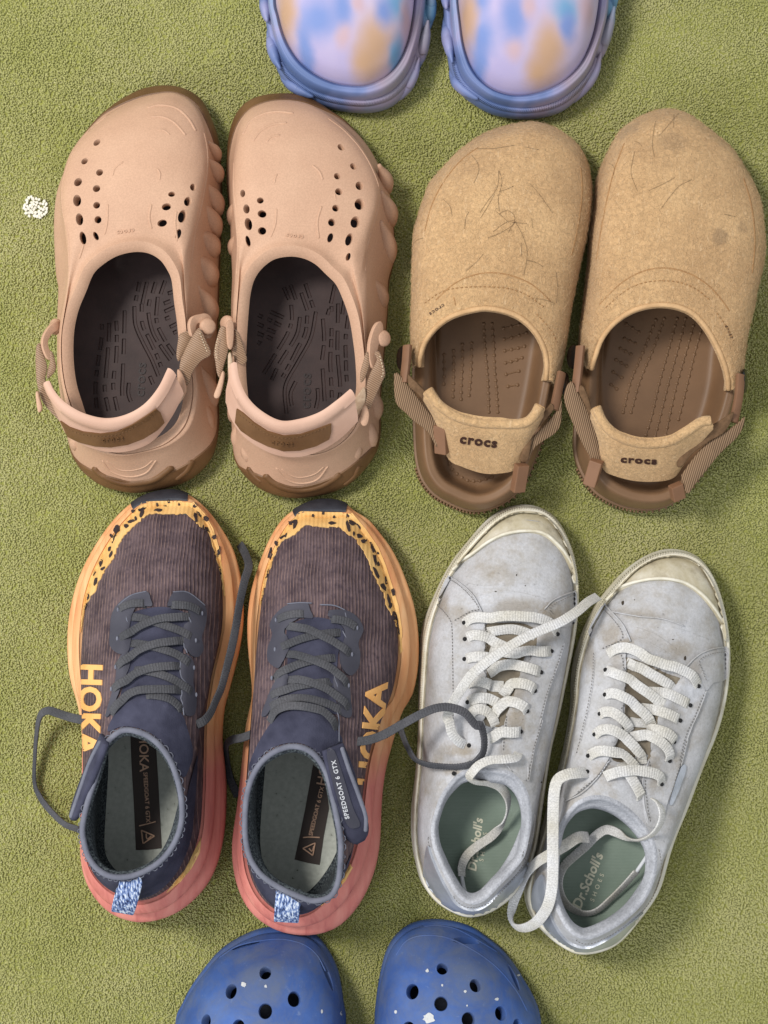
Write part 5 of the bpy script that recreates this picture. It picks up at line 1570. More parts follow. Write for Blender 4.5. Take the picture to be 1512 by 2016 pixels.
runner('brown running shoe with an orange sole, its lace hanging out on the left', W, Md, O, dict(c=(300, 1400), quarter=(.34, .74), bump=(6, 6),
    label=px('C2', [(712, 255), (790, 290), (880, 350), (893, 550), (915, 985), (830, 995), (748, 997), (735, 700), (722, 480)]),
    ltext=[('HOKA', px('C2', [(798, 368)])[0], (.02, 1), 18, 1.0), ('SPEEDGOAT 6 GTX', px('C2', [(818, 655)])[0], (.06, 1), 8, 1.0)],
    ltri=[px('C2', [(770, 840), (820, 828), (878, 812)]), px('C2', [(785, 868), (870, 905)]), px('C2', [(870, 905), (795, 955)]), px('C2', [(795, 955), (785, 868)]), px('C2', [(815, 890), (822, 925), (850, 905)])],
    overlay=px('C1', [(795, 128), (880, 124), (950, 122), (1040, 122), (1118, 130), (1190, 205), (1245, 300), (1285, 430), (1310, 560), (1322, 690), (1327, 735)]) + jag(px('C1', [(1322, 730), (1300, 620), (1275, 520), (1245, 420), (1215, 330), (1160, 280), (1120, 250), (1085, 212), (1000, 205), (920, 205), (830, 210), (760, 265), (690, 330), (640, 400), (600, 500), (540, 580), (490, 690), (440, 770), (412, 830)]), 1.7, 3) + px('C1', [(392, 970), (392, 880), (412, 750), (455, 610), (520, 470), (600, 340), (690, 232)]),
    specks=sp_l, mudguard=[px('C2', [(1150, 960), (1170, 920), (1160, 1010), (1110, 1110), (1040, 1200), (945, 1278), (1000, 1200), (1070, 1120)])],
    sock=px('C2', [(610, 130), (680, 50), (780, 15), (880, 10), (960, 50), (1040, 120), (1070, 200), (1110, 360), (1080, 480), (1040, 520), (960, 360), (880, 270), (780, 215), (660, 200), (570, 230)]),
    tongue=px('C1', [(720, 850), (850, 810), (960, 810), (1080, 860), (1060, 1000), (1050, 1200), (1040, 1330), (1045, 1480), (900, 1420), (750, 1420), (610, 1500), (640, 1400), (680, 1250), (690, 1100), (700, 950)]),
    stay=[px('C1', [(640, 790), (720, 730), (820, 712), (845, 760), (850, 800), (760, 800), (725, 850), (700, 960), (715, 1010), (690, 1100), (640, 1110), (590, 1060), (590, 960), (600, 860)]),
          px('C1', [(990, 715), (1060, 712), (1150, 760), (1195, 830), (1190, 920), (1165, 1000), (1175, 1080), (1140, 1130), (1090, 1110), (1050, 1030), (1060, 930), (1095, 890), (1080, 830), (1000, 800), (950, 800)]),
          px('C1', [(690, 1100), (715, 1140), (680, 1260), (640, 1360), (610, 1450), (580, 1510), (560, 1510), (590, 1400), (620, 1290), (640, 1150)]),
          px('C1', [(1030, 1130), (1080, 1120), (1115, 1180), (1110, 1300), (1130, 1400), (1115, 1500), (1060, 1500), (1040, 1400), (1040, 1280)])],
    stayline=[px('C1', [(640, 800), (720, 735), (820, 708)]), px('C1', [(985, 712), (1080, 715), (1190, 800)]), px('C1', [(1050, 1040), (1075, 1110)]), px('C1', [(1030, 1150), (1040, 1260), (1075, 1310)]), px('C1', [(1040, 1340), (1050, 1510)]), px('C1', [(690, 870), (695, 910)]), px('C1', [(1085, 870), (1100, 915)])],
    eyes=px('C1', [(642, 828), (1165, 850), (637, 1015), (1125, 1025), (625, 1200), (1112, 1200), (598, 1340), (1125, 1375)]),
    logo=[('HOKA', (175, 1395), (-.04, 1), 42, 1.02, 0)], creases=[],
    laces=[(px('C1', [(640, 832), (690, 800), (740, 790), (815, 788)]), False), (px('C1', [(965, 795), (1040, 797), (1110, 812), (1168, 852)]), False),
           (px('C1', [(695, 868), (800, 888), (920, 928), (1040, 970), (1128, 1022)]), False), (px('C1', [(638, 1018), (700, 985), (800, 935), (920, 890), (1100, 868)]), True),
           (px('C1', [(700, 1040), (820, 1060), (930, 1090), (1030, 1130), (1112, 1200)]), False), (px('C1', [(622, 1205), (690, 1150), (790, 1090), (900, 1050), (1060, 1025)]), True),
           (px('C1', [(720, 1215), (840, 1230), (950, 1265), (1050, 1320), (1125, 1380)]), False), (px('C1', [(596, 1350), (680, 1290), (780, 1235), (880, 1205), (1035, 1190)]), True),
           (px('C1', [(590, 1500), (640, 1430), (720, 1375), (830, 1350), (1045, 1345)]), True), (px('C1', [(800, 1385), (900, 1390), (980, 1420), (1045, 1490)]), False)],
    loose=[(px('C2', [(560, 165, 84), (500, 165, 80), (420, 158, 72), (330, 140, 60), (240, 112, 44), (180, 95, 34), (130, 125, 26), (108, 220, 18), (95, 380, 10), (92, 560, 5), (130, 660, 5), (200, 750, 8), (290, 832, 14), (385, 866, 22)]), [(0, .3, 1), (0, .2, 1), (-.2, .5, .9), (-.75, .1, .65), (-.85, 0, .5), (-.4, -.4, .8), (-.3, -.5, .8)]),
           (px('C2', [(1140, 185, 84), (1190, 160, 82), (1230, 110, 76), (1265, 30, 70)]) + px('C1', [(1300, 1330, 64), (1335, 1200, 60), (1365, 1080, 57), (1392, 950, 54), (1420, 780, 50), (1450, 640, 44), (1478, 540, 32), (1455, 460, 16), (1420, 400, 4)]), [(.6, .3, .7), (.8, .2, .5), (.7, .1, .6), (.5, 0, .85), (.6, 0, .8), (.3, .2, .9), (.2, -.3, .9)])],
    tab=px('C2', [(712, 1222, 100), (662, 1400, 76)]) + [.0140],
    flap=dict(p=px('C2', [(545, 280, 112), (495, 400, 108), (425, 570, 101), (340, 790, 92)]), w=.0150, n=(-.93, -.1, .35), edge=px('C2', [(520, 290), (450, 430), (390, 600), (325, 790)]))))

# ---- right of the pair
W = (Z('C3', [(740, 120), (850, 142), (905, 190), (1000, 245), (1080, 340), (1150, 435), (1205, 540), (1260, 680)], 16),
     Z('C3', [(1300, 820), (1320, 950), (1326, 1080), (1318, 1220), (1280, 1390)], 16) + Z('C4', [(1225, 70), (1165, 270), (1120, 430), (1095, 580), (1085, 700), (1080, 850), (1072, 980), (1040, 1130), (980, 1280), (900, 1400), (800, 1490), (680, 1530)], 16),
     Z('C4', [(560, 1532), (420, 1500), (300, 1430), (220, 1340), (170, 1230), (145, 1130), (132, 1000), (140, 880)], 16) + Z('C4', [(160, 750), (185, 550), (205, 350)], 16),
     Z('C4', [(225, 180)], 16) + Z('C3', [(262, 1400), (262, 1290), (248, 1180), (235, 1060), (230, 950), (236, 830), (255, 700), (290, 580), (340, 440), (400, 320), (470, 225), (570, 160), (640, 130)], 16))
Md = (Z('C3', [(740, 202), (830, 200), (895, 208), (980, 310), (1060, 425), (1110, 550), (1150, 680)], 33),
      Z('C3', [(1188, 820), (1210, 960), (1214, 1100), (1198, 1240), (1160, 1400)], 37) + Z('C4', [(1100, 100), (1045, 290), (1010, 430), (985, 600), (965, 780), (930, 950), (880, 1100), (800, 1235), (720, 1330), (640, 1395)], 43),
      Z('C4', [(560, 1425), (460, 1420), (360, 1375), (275, 1280), (222, 1165), (198, 1050), (190, 930), (198, 780)], 43) + Z('C4', [(215, 580), (232, 380)], 42),
      Z('C4', [(248, 180)], 40) + Z('C3', [(272, 1400), (272, 1250), (275, 1100), (280, 950), (290, 850), (305, 730), (330, 600), (370, 480), (420, 370), (480, 275), (565, 200), (650, 200)], 35))
O = (px('C4', [(500, 328, 112), (600, 345, 112), (680, 410, 110), (735, 510, 108)]),
     px('C4', [(768, 640, 106), (800, 790, 104), (824, 940, 103), (822, 1080, 103), (808, 1200, 104), (760, 1295, 105)]),
     px('C4', [(650, 1326, 106), (540, 1292, 106), (430, 1242, 105), (335, 1180, 104), (270, 1110, 104), (226, 1020, 103)]),
     px('C4', [(206, 900, 104), (205, 780, 104), (216, 650, 106), (250, 530, 108), (310, 430, 110), (400, 360, 112)]))
sp_r = sk('C3', [(510, 258, 28, 13, -30), (533, 280, 10, 30, 20), (450, 352, 20, 10, -20), (475, 345, 5, 15, 20), (408, 395, 8, 14, 15), (370, 460, 6, 34, 15), (350, 590, 5, 26, 8), (644, 210, 8, 10, 0), (782, 225, 8, 13, 0), (768, 268, 26, 9, 0), (710, 198, 8, 5, 0), (870, 215, 10, 14, 0),
                  (870, 290, 10, 34, -15), (895, 265, 26, 13, 30), (945, 283, 20, 9, 50), (905, 335, 7, 16, 0), (940, 350, 22, 12, 30), (965, 385, 13, 13, 0), (985, 378, 5, 6, 0), (1030, 425, 18, 36, -20), (1040, 500, 10, 34, -10), (1062, 530, 8, 14, 0), (1050, 590, 8, 40, -25), (1070, 455, 9, 9, 0),
                  (1115, 630, 10, 26, 0), (1095, 675, 12, 30, -30), (1130, 760, 9, 40, -15), (1165, 710, 6, 28, -15), (1165, 865, 12, 26, -15), (1190, 890, 10, 50, -10), (1140, 800, 10, 18, 0), (1205, 960, 6, 24, 0)])
runner('brown running shoe whose lace loops onto the white sneaker', W, Md, O, dict(c=(625, 1420), quarter=(.43, .82), bump=(6, 6),
    label=px('C4', [(645, 445), (700, 490), (735, 600), (748, 730), (715, 900), (688, 1094), (610, 1080), (525, 1058), (560, 900), (600, 700), (625, 560)]),
    ltext=[('SPEEDGOAT 6 GTX', px('C4', [(668, 745)])[0], (.24, -1), 8, 1.0), ('HOKA', px('C4', [(722, 460)])[0], (.2, -1), 18, 1.0)],
    ltri=[px('C4', [(580, 915), (630, 912), (690, 915)]), px('C4', [(580, 985), (660, 950)]), px('C4', [(660, 950), (645, 1032)]), px('C4', [(645, 1032), (580, 985)]), px('C4', [(620, 985), (640, 1005), (650, 970)])],
    overlay=px('C3', [(565, 190), (650, 192), (740, 194), (830, 196), (895, 200), (985, 305), (1065, 420), (1115, 540), (1160, 680), (1195, 800), (1218, 950), (1222, 1090)]) + jag(px('C3', [(1205, 1110), (1200, 980), (1165, 880), (1130, 820), (1090, 700), (1040, 600), (1000, 500), (960, 430), (915, 360), (860, 330), (810, 290), (740, 290), (660, 283), (600, 275), (560, 305), (510, 345), (440, 385), (410, 450), (370, 560), (340, 650), (305, 790)]), 1.7, 5) + px('C3', [(300, 780), (320, 650), (360, 500), (410, 385), (470, 285), (520, 230)]),
    specks=sp_r, mudguard=[px('C4', [(890, 1090), (900, 1110), (850, 1200), (770, 1290), (700, 1360), (735, 1300), (810, 1210)])],
    sock=px('C4', [(375, 180), (430, 120), (540, 90), (650, 100), (740, 150), (800, 230), (830, 310), (780, 480), (735, 470), (690, 385), (600, 320), (500, 305), (390, 335), (310, 400), (255, 490), (240, 450), (290, 320)]),
    tongue=px('C3', [(490, 930), (600, 880), (720, 880), (830, 930), (845, 1010), (810, 1100), (800, 1250), (790, 1380), (800, 1500), (660, 1450), (520, 1450), (390, 1510), (420, 1420), (460, 1300), (480, 1150), (470, 1020)]),
    stay=[px('C3', [(400, 870), (480, 800), (600, 785), (625, 830), (640, 880), (560, 880), (490, 920), (465, 970), (490, 1060), (450, 1170), (420, 1205), (365, 1160), (360, 1080), (390, 990), (375, 930)]),
          px('C3', [(740, 860), (760, 830), (850, 830), (920, 870), (962, 950), (930, 1040), (942, 1110), (930, 1200), (880, 1250), (830, 1200), (815, 1100), (845, 1010), (840, 940), (780, 890)]),
          px('C3', [(470, 1240), (480, 1290), (430, 1380), (390, 1450), (350, 1510), (320, 1510), (350, 1420), (390, 1320), (430, 1260)]),
          px('C3', [(780, 1240), (830, 1230), (870, 1300), (880, 1400), (885, 1510), (830, 1510), (800, 1420), (785, 1330)])],
    stayline=[px('C3', [(480, 790), (560, 782), (640, 785)]), px('C3', [(690, 795), (780, 800), (850, 830)]), px('C3', [(845, 840), (855, 880)]), px('C3', [(835, 960), (855, 1010)]), px('C3', [(785, 1250), (800, 1330)]), px('C4', [(795, 60), (805, 180), (805, 300)])],
    eyes=px('C3', [(415, 895), (922, 945), (408, 1085), (888, 1115), (388, 1270), (865, 1315)]),
    logo=[('HOKA', (734, 1447), (.10, -1), 38, 1.3, 0)], creases=[],
    laces=[(px('C3', [(412, 900), (470, 872), (530, 858), (595, 855)]), False), (px('C3', [(755, 885), (820, 892), (880, 915), (925, 952)]), False),
           (px('C3', [(408, 1090), (500, 1045), (600, 1010), (720, 985), (838, 970)]), False), (px('C3', [(475, 930), (570, 945), (680, 995), (790, 1055), (888, 1118)]), True),
           (px('C3', [(388, 1275), (470, 1215), (580, 1175), (690, 1150), (805, 1135)]), False), (px('C3', [(478, 1112), (580, 1140), (690, 1180), (790, 1240), (868, 1320)]), True),
           (px('C3', [(350, 1400), (440, 1355), (540, 1325), (660, 1305), (775, 1290)]), False), (px('C3', [(478, 1280), (580, 1290), (690, 1330), (790, 1390), (875, 1470)]), True),
           (px('C4', [(345, 110), (400, 60), (500, 25), (620, 30), (740, 60), (860, 115)]), False), (px('C4', [(365, 170), (420, 110), (520, 75), (640, 90), (730, 135), (795, 215)]), True)],
    loose=[(px('C4', [(330, 220, 84), (265, 240, 76), (190, 270, 60), (120, 285, 40), (85, 320, 22), (88, 430, 8), (110, 540, 4), (160, 650, 4)]), [(0, .3, 1), (-.3, .3, .9), (-.6, .2, .7), (-.5, 0, .9), (0, 0, 1)]),
           (px('C4', [(840, 295, 88), (900, 296, 86), (1000, 287, 86), (1100, 252, 88), (1220, 185, 90), (1350, 115, 92)]) + px('D1', [(300, 1565, 92), (400, 1560, 91), (510, 1600, 90), (590, 1690, 88)]) + px('D2', [(630, 110, 86), (655, 210, 84), (645, 310, 82), (590, 380, 80), (480, 412, 78), (350, 412, 74), (220, 395, 70), (140, 355, 64), (85, 270, 58), (45, 170, 50)]) + px('C4', [(1205, 190, 44), (1200, 230, 36)]),
            [(.3, .2, .9), (.1, .3, .95), (-.1, .5, .9), (-.1, .5, .85), (.5, .4, .8), (.7, 0, .7), (.3, -.6, .75), (-.1, -.7, .7), (-.5, -.4, .75), (-.7, 0, .7)])],
    tab=px('C4', [(485, 1305, 100), (472, 1458, 76)]) + [.0155],
    flap=dict(p=px('C4', [(770, 330, 108), (815, 470, 106), (860, 640, 102), (905, 790, 97), (945, 940, 91)]), w=.0185, n=(.45, -.05, .9), edge=px('C4', [(830, 330), (880, 480), (940, 640), (985, 780), (985, 880)]),
              fpatch=px('C4', [(735, 360), (770, 345), (800, 400), (850, 560), (900, 720), (945, 820), (930, 850), (880, 850), (840, 780), (790, 620), (750, 470)]),
              txt=('SPEEDGOAT 6 GTX', px('C4', [(820, 605)])[0], (-.24, -1), 8.5))))
# ------------------------------------------------------------------ white low sneakers
def suede(name, stains=()):
    m = M(name, 0.85, 0.15)
    c = m.ramp(m.noise(26, 5, 0.65), [(0.28, srgb(160, 157, 152)), (0.5, srgb(182, 182, 184)), (0.75, srgb(197, 199, 205))])
    d = m.ramp(m.noise(36, 6, 0.72, dist=0.2), [(0.50, 0.0), (0.74, 0.7)])
    c = m.mix(d, c, srgb(142, 130, 108))
    for (p, ax, a_) in stains:
        s1 = m.n('ShaderNodeVectorMath', operation='SUBTRACT'); m.l(m.coord(), s1.inputs[0]); s1.inputs[1].default_value = tuple(p)
        s2 = m.n('ShaderNodeVectorMath', operation='MULTIPLY'); m.l(s1.outputs[0], s2.inputs[0]); s2.inputs[1].default_value = (1 / ax[0], 1 / ax[1], 0)
        ln = m.n('ShaderNodeVectorMath', operation='LENGTH'); m.l(s2.outputs[0], ln.inputs[0])
        dd = m.math('ADD', ln.outputs['Value'], m.math('MULTIPLY', m.math('SUBTRACT', m.noise(130, 5, .75), .5), 2.2))
        mr = m.n('ShaderNodeMapRange', interpolation_type='SMOOTHSTEP'); mr.inputs[1].default_value = 1.25; mr.inputs[2].default_value = .2; mr.inputs[4].default_value = a_
        m.l(dd, mr.inputs[0])
        c = m.mix(mr.outputs[0], c, srgb(134, 118, 90))
    sp = m.ramp(m.noise(420, 2, 0.5), [(0.24, 0.7), (0.30, 1.0)])
    c = m.mix(1.0, c, m.ramp(m.noise(600, 4, .7), [(.3, .84), (.7, 1.05)]), 'MULTIPLY')
    m.color(m.mix(1.0, c, sp, 'MULTIPLY'))
    m.bump(m.noise(900, 4, .65), 0.5, 0.0006); m.bump(m.noise(70, 3), 0.35, 0.0016); m.bump(m.noise(1.0, 3, .6, m.coord((25, 90, 40), .2), .2), .35, .0022)
    return m.m

def sneaker_mats():
    f = M('cream_rubber', 0.5, 0.35)
    c = f.ramp(f.noise(40, 5, .7), [(0.3, srgb(190, 181, 156)), (0.5, srgb(214, 209, 192)), (0.75, srgb(224, 221, 212))])
    f.color(f.mix(f.ramp(f.noise(90, 5, .7), [(0.62, 0), (0.8, .5)]), c, srgb(150, 138, 108)))
    f.bump(f.noise(600, 2), .15, .0004)
    t = M('yellowed_toe_cap', 0.7, 0.15)
    c = t.ramp(t.noise(32, 5, .7, dist=.2), [(0.3, srgb(158, 146, 118)), (0.5, srgb(186, 177, 152)), (0.72, srgb(212, 207, 192))])
    t.color(t.mix(t.ramp(t.noise(70, 5, .7), [(0.54, 0), (0.76, .7)]), c, srgb(138, 128, 110)))
    t.bump(t.noise(50, 3), .2, .001)
    s = M('silver_leather', 0.45, 0.5)
    s.b.inputs['Metallic'].default_value = 0.65
    s.color(s.ramp(s.noise(60, 4), [(0.3, srgb(168, 173, 182)), (0.7, srgb(200, 205, 214))]))
    s.bump(s.noise(1000, 3), .5, .0005); s.bump(s.noise(60, 3), .3, .0015)
    l = M('silvery_lining', 0.8, 0.15)
    l.color(l.mix(1.0, l.ramp(l.noise(60, 4), [(0.35, srgb(164, 166, 172)), (0.7, srgb(190, 192, 198))]), l.ramp(l.noise(700, 4, .7), [(.35, .78), (.65, 1.08)]), 'MULTIPLY')); l.bump(l.noise(500, 4, .7), .9, .0010); l.bump(l.noise(110, 3), .4, .002)
    g = M('sage_insole', 0.9, 0.1)
    gw = g.wave(330, g.coord(), .2, 'Y', 2)
    g.color(g.mix(1.0, g.ramp(g.noise(22, 4), [(0.3, srgb(120, 135, 123)), (0.7, srgb(142, 156, 144))]), g.ramp(gw, [(0.2, .9), (.8, 1.0)]), 'MULTIPLY'))
    g.bump(gw, .4, .0004); g.bump(g.noise(900, 2), .3, .0004)
    return f.m, t.m, s.m, l.m, g.m
SUEDE = suede('worn_white_suede')
CREAM, TOECAP, SILVER, SILVERLINE, SAGE = sneaker_mats()
WHITELACE = lace_mat('off_white_lace', srgb(192, 188, 177), srgb(211, 211, 212))
GREYSTITCH = simple('grey_stitch', srgb(116, 113, 110), None, rough=.8)
DARKEYE = simple('dark_eyelet', srgb(28, 28, 28), None, rough=.8)
TONGUEMAT = simple('shaded_beige_tongue', srgb(104, 95, 82), srgb(138, 129, 114), 70, .9, .1, 700, .5, .0006)  # beige darkened: the shadow beneath the laces is put into the colour
PALEPRINT = simple('cream_print', srgb(206, 204, 184), None, rough=.8)
WELT = simple('grimy_shaded_welt', srgb(140, 130, 108), srgb(196, 188, 166), 120, .8, .1)  # shade of the sole joint put into the colour, along with grime
DIRT = simple('dark_mark', srgb(62, 54, 44), None, rough=.9)

def sneaker(label, W, Md, O, d):
    s = Shoe('white_sneaker', label, 'sneaker', 'pair of white sneakers', *d['c'])
    Wr, Mr, Or = ring(*W), ring(*Md), ring(*O)
    n = len(Wr)
    # rubber foxing band with two fine lines and a lip
    top = inset(Mr, -.0010); top[:, 2] = Mr[:, 2]
    pr = [inset(Wr, .005, z=-.0005), inset(Wr, .0008, z=.001), inset(Wr, 0, z=.005)]
    rows = cr_rings(pr, 3)
    for f_, o_ in ((.30, 0), (.34, .0007), (.38, 0), (.56, 0), (.60, .0007), (.64, 0), (.92, 0), (1.0, .0006)):
        r_ = mid(Wr, top, f_ * .75); r_[:, 2] = .005 + (Mr[:, 2] - .005) * f_
        rows.append(inset(r_, o_, sm=1))
    rows += [inset(Mr, .0012, dz=.0006), inset(Mr, .0028, dz=-.002), inset(Mr, .009, z=.010)]
    mv = loft(rows, True, True, True)
    s.part('rubber_sole', mv, CREAM, sharp=45)
    s.part('welt_shade_line', tube(inset(Mr, .0006, dz=.0006), .0005, 5, closed=True), WELT)  # added thin ring, coloured for the shaded gap above the sole
    # ribs of the toe bumper
    ms = []
    k0, k1 = d['ribs']
    S = resample(np.vstack([Wr[[i % n for i in range(-k0, k1)]]]), 150)
    S2 = resample(np.vstack([top[[i % n for i in range(-k0, k1)]]]), 150)
    for i in range(1, 149):
        a, b = S[i] * .4 + S2[i] * .6, S2[i]
        a = a.copy(); a[2] = b[2] - .006; 
        t_ = S[i + 1] - S[i - 1]; t_ /= np.linalg.norm(t_)
        o_ = np.cross(t_, [0, 0, 1]); o_ = o_ * np.sign(o_ @ (S[i] - s.loc - np.array([0, .05, 0])))
        ms.append(tube(np.array([a + o_ * .0003, (a + b) / 2 + o_ * .0004, b + o_ * .0002 + np.array([0, 0, .0004])]), .00034, 4))
    s.part('toe_ribs', merge(*ms), CREAM, stuff=True)
    dome = ((0.04, .16), (0.12, .32), (.30, .52), (.55, .70), (.8, .88))
    M0 = inset(Mr, .0014, dz=-.003)
    rr = cr_rings([M0] + [mid(M0, Or, a, b) for a, b in dome] + [Or], 6)
    # soft wear creases in the vamp
    rr = [r.copy() for r in rr]
    for r in rr[2:-3]:
        for i in range(n):
            r[i, 2] += .0016 * mnoise.noise(Vector((r[i, 0] * 38, r[i, 1] * 70, s.loc[0] * 9))) + .0006 * mnoise.noise(Vector((r[i, 0] * 110, r[i, 1] * 160, 3)))
    press_in(s, rr, d['tongue'], .0042)
    uv_ = loft(rr, True)
    s.surface(uv_, mv)
    skin = suede('stained_white_suede', [(tuple(s.cast(x, y)[0] - s.loc), (a_ * MM, b_ * MM), k_ * .8) for x, y, a_, b_, k_ in d['stains']])
    up = s.part('upper', uv_, skin)
    # padded collar rolling into the lining
    Fl = inset(Mr, .0085, z=.029)
    I0 = inset(Or, .0022, dz=.0006); I1 = inset(Or, .0042, dz=-.003); I2 = inset(Or, .0050, dz=-.010)
    li = cr_rings([Or, I0, I1, I2] + [mid(inset(Mr, .0055), I2, a, b) for a, b in dome[::-1][1:]] + [inset(Mr, .006, z=.033), Fl], 3)
    s.part('lining', loft(li, True), SILVERLINE)
    cen = np.mean(Fl, 0)
    f1 = inset(Fl, .008, z=.0275); q = f1.copy(); q[:, 0] = f1[:, 0] * .2 + cen[0] * .8; q[:, 1] = f1[:, 1] * .65 + cen[1] * .35; q[:, 2] = .0270
    iv = loft([Fl + np.array([0, 0, .0006]), f1, q], True, False, True)
    ins = s.part('insole', iv, SAGE)
    keep = s.bvhs; s.surface(iv)
    for (txt, c, xd, h, b_, spc, stt, skw) in d['itext']:
        s.letters('insole_letter', txt, c, xd, h, PALEPRINT, ins, off=.0005, bold=b_, spacing=spc, stretch=stt, skew=skw)
    s.bvhs = keep
    s.surface(uv_)
    s.patch('toe_cap', d['cap'], TOECAP, .0019, 5, up, sub=4)
    s.line('toe_cap_piping', d['capline'], .0011, CREAM, .0019, up)
    for nm, pl, mt, o_ in d['panels']:
        s.patch(nm, pl, skin if mt is SUEDE else mt, o_, 5, up, sub=4)
    for pl in d['creases']:
        s.line('crease', pl, .0016, skin, -.0009, up, flat=.7)
    for pl in d['seams']:
        s.line('seam', pl, .0005, SUEDE, .0014, up)
    for pl in d['stitch']:
        s.stitches('stitching', pl, GREYSTITCH, 3.6, 2.6, .00032, up, off=.0020)
    s.patch('tongue', d['tongue'], TONGUEMAT, .0006, 5, up)
    for pl in d.get('tonguebits', []):
        s.patch('tongue_loop', pl, WHITELACE, .0014, 5, up, smooth_poly=False)
    for (x, y) in d['eyes']:
        p, nn = s.cast(x, y, .0018)
        s.part('eyelet', ellipsoid(p, np.diag([.0015, .0015, .0006]), 8, 5), DARKEYE, up)
    for (x, y, a, b) in d['marks']:
        r_ = random.Random(int(x))
        s.patch('scuff_mark', [(x + a * math.cos(t) * r_.uniform(.6, 1.2), y + b * math.sin(t) * r_.uniform(.6, 1.2)) for t in np.linspace(0, 6.28, 8)[:-1]], DIRT, .0003, 3, up, sub=2, skirt=0)
    lace = None
    for j, (pts, over) in enumerate(d['laces']):
        P, N = lay_lace(s, pts, .0078, .0014, .0022 + (.0012 if over else 0), .0018 if over else .0008, .0026)
        o = s.part('shoelace' if lace is None else 'lace_crossing', lace_rib(P, N, d.get('lw', .0068), .0011, .0017), WHITELACE, lace)
        if lace is None: lace = o
    for (pts, up_, w_) in d['loose']:
        P = spline(np.array(world_pts(pts)), False, 12)
        N = np.array(spline(np.array(up_, float), False, 12))
        N = np.stack([np.interp(np.linspace(0, 1, len(P)), np.linspace(0, 1, len(N)), N[:, k]) for k in range(3)], 1)
        s.part('lace_end', lace_rib(P, N, w_ * .9, .0011, .0017), WHITELACE, lace)
    if 'aglet' in d:
        P = np.array(world_pts(d['aglet']))
        s.part('aglet', tube(spline(P, False, 4), .0013, 8), GLOSSPRINT, lace)
    return s

# ---- left of the pair
W = (Z('D1', [(960, 46), (1080, 70), (1200, 150), (1280, 280), (1330, 420), (1362, 600), (1368, 750)], 14),
     Z('D1', [(1354, 900), (1330, 1080), (1290, 1270), (1250, 1450), (1205, 1670)], 12) + Z('D2', [(1160, 250), (1130, 450), (1100, 640), (1080, 800), (1058, 950), (1020, 1100), (955, 1270), (860, 1400), (740, 1490), (640, 1535)], 12),
     Z('D2', [(540, 1550), (400, 1500), (280, 1420), (190, 1300), (150, 1170), (122, 1030), (110, 880), (116, 700)], 14),
     Z('D2', [(135, 550), (150, 400), (162, 200), (166, 50)], 14) + Z('D1', [(168, 1500), (170, 1300), (175, 1120), (190, 980), (225, 870), (285, 730), (355, 580), (440, 440), (540, 320), (640, 200), (740, 112), (850, 62)], 14))
Md = (Z('D1', [(945, 95), (1080, 112), (1170, 182), (1240, 285), (1300, 425), (1332, 600), (1338, 740)], 27),
      Z('D1', [(1332, 900), (1308, 1080), (1270, 1270), (1235, 1450), (1190, 1670)], 27) + Z('D2', [(1146, 250), (1112, 450), (1085, 640), (1062, 800), (1040, 950), (1002, 1100), (935, 1255), (845, 1375), (730, 1460), (640, 1500)], 27),
      Z('D2', [(545, 1515), (420, 1475), (300, 1395), (215, 1275), (175, 1150), (150, 1020), (142, 880), (148, 700)], 27),
      Z('D2', [(162, 550), (175, 400), (186, 200), (190, 50)], 27) + Z('D1', [(200, 1500), (212, 1300), (225, 1120), (245, 980), (275, 870), (330, 720), (400, 570), (490, 440), (590, 325), (690, 220), (790, 140), (860, 105)], 27))
O = (px('D2', [(720, 425, 77), (850, 450, 75), (940, 530, 72), (990, 640, 69)]),
     px('D2', [(1008, 780, 67), (990, 940, 66), (955, 1080, 67), (875, 1190, 69), (760, 1310, 72), (660, 1410, 74)]),
     px('D2', [(560, 1440, 75), (470, 1395, 74), (390, 1280, 71), (325, 1150, 69), (272, 1010, 67), (258, 870, 66)]),
     px('D2', [(285, 750, 66), (325, 640, 68), (390, 540, 71), (470, 460, 74), (590, 420, 77)]))
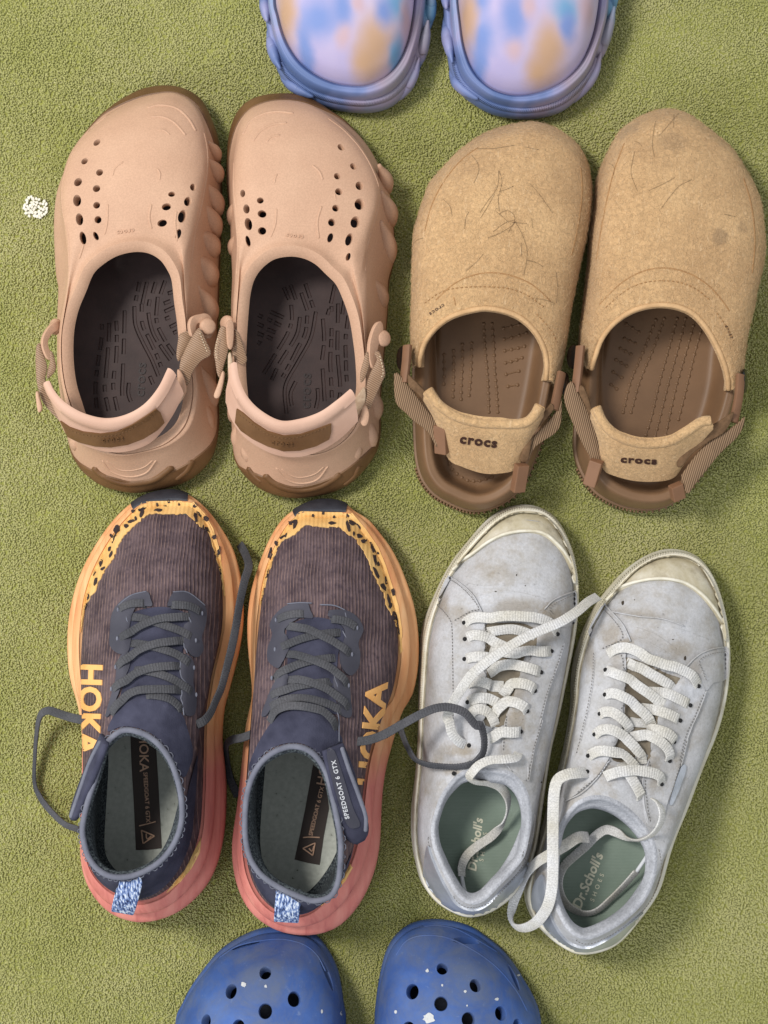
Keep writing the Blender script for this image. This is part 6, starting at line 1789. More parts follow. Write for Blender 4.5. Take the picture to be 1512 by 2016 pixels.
sneaker('worn white sneaker next to the running shoes, a charcoal lace across it', W, Md, O, dict(c=(975, 1400), stains=px('D1', [(900, 800, 60, 18, .55), (450, 860, 30, 22, .5), (1180, 860, 34, 22, .7), (700, 540, 50, 20, .3), (1120, 1000, 26, 40, .6), (520, 1000, 20, 30, .4), (900, 1430, 20, 40, .5), (340, 760, 12, 30, .5)]) + px('D2', [(880, 60, 22, 26, .7), (480, 290, 36, 14, .7), (400, 440, 30, 14, .7), (820, 300, 14, 30, .5), (200, 1100, 14, 40, .5)]),
    creases=[px('D1', [(520, 640), (680, 660), (860, 640), (1040, 650)]), px('D1', [(600, 740), (760, 700), (920, 710), (1120, 760)]), px('D1', [(680, 800), (820, 780), (960, 790)])], ribs=(34, 36),
    itext=[("Dr.Scholl's", px('D2', [(592, 990)])[0], (.13, -1), 17, .025, 1.0, 1.0, .18), ('SHOES', px('D2', [(650, 1010)])[0], (.14, -1), 8.5, 0, 1.9, 1.0, 0)],
    cap=px('D1', [(455, 505), (560, 440), (680, 350), (800, 290), (940, 262), (1080, 278), (1180, 352), (1260, 462), (1325, 620), (1330, 560), (1295, 425), (1235, 290), (1165, 188), (1075, 118), (945, 102), (800, 145), (700, 225), (600, 330), (500, 445)]),
    capline=px('D1', [(415, 540), (450, 508), (560, 440), (680, 350), (800, 285), (940, 256), (1080, 270), (1185, 350), (1265, 460), (1330, 640)]),
    panels=[('eyestay', px('D1', [(430, 945), (540, 920), (635, 870), (655, 960), (652, 1150), (660, 1400), (655, 1600)]) + px('D2', [(640, 100), (625, 260), (580, 345), (490, 395), (430, 330), (430, 150)]) + px('D1', [(432, 1450), (430, 1150)]), SUEDE, .0015),
            ('eyestay', px('D1', [(1105, 845), (1160, 905), (1205, 1000), (1235, 1085), (1185, 1260), (1115, 1460), (1062, 1680)]) + px('D2', [(1020, 260), (968, 500), (900, 470), (815, 400), (782, 300), (792, 150), (820, 50)]) + px('D1', [(860, 1560), (895, 1430), (935, 1290), (1030, 1150), (1060, 1020)]), SUEDE, .0015),
            ('side_patch', px('D1', [(385, 585), (480, 645), (575, 740), (640, 850), (590, 870), (540, 910), (430, 940), (400, 890), (330, 800), (315, 740)]), SUEDE, .0009),
            ('side_patch', px('D1', [(1330, 695), (1230, 735), (1150, 780), (1100, 830), (1150, 890), (1190, 950), (1250, 960), (1330, 930), (1345, 800)]), SUEDE, .0009),
            ('heel_counter', px('D2', [(246, 1000), (222, 1130), (225, 1280), (330, 1405), (470, 1490), (560, 1510), (700, 1470), (850, 1360), (955, 1235), (985, 1120), (900, 1210), (760, 1345), (660, 1440), (560, 1470), (455, 1425), (380, 1310), (315, 1180), (268, 1060)]), SILVER, .0017)],
    seams=[px('D1', [(385, 578), (480, 640), (580, 735), (645, 860)]), px('D1', [(1335, 690), (1230, 730), (1150, 775), (1095, 835)]), px('D1', [(1240, 1080), (1190, 1250), (1120, 1450), (1060, 1680)]), px('D2', [(1080, 60), (1020, 270), (975, 520)]), px('D2', [(975, 380), (970, 520)]), px('D2', [(820, 400), (880, 480), (950, 545)]), px('D2', [(640, 80), (630, 260), (600, 330), (540, 390)])],
    stitch=[px('D1', [(400, 605), (480, 660), (570, 750), (620, 830), (560, 850), (440, 920)]), px('D1', [(310, 790), (390, 880), (425, 960), (430, 1200), (435, 1500), (435, 1680)]), px('D1', [(1310, 720), (1210, 770), (1130, 820), (1160, 870)]), px('D1', [(1225, 1100), (1170, 1280), (1100, 1480), (1060, 1650)]), px('D2', [(1065, 80), (1005, 300), (965, 510)]), px('D1', [(650, 870), (655, 1100), (660, 1400)]), px('D2', [(825, 50), (800, 170), (790, 300)]), px('D2', [(300, 760), (260, 920), (290, 1060), (400, 1290), (480, 1410), (560, 1448), (680, 1410), (800, 1290), (940, 1110), (1000, 900), (1015, 760)])],
    tongue=px('D1', [(665, 950), (800, 930), (960, 940), (1060, 1010), (1040, 1120), (960, 1180), (930, 1300), (900, 1400), (870, 1520), (830, 1680), (660, 1690), (660, 1500), (675, 1300), (660, 1120)]),
    tonguebits=[px('D1', [(700, 1360), (800, 1365), (795, 1450), (690, 1440)])],
    eyes=px('D1', [(512, 935), (1190, 1015), (515, 1055), (1145, 1142), (513, 1205), (1068, 1300), (535, 1380), (1022, 1438), (535, 1525), (965, 1590), (540, 1650)]) + px('D2', [(548, 255), (918, 150), (440, 465)]),
    marks=px('D1', [(740, 698, 2.5, 1), (895, 575, 1.2, 2), (960, 655, 1.2, 1.2), (430, 690, 1, 1), (880, 1170, 1.2, 1.2)]) + px('D2', [(1080, 530, 1, 2)]),
    laces=[(px('D1', [(512, 940), (560, 905), (680, 892), (850, 888), (1020, 900), (1110, 925), (1190, 1005)]), True), (px('D1', [(670, 1005), (760, 972), (860, 962), (960, 985), (1050, 1035)]), False),
           (px('D1', [(515, 1050), (580, 1022), (660, 1040), (740, 1085), (860, 1140)]), False), (px('D1', [(700, 1130), (840, 1165), (960, 1165), (1060, 1150), (1148, 1138)]), True),
           (px('D1', [(512, 1205), (590, 1190), (680, 1195), (760, 1225)]), False), (px('D1', [(680, 1310), (740, 1265), (830, 1245), (950, 1265), (1068, 1302)]), True),
           (px('D1', [(532, 1385), (590, 1362), (640, 1370), (690, 1400)]), True), (px('D1', [(795, 1475), (830, 1420), (890, 1390), (960, 1395), (1025, 1440)]), True),
           (px('D1', [(532, 1530), (600, 1492), (680, 1495), (780, 1545)]), False), (px('D1', [(735, 1620), (770, 1560), (830, 1525), (900, 1530), (968, 1592)]), True),
           (px('D1', [(540, 1655), (570, 1600), (620, 1570), (680, 1610), (740, 1700)]), False), (px('D2', [(690, 205), (760, 170), (840, 155), (920, 150)]), True)],
    loose=[(px('D1', [(1500, 735, 40), (1430, 775, 52), (1340, 850, 62), (1220, 925, 68), (1080, 985, 72), (940, 1050, 76), (800, 1135, 79), (670, 1225, 81), (560, 1320, 82), (480, 1430, 82), (420, 1530, 82), (380, 1630, 82)]) + px('D2', [(395, 80, 82), (420, 170, 80), (480, 235, 76), (548, 256, 71)]), [(0, .4, .9), (.2, .4, .9), (.3, .5, .8), (.3, .4, .9), (.3, .2, .9), (.2, 0, 1), (.3, -.2, .9)], .0070),
           (px('D2', [(915, 300, 70), (890, 345, 80), (810, 358, 84), (700, 365, 85), (620, 400, 85), (570, 450, 84), (545, 495, 80), (600, 530, 74), (700, 540, 66), (780, 570, 58), (830, 650, 50), (830, 740, 43), (790, 840, 37), (710, 930, 34), (610, 1000, 33), (530, 1070, 33), (490, 1150, 34), (488, 1230, 36)]), [(.2, .5, .9), (0, .6, .8), (-.2, .5, .85), (-.6, -.2, .7), (-.1, -.7, .7), (.7, -.4, .6), (.8, .2, .5), (.4, .5, .7), (.3, .4, .8), (.6, .2, .7)], .0066)],
    aglet=px('D2', [(488, 1228, 36), (500, 1300, 38), (522, 1385, 42)])))

# ---- right of the pair
W = (Z('D3', [(900, 116), (1040, 132), (1150, 192), (1240, 310), (1300, 470), (1345, 650), (1363, 850)], 14),
     Z('D3', [(1358, 1000), (1338, 1200), (1290, 1420), (1228, 1590)], 14) + Z('D4', [(1500, 150), (1435, 310), (1365, 500), (1300, 650), (1242, 800), (1200, 960), (1160, 1100), (1095, 1200), (1010, 1310), (930, 1420), (830, 1510), (700, 1548)], 14),
     Z('D4', [(620, 1556), (520, 1540), (400, 1470), (320, 1400), (255, 1320), (210, 1220), (195, 1120), (215, 1000)], 14),
     Z('D4', [(260, 860), (300, 720), (345, 550), (400, 370)], 12) + Z('D3', [(110, 1640), (145, 1450), (170, 1300), (172, 1180), (172, 1070), (192, 940), (240, 780), (310, 620), (380, 500), (470, 390), (560, 290), (660, 210), (780, 142)], 12))
Md = (Z('D3', [(900, 160), (1050, 182), (1150, 255), (1220, 365), (1272, 510), (1310, 700), (1326, 850)], 27),
      Z('D3', [(1328, 1000), (1312, 1180), (1262, 1400), (1200, 1570)], 27) + Z('D4', [(1468, 130), (1405, 290), (1335, 485), (1272, 635), (1212, 790), (1172, 945), (1130, 1085), (1062, 1195), (980, 1300), (900, 1395), (810, 1475), (695, 1515)], 27),
      Z('D4', [(615, 1525), (525, 1508), (415, 1440), (340, 1370), (280, 1290), (240, 1210), (228, 1110), (245, 1000)], 27),
      Z('D4', [(285, 860), (325, 720), (372, 550), (428, 370)], 27) + Z('D3', [(135, 1640), (170, 1450), (200, 1300), (212, 1180), (220, 1070), (240, 950), (285, 790), (348, 640), (435, 505), (550, 360), (650, 262), (755, 195)], 27))
O = (px('D4', [(690, 415, 77), (820, 440, 76), (940, 515, 73), (1040, 620, 70)]),
     px('D4', [(1112, 740, 68), (1132, 860, 67), (1112, 1010, 67), (1045, 1160, 69), (940, 1275, 71), (800, 1375, 73)]),
     px('D4', [(640, 1440, 75), (540, 1410, 75), (465, 1330, 73), (405, 1200, 70), (385, 1080, 68)]),
     px('D4', [(390, 940, 67), (402, 800, 67), (425, 670, 69), (470, 560, 72), (560, 460, 75)]))
sneaker('worn white sneaker on the right with its lace looping over the heel', W, Md, O, dict(c=(1250, 1480), stains=px('D3', [(450, 760, 28, 26, .6), (560, 830, 20, 14, .7), (980, 860, 34, 22, .6), (640, 600, 60, 12, .35), (1080, 1020, 20, 26, .5), (760, 780, 50, 24, .35), (300, 900, 10, 50, .5), (500, 980, 18, 26, .4)]) + px('D4', [(1110, 210, 16, 24, .6), (760, 250, 30, 20, .6), (300, 1000, 14, 34, .6), (1100, 330, 12, 30, .4)]),
    creases=[px('D3', [(470, 590), (640, 615), (840, 640), (1040, 660)]), px('D3', [(640, 700), (800, 760), (960, 870)]), px('D3', [(620, 760), (740, 810), (880, 890)]), px('D3', [(900, 700), (1050, 740), (1200, 800)])], ribs=(34, 38),
    itext=[("Dr.Scholl's", px('D4', [(640, 1020)])[0], (.42, -1), 19, .025, 1.0, 1.0, .15), ('SHOES', px('D4', [(705, 1070)])[0], (.38, -1), 8.5, 0, 1.9, 1.0, 0)],
    cap=px('D3', [(450, 480), (530, 430), (640, 380), (760, 355), (900, 356), (1010, 385), (1120, 460), (1220, 580), (1290, 710), (1312, 790), (1315, 720), (1268, 515), (1215, 370), (1145, 262), (1048, 190), (900, 168), (760, 202), (655, 270), (555, 368)]),
    capline=px('D3', [(425, 500), (480, 450), (560, 408), (660, 372), (780, 348), (900, 350), (1010, 378), (1125, 455), (1225, 575), (1295, 710), (1318, 800)]),
    panels=[('eyestay', px('D3', [(380, 900), (480, 860), (560, 870), (570, 960), (560, 1100), (550, 1280), (545, 1420), (490, 1560)]) + px('D4', [(790, 150), (700, 285), (590, 390), (485, 450), (500, 330), (560, 150)]) + px('D3', [(300, 1400), (340, 1150)]), SUEDE, .0015),
            ('eyestay', px('D3', [(1010, 1010), (1090, 1075), (1155, 1175), (1105, 1320), (1035, 1480), (975, 1690)]) + px('D4', [(1270, 250), (1200, 450), (1150, 600), (1070, 640), (1030, 500), (1018, 330), (1050, 190)]) + px('D3', [(760, 1640), (800, 1480), (830, 1330), (870, 1220), (960, 1110)]), SUEDE, .0015),
            ('side_patch', px('D3', [(415, 530), (490, 610), (560, 700), (610, 800), (560, 820), (480, 850), (380, 890), (350, 820), (295, 740), (340, 630)]), SUEDE, .0009),
            ('side_patch', px('D3', [(1328, 850), (1200, 870), (1100, 920), (1030, 990), (1090, 1060), (1160, 1170), (1220, 1110), (1320, 1085), (1335, 960)]), SUEDE, .0009),
            ('heel_counter', px('D4', [(330, 980), (270, 1060), (255, 1180), (300, 1310), (400, 1425), (510, 1495), (610, 1512), (700, 1500), (830, 1450), (930, 1350), (1028, 1238), (918, 1322), (792, 1416), (640, 1486), (520, 1458), (436, 1372), (378, 1242), (352, 1110)]), SILVER, .0017),
            ('side_tag', px('D4', [(1290, 220), (1328, 232), (1240, 465), (1215, 450)]), SILVER, .0012)],
    seams=[px('D3', [(412, 520), (490, 605), (560, 690), (612, 810)]), px('D3', [(1330, 845), (1200, 865), (1100, 912), (1010, 1000)]), px('D3', [(1165, 1170), (1110, 1320), (1040, 1480), (980, 1690)]), px('D4', [(1340, 10), (1290, 210)]), px('D4', [(790, 170), (700, 300), (600, 400), (480, 465)]), px('D4', [(1060, 170), (1020, 320), (1030, 480), (1060, 600)]), px('D3', [(480, 590), (650, 620), (850, 640), (1000, 690)])],
    stitch=[px('D3', [(430, 580), (500, 660), (550, 740), (540, 800), (400, 870)]), px('D3', [(350, 900), (335, 1100), (290, 1350), (220, 1650)]), px('D3', [(1310, 880), (1190, 900), (1110, 950), (1140, 1040), (1165, 1110)]), px('D3', [(1140, 1200), (1080, 1350), (1010, 1500), (960, 1690)]), px('D4', [(1325, 30), (1270, 230), (1200, 460)]), px('D3', [(545, 910), (560, 1100), (540, 1320)]), px('D4', [(780, 190), (700, 290), (560, 410)]), px('D4', [(1075, 180), (1035, 320), (1050, 500), (1075, 620)]), px('D4', [(450, 600), (405, 800), (395, 1000), (410, 1180), (470, 1310), (545, 1410), (640, 1448), (800, 1382), (950, 1280), (1060, 1160), (1125, 1010), (1140, 860), (1105, 720)])],
    tongue=px('D3', [(570, 930), (700, 960), (900, 1050), (1000, 1090), (960, 1160), (860, 1230), (830, 1320), (800, 1450), (760, 1560), (740, 1690), (480, 1690), (500, 1520), (560, 1380), (570, 1200), (560, 1050)]),
    tonguebits=[px('D3', [(605, 1370), (735, 1385), (730, 1450), (600, 1440)])],
    eyes=px('D3', [(430, 1020), (1105, 1135), (425, 1205), (1043, 1280), (385, 1348), (968, 1392), (348, 1503), (922, 1550), (300, 1660), (890, 1690)]) + px('D4', [(1150, 335), (650, 140), (640, 250)]),
    marks=px('D3', [(552, 518, 3, 5), (1015, 930, 2, 6), (690, 615, 1, 1), (640, 495, 1, 1), (925, 790, 2, 1)]),
    laces=[(px('D3', [(445, 905), (510, 870), (590, 860), (700, 905), (850, 960), (980, 1015), (1050, 1060), (1108, 1135)]), True), (px('D3', [(580, 960), (680, 1000), (800, 1070), (935, 1165)]), False),
           (px('D3', [(735, 1180), (830, 1190), (940, 1225), (1048, 1280)]), False), (px('D3', [(428, 1022), (500, 1050), (610, 1115), (720, 1190), (860, 1280)]), True),
           (px('D3', [(680, 1300), (780, 1310), (880, 1345), (972, 1395)]), False), (px('D3', [(422, 1205), (490, 1195), (580, 1250), (680, 1330), (775, 1435)]), True),
           (px('D3', [(382, 1350), (440, 1330), (500, 1350), (550, 1410), (600, 1480)]), True), (px('D3', [(730, 1465), (800, 1465), (870, 1490), (925, 1555)]), True),
           (px('D3', [(345, 1508), (410, 1470), (490, 1480), (580, 1550), (650, 1630), (700, 1720)]), True), (px('D3', [(610, 1520), (690, 1500), (780, 1530), (860, 1600), (890, 1690)]), True),
           (px('D4', [(648, 142), (720, 105), (790, 110), (860, 150), (930, 200), (990, 245)]), True), (px('D4', [(870, 190), (920, 270), (970, 350), (1015, 440)]), False), (px('D4', [(760, 285), (830, 250), (930, 240), (1040, 255), (1120, 275), (1155, 335)]), True)],
    loose=[(px('D4', [(650, 255, 71), (570, 258, 79), (490, 270, 82), (425, 310, 82), (400, 400, 82), (392, 560, 80), (390, 740, 78), (390, 920, 77), (382, 1080, 76), (350, 1210, 72), (280, 1310, 60), (200, 1355, 46), (130, 1350, 34), (95, 1290, 26), (105, 1200, 22), (140, 1110, 24), (200, 980, 34), (280, 890, 54), (380, 830, 66), (480, 770, 64), (570, 715, 56), (640, 715, 48)]), [(0, .4, .9), (-.2, .4, .9), (-.3, .1, .95), (-.1, 0, 1), (-.1, 0, 1), (-.3, -.3, .9), (-.5, -.6, .5), (-.6, -.2, .6), (-.6, .3, .7), (-.3, .4, .8), (-.1, .3, .9), (0, .3, .9)], .0080),
           (px('D4', [(1105, 445, 74), (1150, 490, 80), (1165, 560, 82), (1140, 640, 80), (1080, 705, 72), (1000, 735, 60), (920, 720, 48), (840, 680, 40), (770, 660, 36), (700, 700, 36), (620, 780, 34), (540, 850, 33), (470, 920, 33), (435, 1010, 34), (445, 1110, 34), (500, 1200, 33), (600, 1252, 33), (700, 1235, 33), (800, 1150, 33), (900, 1050, 35), (985, 955, 39)]), [(.6, .2, .7), (.7, 0, .7), (.4, -.6, .7), (0, -.5, .85), (-.1, .3, .95), (-.4, .3, .9), (-.6, .3, .75), (-.7, 0, .7), (0, -.7, .7), (.5, -.5, .7), (.5, -.4, .8)], .0068)],
    aglet=px('D4', [(985, 955, 39), (1030, 890, 42), (1075, 820, 47)])))
# ------------------------------------------------------------------ marbled clogs at the top, blue clogs at the bottom
def marble():
    f = M('marbled_sole_foam', 0.5, 0.3)
    k1 = f.noise(22, 3, .4, f.coord((1, .8, 1)), .4)
    c = f.ramp(k1, [(0.36, srgb(84, 104, 148)), (0.47, srgb(112, 126, 170)), (0.57, srgb(142, 142, 178)), (0.68, srgb(94, 142, 172))])
    c = f.mix(f.ramp(f.noise(18, 2, .4, f.coord(loc=(2, 5, 1))), [(0.62, 0), (0.72, .7)]), c, srgb(150, 132, 138))
    f.color(c)
    f.bump(f.noise(900, 2), .1, .0003)
    b = M('scuffed_blue_foam', 0.5, 0.3)
    c = b.ramp(b.noise(20, 5, .65), [(0.3, srgb(48, 72, 126)), (0.55, srgb(60, 90, 150)), (0.75, srgb(76, 108, 170))])
    c = b.mix(b.ramp(b.noise(30, 6, .75, dist=.5), [(0.42, 0), (0.66, .75)]), c, srgb(92, 102, 122))
    c = b.mix(b.ramp(b.noise(190, 5, .7), [(0.62, 0), (0.74, .4)]), c, srgb(126, 142, 172))
    b.color(c)
    b.rough(b.ramp(b.noise(30, 6, .75), [(0.3, .55), (0.7, .85)]))
    b.bump(b.noise(60, 5, .7), .15, .0010); b.bump(b.noise(800, 2), .15, .0004)
    return f.m, b.m
MARBLESOLE, BLUEFOAM = marble()

def swirl(name, blobs):
    """foam mixed from lavender with patches of other foam; blobs = centre, half axes, colour (metres in the clog)"""
    m = M(name, 0.62, 0.2)
    c = m.ramp(m.noise(16, 3, .5), [(0.35, srgb(166, 158, 194)), (0.65, srgb(186, 174, 198))])
    wob = m.n('ShaderNodeTexNoise'); wob.inputs['Scale'].default_value = 55; wob.inputs['Detail'].default_value = 2
    m.l(m.coord(), wob.inputs['Vector'])
    sub = m.n('ShaderNodeVectorMath', operation='SUBTRACT'); m.l(wob.outputs['Color'], sub.inputs[0]); sub.inputs[1].default_value = (.5, .5, .5)
    scl = m.n('ShaderNodeVectorMath', operation='SCALE'); m.l(sub.outputs[0], scl.inputs[0]); scl.inputs['Scale'].default_value = .007
    add = m.n('ShaderNodeVectorMath', operation='ADD'); m.l(m.coord(), add.inputs[0]); m.l(scl.outputs[0], add.inputs[1])
    for (p, ax, col) in blobs:
        s1 = m.n('ShaderNodeVectorMath', operation='SUBTRACT'); m.l(add.outputs[0], s1.inputs[0]); s1.inputs[1].default_value = tuple(p)
        s2 = m.n('ShaderNodeVectorMath', operation='MULTIPLY'); m.l(s1.outputs[0], s2.inputs[0]); s2.inputs[1].default_value = (1 / ax[0], 1 / ax[1], 0)
        ln = m.n('ShaderNodeVectorMath', operation='LENGTH'); m.l(s2.outputs[0], ln.inputs[0])
        mr = m.n('ShaderNodeMapRange', interpolation_type='SMOOTHSTEP'); mr.inputs[1].default_value = 1.75; mr.inputs[2].default_value = .15; mr.inputs[4].default_value = .95
        m.l(ln.outputs['Value'], mr.inputs[0])
        c = m.mix(mr.outputs[0], c, col)
    m.color(c)
    m.bump(m.noise(900, 2), .1, .0003)
    return m.m
F_BLUE, F_ORANGE, F_CYAN, F_PEACH = srgb(112, 134, 186), srgb(182, 148, 118), srgb(104, 150, 186), srgb(184, 158, 166)
PAINT = simple('white_paint', srgb(206, 206, 202), srgb(178, 182, 188), 300, .7, .2, 900, .5, .0006)
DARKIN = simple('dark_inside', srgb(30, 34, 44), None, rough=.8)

def marbled_clog(label, W, G, O, c, ticks):
    s = Shoe('marbled_clog', label, 'clog', 'pair of marbled lavender clogs', *c)
    Wr, Gr, Or = ring(*W), ring(*G), ring(*O)
    n = len(Wr)
    # sole cup with a broad lip
    step = inset(mid(Wr, Gr, .30), 0); step[:, 2] = .020
    st2 = inset(mid(Wr, Gr, .42), 0); st2[:, 2] = .0225
    lipo = mid(Wr, Gr, .62); lipo[:, 2] = .0325
    lipi = mid(Wr, Gr, .90); lipi[:, 2] = .0332
    gi = inset(Gr, .0004); gi[:, 2] = .0305
    rows = cr_rings([inset(Wr, .006, z=-.0005), inset(Wr, .001, z=.003), Wr, mid(Wr, step, .5, .85), step], 3) + [st2] + cr_rings([inset(st2, 0, dz=.002), mid(st2, lipo, .4, .7), lipo, mid(lipo, lipi, .5), lipi, gi, inset(Gr, .006, z=.020)], 4)
    sole = s.part('sole', loft(rows, True, True, True), MARBLESOLE, sharp=50)
    # fins standing off the sole edge
    for (i0, w_, h_, r_) in ticks['fins']:
        idx = [(int((i0 + t * w_) * n)) % n for t in np.linspace(0, 1, 9)]
        P = inset(Wr, .0012)[idx].copy(); P[:, 2] = np.linspace(.008, h_, 9)
        P = spline(P, False, 3)
        s.part('sole_fin', tube(P, r_ * np.sin(np.linspace(.35, math.pi - .2, len(P))), 8, flat=1.6), MARBLESOLE, sole)
    # woven-looking tick band in front of the toe
    A = resample(np.vstack([step[[i % n for i in range(-int(.15 * n), int(.15 * n))]]]), 110); B = resample(np.vstack([st2[[i % n for i in range(-int(.15 * n), int(.15 * n))]]]), 110)
    A2 = resample(np.vstack([mid(Wr, step, .55, .8)[[i % n for i in range(-int(.15 * n), int(.15 * n))]]]), 110)
    ms = [tube(np.array([A2[i], (A2[i] + B[i + 2]) / 2 + np.array([0, 0, .0016]), B[i + 2]]), .0006, 5) for i in range(0, 106, 1)]
    s.part('toe_tick_band', merge(*ms), MARBLESOLE, sole, stuff=True)
    # domed upper with the foot opening
    dome = ((0.05, .26), (0.13, .46), (.3, .70), (.55, .88), (.8, .97))
    g0 = inset(Gr, .0006); g0[:, 2] = .028
    rr = cr_rings([g0] + [mid(g0, Or, a, b) for a, b in dome] + [Or], 5)
    I1 = inset(Or, .003, dz=-.001); I2 = inset(Or, .005, dz=-.005)
    gi2 = inset(Gr, .006, z=.024)
    inn = cr_rings([I2] + [mid(gi2, I2, a, b * .97) for a, b in dome[::-1]] + [gi2, inset(Gr, .010, z=.018)], 3)
    uv_ = loft(rr + [I1] + inn, True, False, True)
    s.surface(uv_)
    bl = [(tuple(s.cast(x, y)[0] - s.loc), (a * MM, b * MM), col) for x, y, a, b, col in ticks['blobs']]
    bl += [(tuple(at(s.e.location.x / MM + 756 + dx, 1008 - s.e.location.y / MM + dy, .06) - s.loc), (a * MM, b * MM), col) for dx, dy, a, b, col in [(-90, -60, 30, 60, F_BLUE), (60, -30, 40, 50, F_ORANGE), (110, -150, 25, 80, F_CYAN), (-120, -200, 30, 90, F_ORANGE), (90, -300, 40, 70, F_BLUE)]]
    s.part('upper', uv_, swirl('swirled_foam', bl), sharp=60)
    return s

def blue_clog(label, W, O, c, d):
    s = Shoe('blue_clog', label, 'clog', 'pair of blue clogs', *c)
    Wr, Or = ring(*W), ring(*O)
    n = len(Wr)
    Cr = mid(Wr, Or, .09); Cr[:, 2] = .034
    e = inset(Wr, .0006, z=.010); e2 = inset(Wr, .0022, z=.0115); e3 = inset(Wr, .0022, z=.014)
    base = [inset(Wr, .006, z=-.0005), inset(Wr, .001, z=.002), inset(Wr, 0, z=.006), e]
    rows = cr_rings(base, 3) + [e2, e3]
    dome = ((0.10, .36), (0.26, .64), (0.5, .86), (0.76, .97))
    rows += cr_rings([inset(Wr, .0012, z=.017), mid(Wr, Cr, .5, .62), Cr], 4)
    rows += cr_rings([Cr] + [mid(Cr, Or, a, b) for a, b in dome] + [Or], 5)[1:]
    I1 = inset(Or, .003, dz=-.001); I2 = inset(Or, .006, dz=-.005)
    Ci = inset(Cr, .0045); Ci[:, 2] -= .004
    rows += [I1] + cr_rings([I2] + [mid(Ci, I2, a, b * .97) for a, b in dome[::-1]] + [Ci, inset(Wr, .011, z=.014)], 3)
    vf = loft(rows, True, True, True)
    s.surface(vf)
    up = s.part('upper', vf, BLUEFOAM, sharp=50)
    cut = []
    for (x, y, a, b, ang, dp) in d['holes']:
        p, nn = s.cast(x, y)
        t = np.array([math.cos(math.radians(ang)), -math.sin(math.radians(ang)), 0]); t -= nn * (t @ nn); t /= np.linalg.norm(t)
        u = np.cross(nn, t)
        k = 20
        rr = [np.array([p + nn * h + (t * a * math.cos(2 * math.pi * i / k) + u * b * math.sin(2 * math.pi * i / k)) * MM * q for i in range(k)]) for h, q in ((-dp, .95), (-.0012, .97), (0, 1.06), (.004, 1.25))]
        cut.append(loft(rr, True, True, True))
    boolean_cut(up, *merge(*cut))
    Fb = inset(Wr, .0108, z=.017)
    cen = np.mean(Fb, 0)
    q = Fb.copy(); q[:, 0] = Fb[:, 0] * .3 + cen[0] * .7; q[:, 1] = Fb[:, 1] * .7 + cen[1] * .3; q[:, 2] = .0155
    s.part('insole', loft([inset(Wr, .0108, z=.008), Fb, q], True, True, True), DARKIN)
    for pl, r in d['lines']:
        s.line('moulded_line', pl, r, BLUEFOAM, -r * .3, up)
    for (x, y, a, b, sd) in d['paint']:
        r_ = random.Random(sd)
        k = 15
        poly = [(x + a * math.cos(2 * math.pi * i / k) * r_.uniform(.62, 1.12), y + b * math.sin(2 * math.pi * i / k) * r_.uniform(.62, 1.12)) for i in range(k)]
        s.patch('paint_speck', poly, PAINT, .00035, 2.5, up, smooth_poly=False, skirt=0)
    return s

P_ = lambda pts: [(a, b) + (c,) for a, b, c in pts]
# marbled, left
W = (Z('E1', [(880, 828), (1000, 815), (1100, 780), (1190, 705), (1265, 600), (1310, 480), (1350, 350), (1380, 200)], 13),
     Z('P', [(852, 0), (846, -120), (834, -260), (818, -380), (788, -480), (742, -545)], 13), Z('P', [(690, -560), (640, -545), (596, -490), (562, -400), (536, -280), (522, -140)], 13),
     Z('P', [(519, 0)], 13) + Z('E1', [(162, 150), (190, 310), (230, 470), (285, 585), (385, 680), (520, 760), (700, 808)], 13))
G = (Z('E1', [(840, 656), (950, 640), (1080, 570), (1170, 460), (1225, 320), (1255, 180), (1270, 60)], 28),
     Z('P', [(818, -30), (815, -140), (806, -270), (792, -370), (765, -450), (730, -500)], 28), Z('P', [(690, -515), (645, -500), (615, -440), (585, -350), (562, -240), (548, -120)], 28),
     Z('P', [(541, 0)], 28) + Z('E1', [(255, 140), (290, 270), (345, 385), (430, 495), (545, 580), (680, 636)], 28))
O = (P_([(690, -95, 66), (750, -110, 65), (792, -160, 62)]), P_([(808, -240, 58), (800, -340, 54), (770, -430, 50)]), P_([(692, -480, 49), (625, -430, 50), (590, -340, 54)]), P_([(572, -240, 58), (585, -160, 62), (630, -110, 65)]))
marbled_clog('marbled lavender and blue clog at the top, left of the two', W, G, O, (690, -150), dict(blobs=[px('E1', [(x, y)])[0] + (a / 3.78, b / 3.78, c_) for x, y, a, b, c_ in [(560, 140, 130, 130, F_BLUE), (455, 400, 55, 190, F_BLUE), (740, 60, 70, 140, F_BLUE), (980, 310, 120, 190, F_ORANGE), (900, 460, 90, 110, F_ORANGE), (320, 90, 80, 190, F_ORANGE), (1130, 30, 70, 100, F_CYAN), (1040, 70, 60, 90, F_BLUE), (740, 270, 60, 70, F_PEACH), (860, 20, 40, 60, F_PEACH), (1140, 420, 50, 110, F_CYAN), (1200, 150, 40, 120, F_PEACH)]], fins=[(.070, .075, .022, .0036), (.135, .07, .026, .0040), (.20, .065, .026, .004), (.865, .065, .022, .0036), (.795, .07, .026, .004), (.73, .065, .026, .004)]))
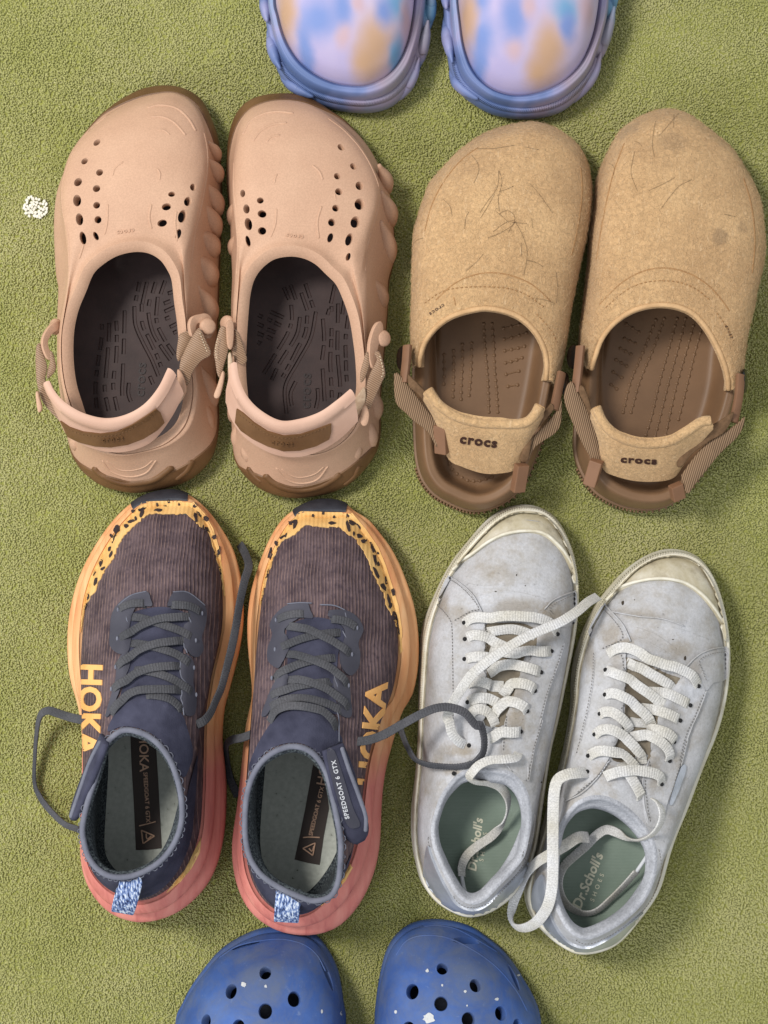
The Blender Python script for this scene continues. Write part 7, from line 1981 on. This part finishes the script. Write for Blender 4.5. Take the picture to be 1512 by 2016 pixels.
# marbled, right
W = (Z('E2', [(720, 832), (850, 816), (980, 770), (1090, 675), (1190, 545), (1235, 400), (1285, 240), (1325, 80)], 13),
     Z('P', [(1208, -40), (1206, -150), (1196, -280), (1176, -390), (1146, -480), (1100, -535)], 13), Z('P', [(1045, -550), (990, -535), (945, -480), (912, -390), (890, -280), (877, -150)], 13),
     Z('P', [(873, -30)], 13) + Z('E2', [(125, 180), (145, 380), (185, 570), (245, 655), (335, 725), (450, 790), (600, 826)], 13))
G = (Z('E2', [(690, 690), (800, 668), (900, 630), (1010, 560), (1105, 450), (1170, 300), (1205, 150)], 28),
     Z('P', [(1180, -10), (1178, -130), (1168, -260), (1150, -360), (1122, -440), (1085, -490)], 28), Z('P', [(1045, -505), (1000, -490), (968, -435), (938, -350), (915, -250), (903, -120)], 28),
     Z('P', [(899, -10)], 28) + Z('E2', [(232, 170), (262, 360), (330, 525), (440, 635), (570, 685)], 28))
O = (P_([(1045, -88, 66), (1105, -102, 65), (1148, -150, 62)]), P_([(1162, -230, 58), (1152, -330, 54), (1122, -420, 50)]), P_([(1046, -470, 49), (980, -420, 50), (945, -330, 54)]), P_([(928, -230, 58), (940, -150, 62), (985, -102, 65)]))
marbled_clog('marbled lavender and blue clog at the top, above the felt clogs', W, G, O, (1045, -150), dict(blobs=[px('E2', [(x, y)])[0] + (a / 3.6, b / 3.6, c_) for x, y, a, b, c_ in [(400, 250, 90, 120, F_BLUE), (370, 480, 45, 160, F_BLUE), (620, 120, 80, 160, F_BLUE), (370, 20, 70, 70, F_BLUE), (870, 350, 110, 170, F_ORANGE), (790, 500, 90, 90, F_ORANGE), (290, 130, 60, 190, F_ORANGE), (990, 50, 90, 90, F_CYAN), (1000, 180, 50, 90, F_BLUE), (620, 350, 60, 60, F_PEACH), (735, 40, 45, 80, F_PEACH), (1130, 60, 50, 110, F_PEACH)]], fins=[(.070, .075, .022, .0036), (.135, .07, .026, .0040), (.20, .065, .026, .004), (.865, .065, .022, .0036), (.795, .07, .026, .004), (.73, .065, .026, .004)]))
# blue, left
W = (Z('F1', [(900, 190), (1050, 212), (1150, 262), (1230, 360), (1300, 500), (1332, 650), (1350, 780)], 13),
     Z('P', [(681, 2016), (676, 2150), (662, 2300), (642, 2430), (612, 2530), (570, 2590)], 13), Z('P', [(515, 2605), (460, 2590), (412, 2540), (376, 2440), (350, 2300), (338, 2150)], 13),
     Z('P', [(343, 2016)], 13) + Z('F1', [(130, 780), (200, 640), (300, 500), (400, 382), (520, 292), (680, 216), (800, 192)], 13))
O = (P_([(515, 2160, 70), (580, 2180, 69), (625, 2235, 66)]), P_([(640, 2310, 60), (630, 2400, 55), (600, 2480, 51)]), P_([(515, 2530, 50), (440, 2480, 51), (408, 2400, 55)]), P_([(395, 2310, 60), (410, 2235, 66), (455, 2180, 69)]))
blue_clog('scuffed blue clog under the running shoe heels', W, O, (515, 2200), dict(
    holes=[px('F1', [(x, y)])[0] + (a / 3.78, b / 3.78, g, .012) for x, y, a, b, g in [(765, 510, 41, 50, 0), (510, 648, 42, 53, 0), (980, 706, 45, 53, 0), (765, 797, 47, 52, 0), (322, 875, 42, 50, 0), (565, 915, 44, 50, 0), (1120, 960, 42, 50, 0)]]
        + [(458, 2062, 12, 13, 0, .012), (560, 2062, 12, 13, 0, .012), (510, 2100, 12, 13, 0, .012), (420, 2095, 12, 13, 0, .012), (610, 2100, 12, 13, 0, .012)]
        + [px('F1', [(x, y)])[0] + (a / 3.78, b / 3.78, g, .014) for x, y, a, b, g in [(615, 300, 120, 34, 25), (1225, 520, 125, 34, -75)]],
    lines=[(px('F1', [(420, 400), (560, 310), (740, 270), (900, 262), (1050, 300), (1150, 380), (1215, 500)]), .0006)],
    paint=[px('F1', [(x, y)])[0] + (a, b, int(x)) for x, y, a, b in [(605, 600, 6, 6), (768, 613, 3, 3), (1185, 800, 2, 4), (1330, 812, 2.5, 4)]]))
# blue, right
W = (Z('F2', [(560, 134), (700, 142), (850, 182), (950, 242), (1080, 342), (1180, 455), (1270, 600), (1340, 725)], 13),
     Z('P', [(1067, 2016), (1078, 2150), (1072, 2300), (1052, 2430), (1016, 2530), (962, 2590)], 13), Z('P', [(905, 2605), (850, 2590), (800, 2530), (766, 2430), (746, 2300), (736, 2150)], 13),
     Z('P', [(737, 2016)], 13) + Z('F2', [(150, 750), (170, 600), (210, 420), (260, 302), (340, 212), (440, 156)], 13))
O = (P_([(905, 2160, 70), (965, 2180, 69), (1010, 2235, 66)]), P_([(1025, 2310, 60), (1012, 2400, 55), (980, 2480, 51)]), P_([(905, 2530, 50), (830, 2480, 51), (795, 2400, 55)]), P_([(780, 2310, 60), (795, 2235, 66), (840, 2180, 69)]))
blue_clog('scuffed blue clog with a white paint blot below the white sneakers', W, O, (905, 2200), dict(
    holes=[px('F2', [(x, y)])[0] + (a / 3.78, b / 3.78, g, .012) for x, y, a, b, g in [(645, 480, 39, 43, 0), (893, 605, 42, 46, 0), (422, 650, 45, 53, 0), (636, 742, 47, 49, 0), (1082, 813, 45, 48, 0), (840, 860, 47, 50, 0), (395, 925, 45, 45, 0)]]
        + [(880, 2060, 12, 13, 0, .012), (980, 2060, 12, 13, 0, .012), (1020, 2020, 12, 13, 0, .012), (930, 2098, 12, 13, 0, .012), (820, 2075, 12, 13, 0, .012)]
        + [px('F2', [(x, y)])[0] + (a / 3.78, b / 3.78, g, .014) for x, y, a, b, g in [(828, 270, 110, 36, -28), (1180, 540, 110, 36, -55)]],
    lines=[(px('F2', [(300, 380), (370, 280), (480, 235), (640, 240), (780, 290), (950, 390), (1080, 500), (1200, 650), (1280, 800)]), .0006), (px('F2', [(480, 168), (620, 160), (760, 190), (920, 275), (1060, 360)]), .0006)],
    paint=[px('F2', [(x, y)])[0] + (a, b, int(x)) for x, y, a, b in [(545, 850, 13, 11), (535, 497, 3.5, 4), (1050, 708, 4, 3), (300, 803, 3, 4), (645, 605, 2, 3), (815, 650, 3, 3), (1212, 528, 3, 2.5), (830, 755, 1.5, 2)]]))

# ------------------------------------------------------------------ dried white fleck on the carpet
def fleck():
    r_ = random.Random(4)
    c = at(71, 408, 0)
    e = bpy.data.objects.new('plaster_fleck', None); COL.objects.link(e); e.location = tuple(c)
    e['label'] = 'crumbly white fleck lying on the carpet left of the tan clog'; e['category'] = 'fleck'
    m = simple('chalky_white', srgb(212, 208, 190), srgb(228, 225, 212), 500, .8, .1, 1500, .6, .0008)
    out = [(47, 410), (49, 400), (54, 391), (60, 387), (66, 389), (69, 395), (72, 388), (77, 390), (79, 397), (86, 396), (94, 399), (95, 408), (93, 416), (92, 425), (84, 427), (77, 429), (68, 427), (62, 422), (56, 427), (51, 419)]
    def inside(x, y):
        k = False; j = len(out) - 1
        for i in range(len(out)):
            if (out[i][1] > y) != (out[j][1] > y) and x < (out[j][0] - out[i][0]) * (y - out[i][1]) / (out[j][1] - out[i][1]) + out[i][0]: k = not k
            j = i
        return k
    pts = []
    tries = 0
    while len(pts) < 46 and tries < 20000:
        tries += 1
        x, y = r_.uniform(45, 97), r_.uniform(385, 431)
        if inside(x, y) and all((x - a) ** 2 + (y - b) ** 2 > 27 for a, b in pts): pts.append((x, y))
    for x, y in pts:
        p = at(x, y, .0006)
        k = r_.randint(6, 9); a0 = r_.uniform(0, 6)
        tilt = np.array([r_.uniform(-.25, .25), r_.uniform(-.25, .25)])
        rr = [r_.uniform(.0008, .0014) * (1.25 if math.cos(i) > 0 else .9) for i in range(k)]
        rows = []
        for h, q in ((-.0012, .85), (.0002, 1.0), (.0007, .78)):
            rows.append(np.array([p + np.array([math.cos(a0 + 6.283 * i / k) * rr[i] * q, math.sin(a0 + 6.283 * i / k) * rr[i] * q, h + r_.uniform(-.0001, .0001) + rr[i] * q * (tilt @ np.array([math.cos(a0 + 6.283 * i / k), math.sin(a0 + 6.283 * i / k)]))]) for i in range(k)]))
        V, F = loft(rows, True, True, True)
        make_obj('crumb', V, F, m, c, e, smooth=False)
fleck()
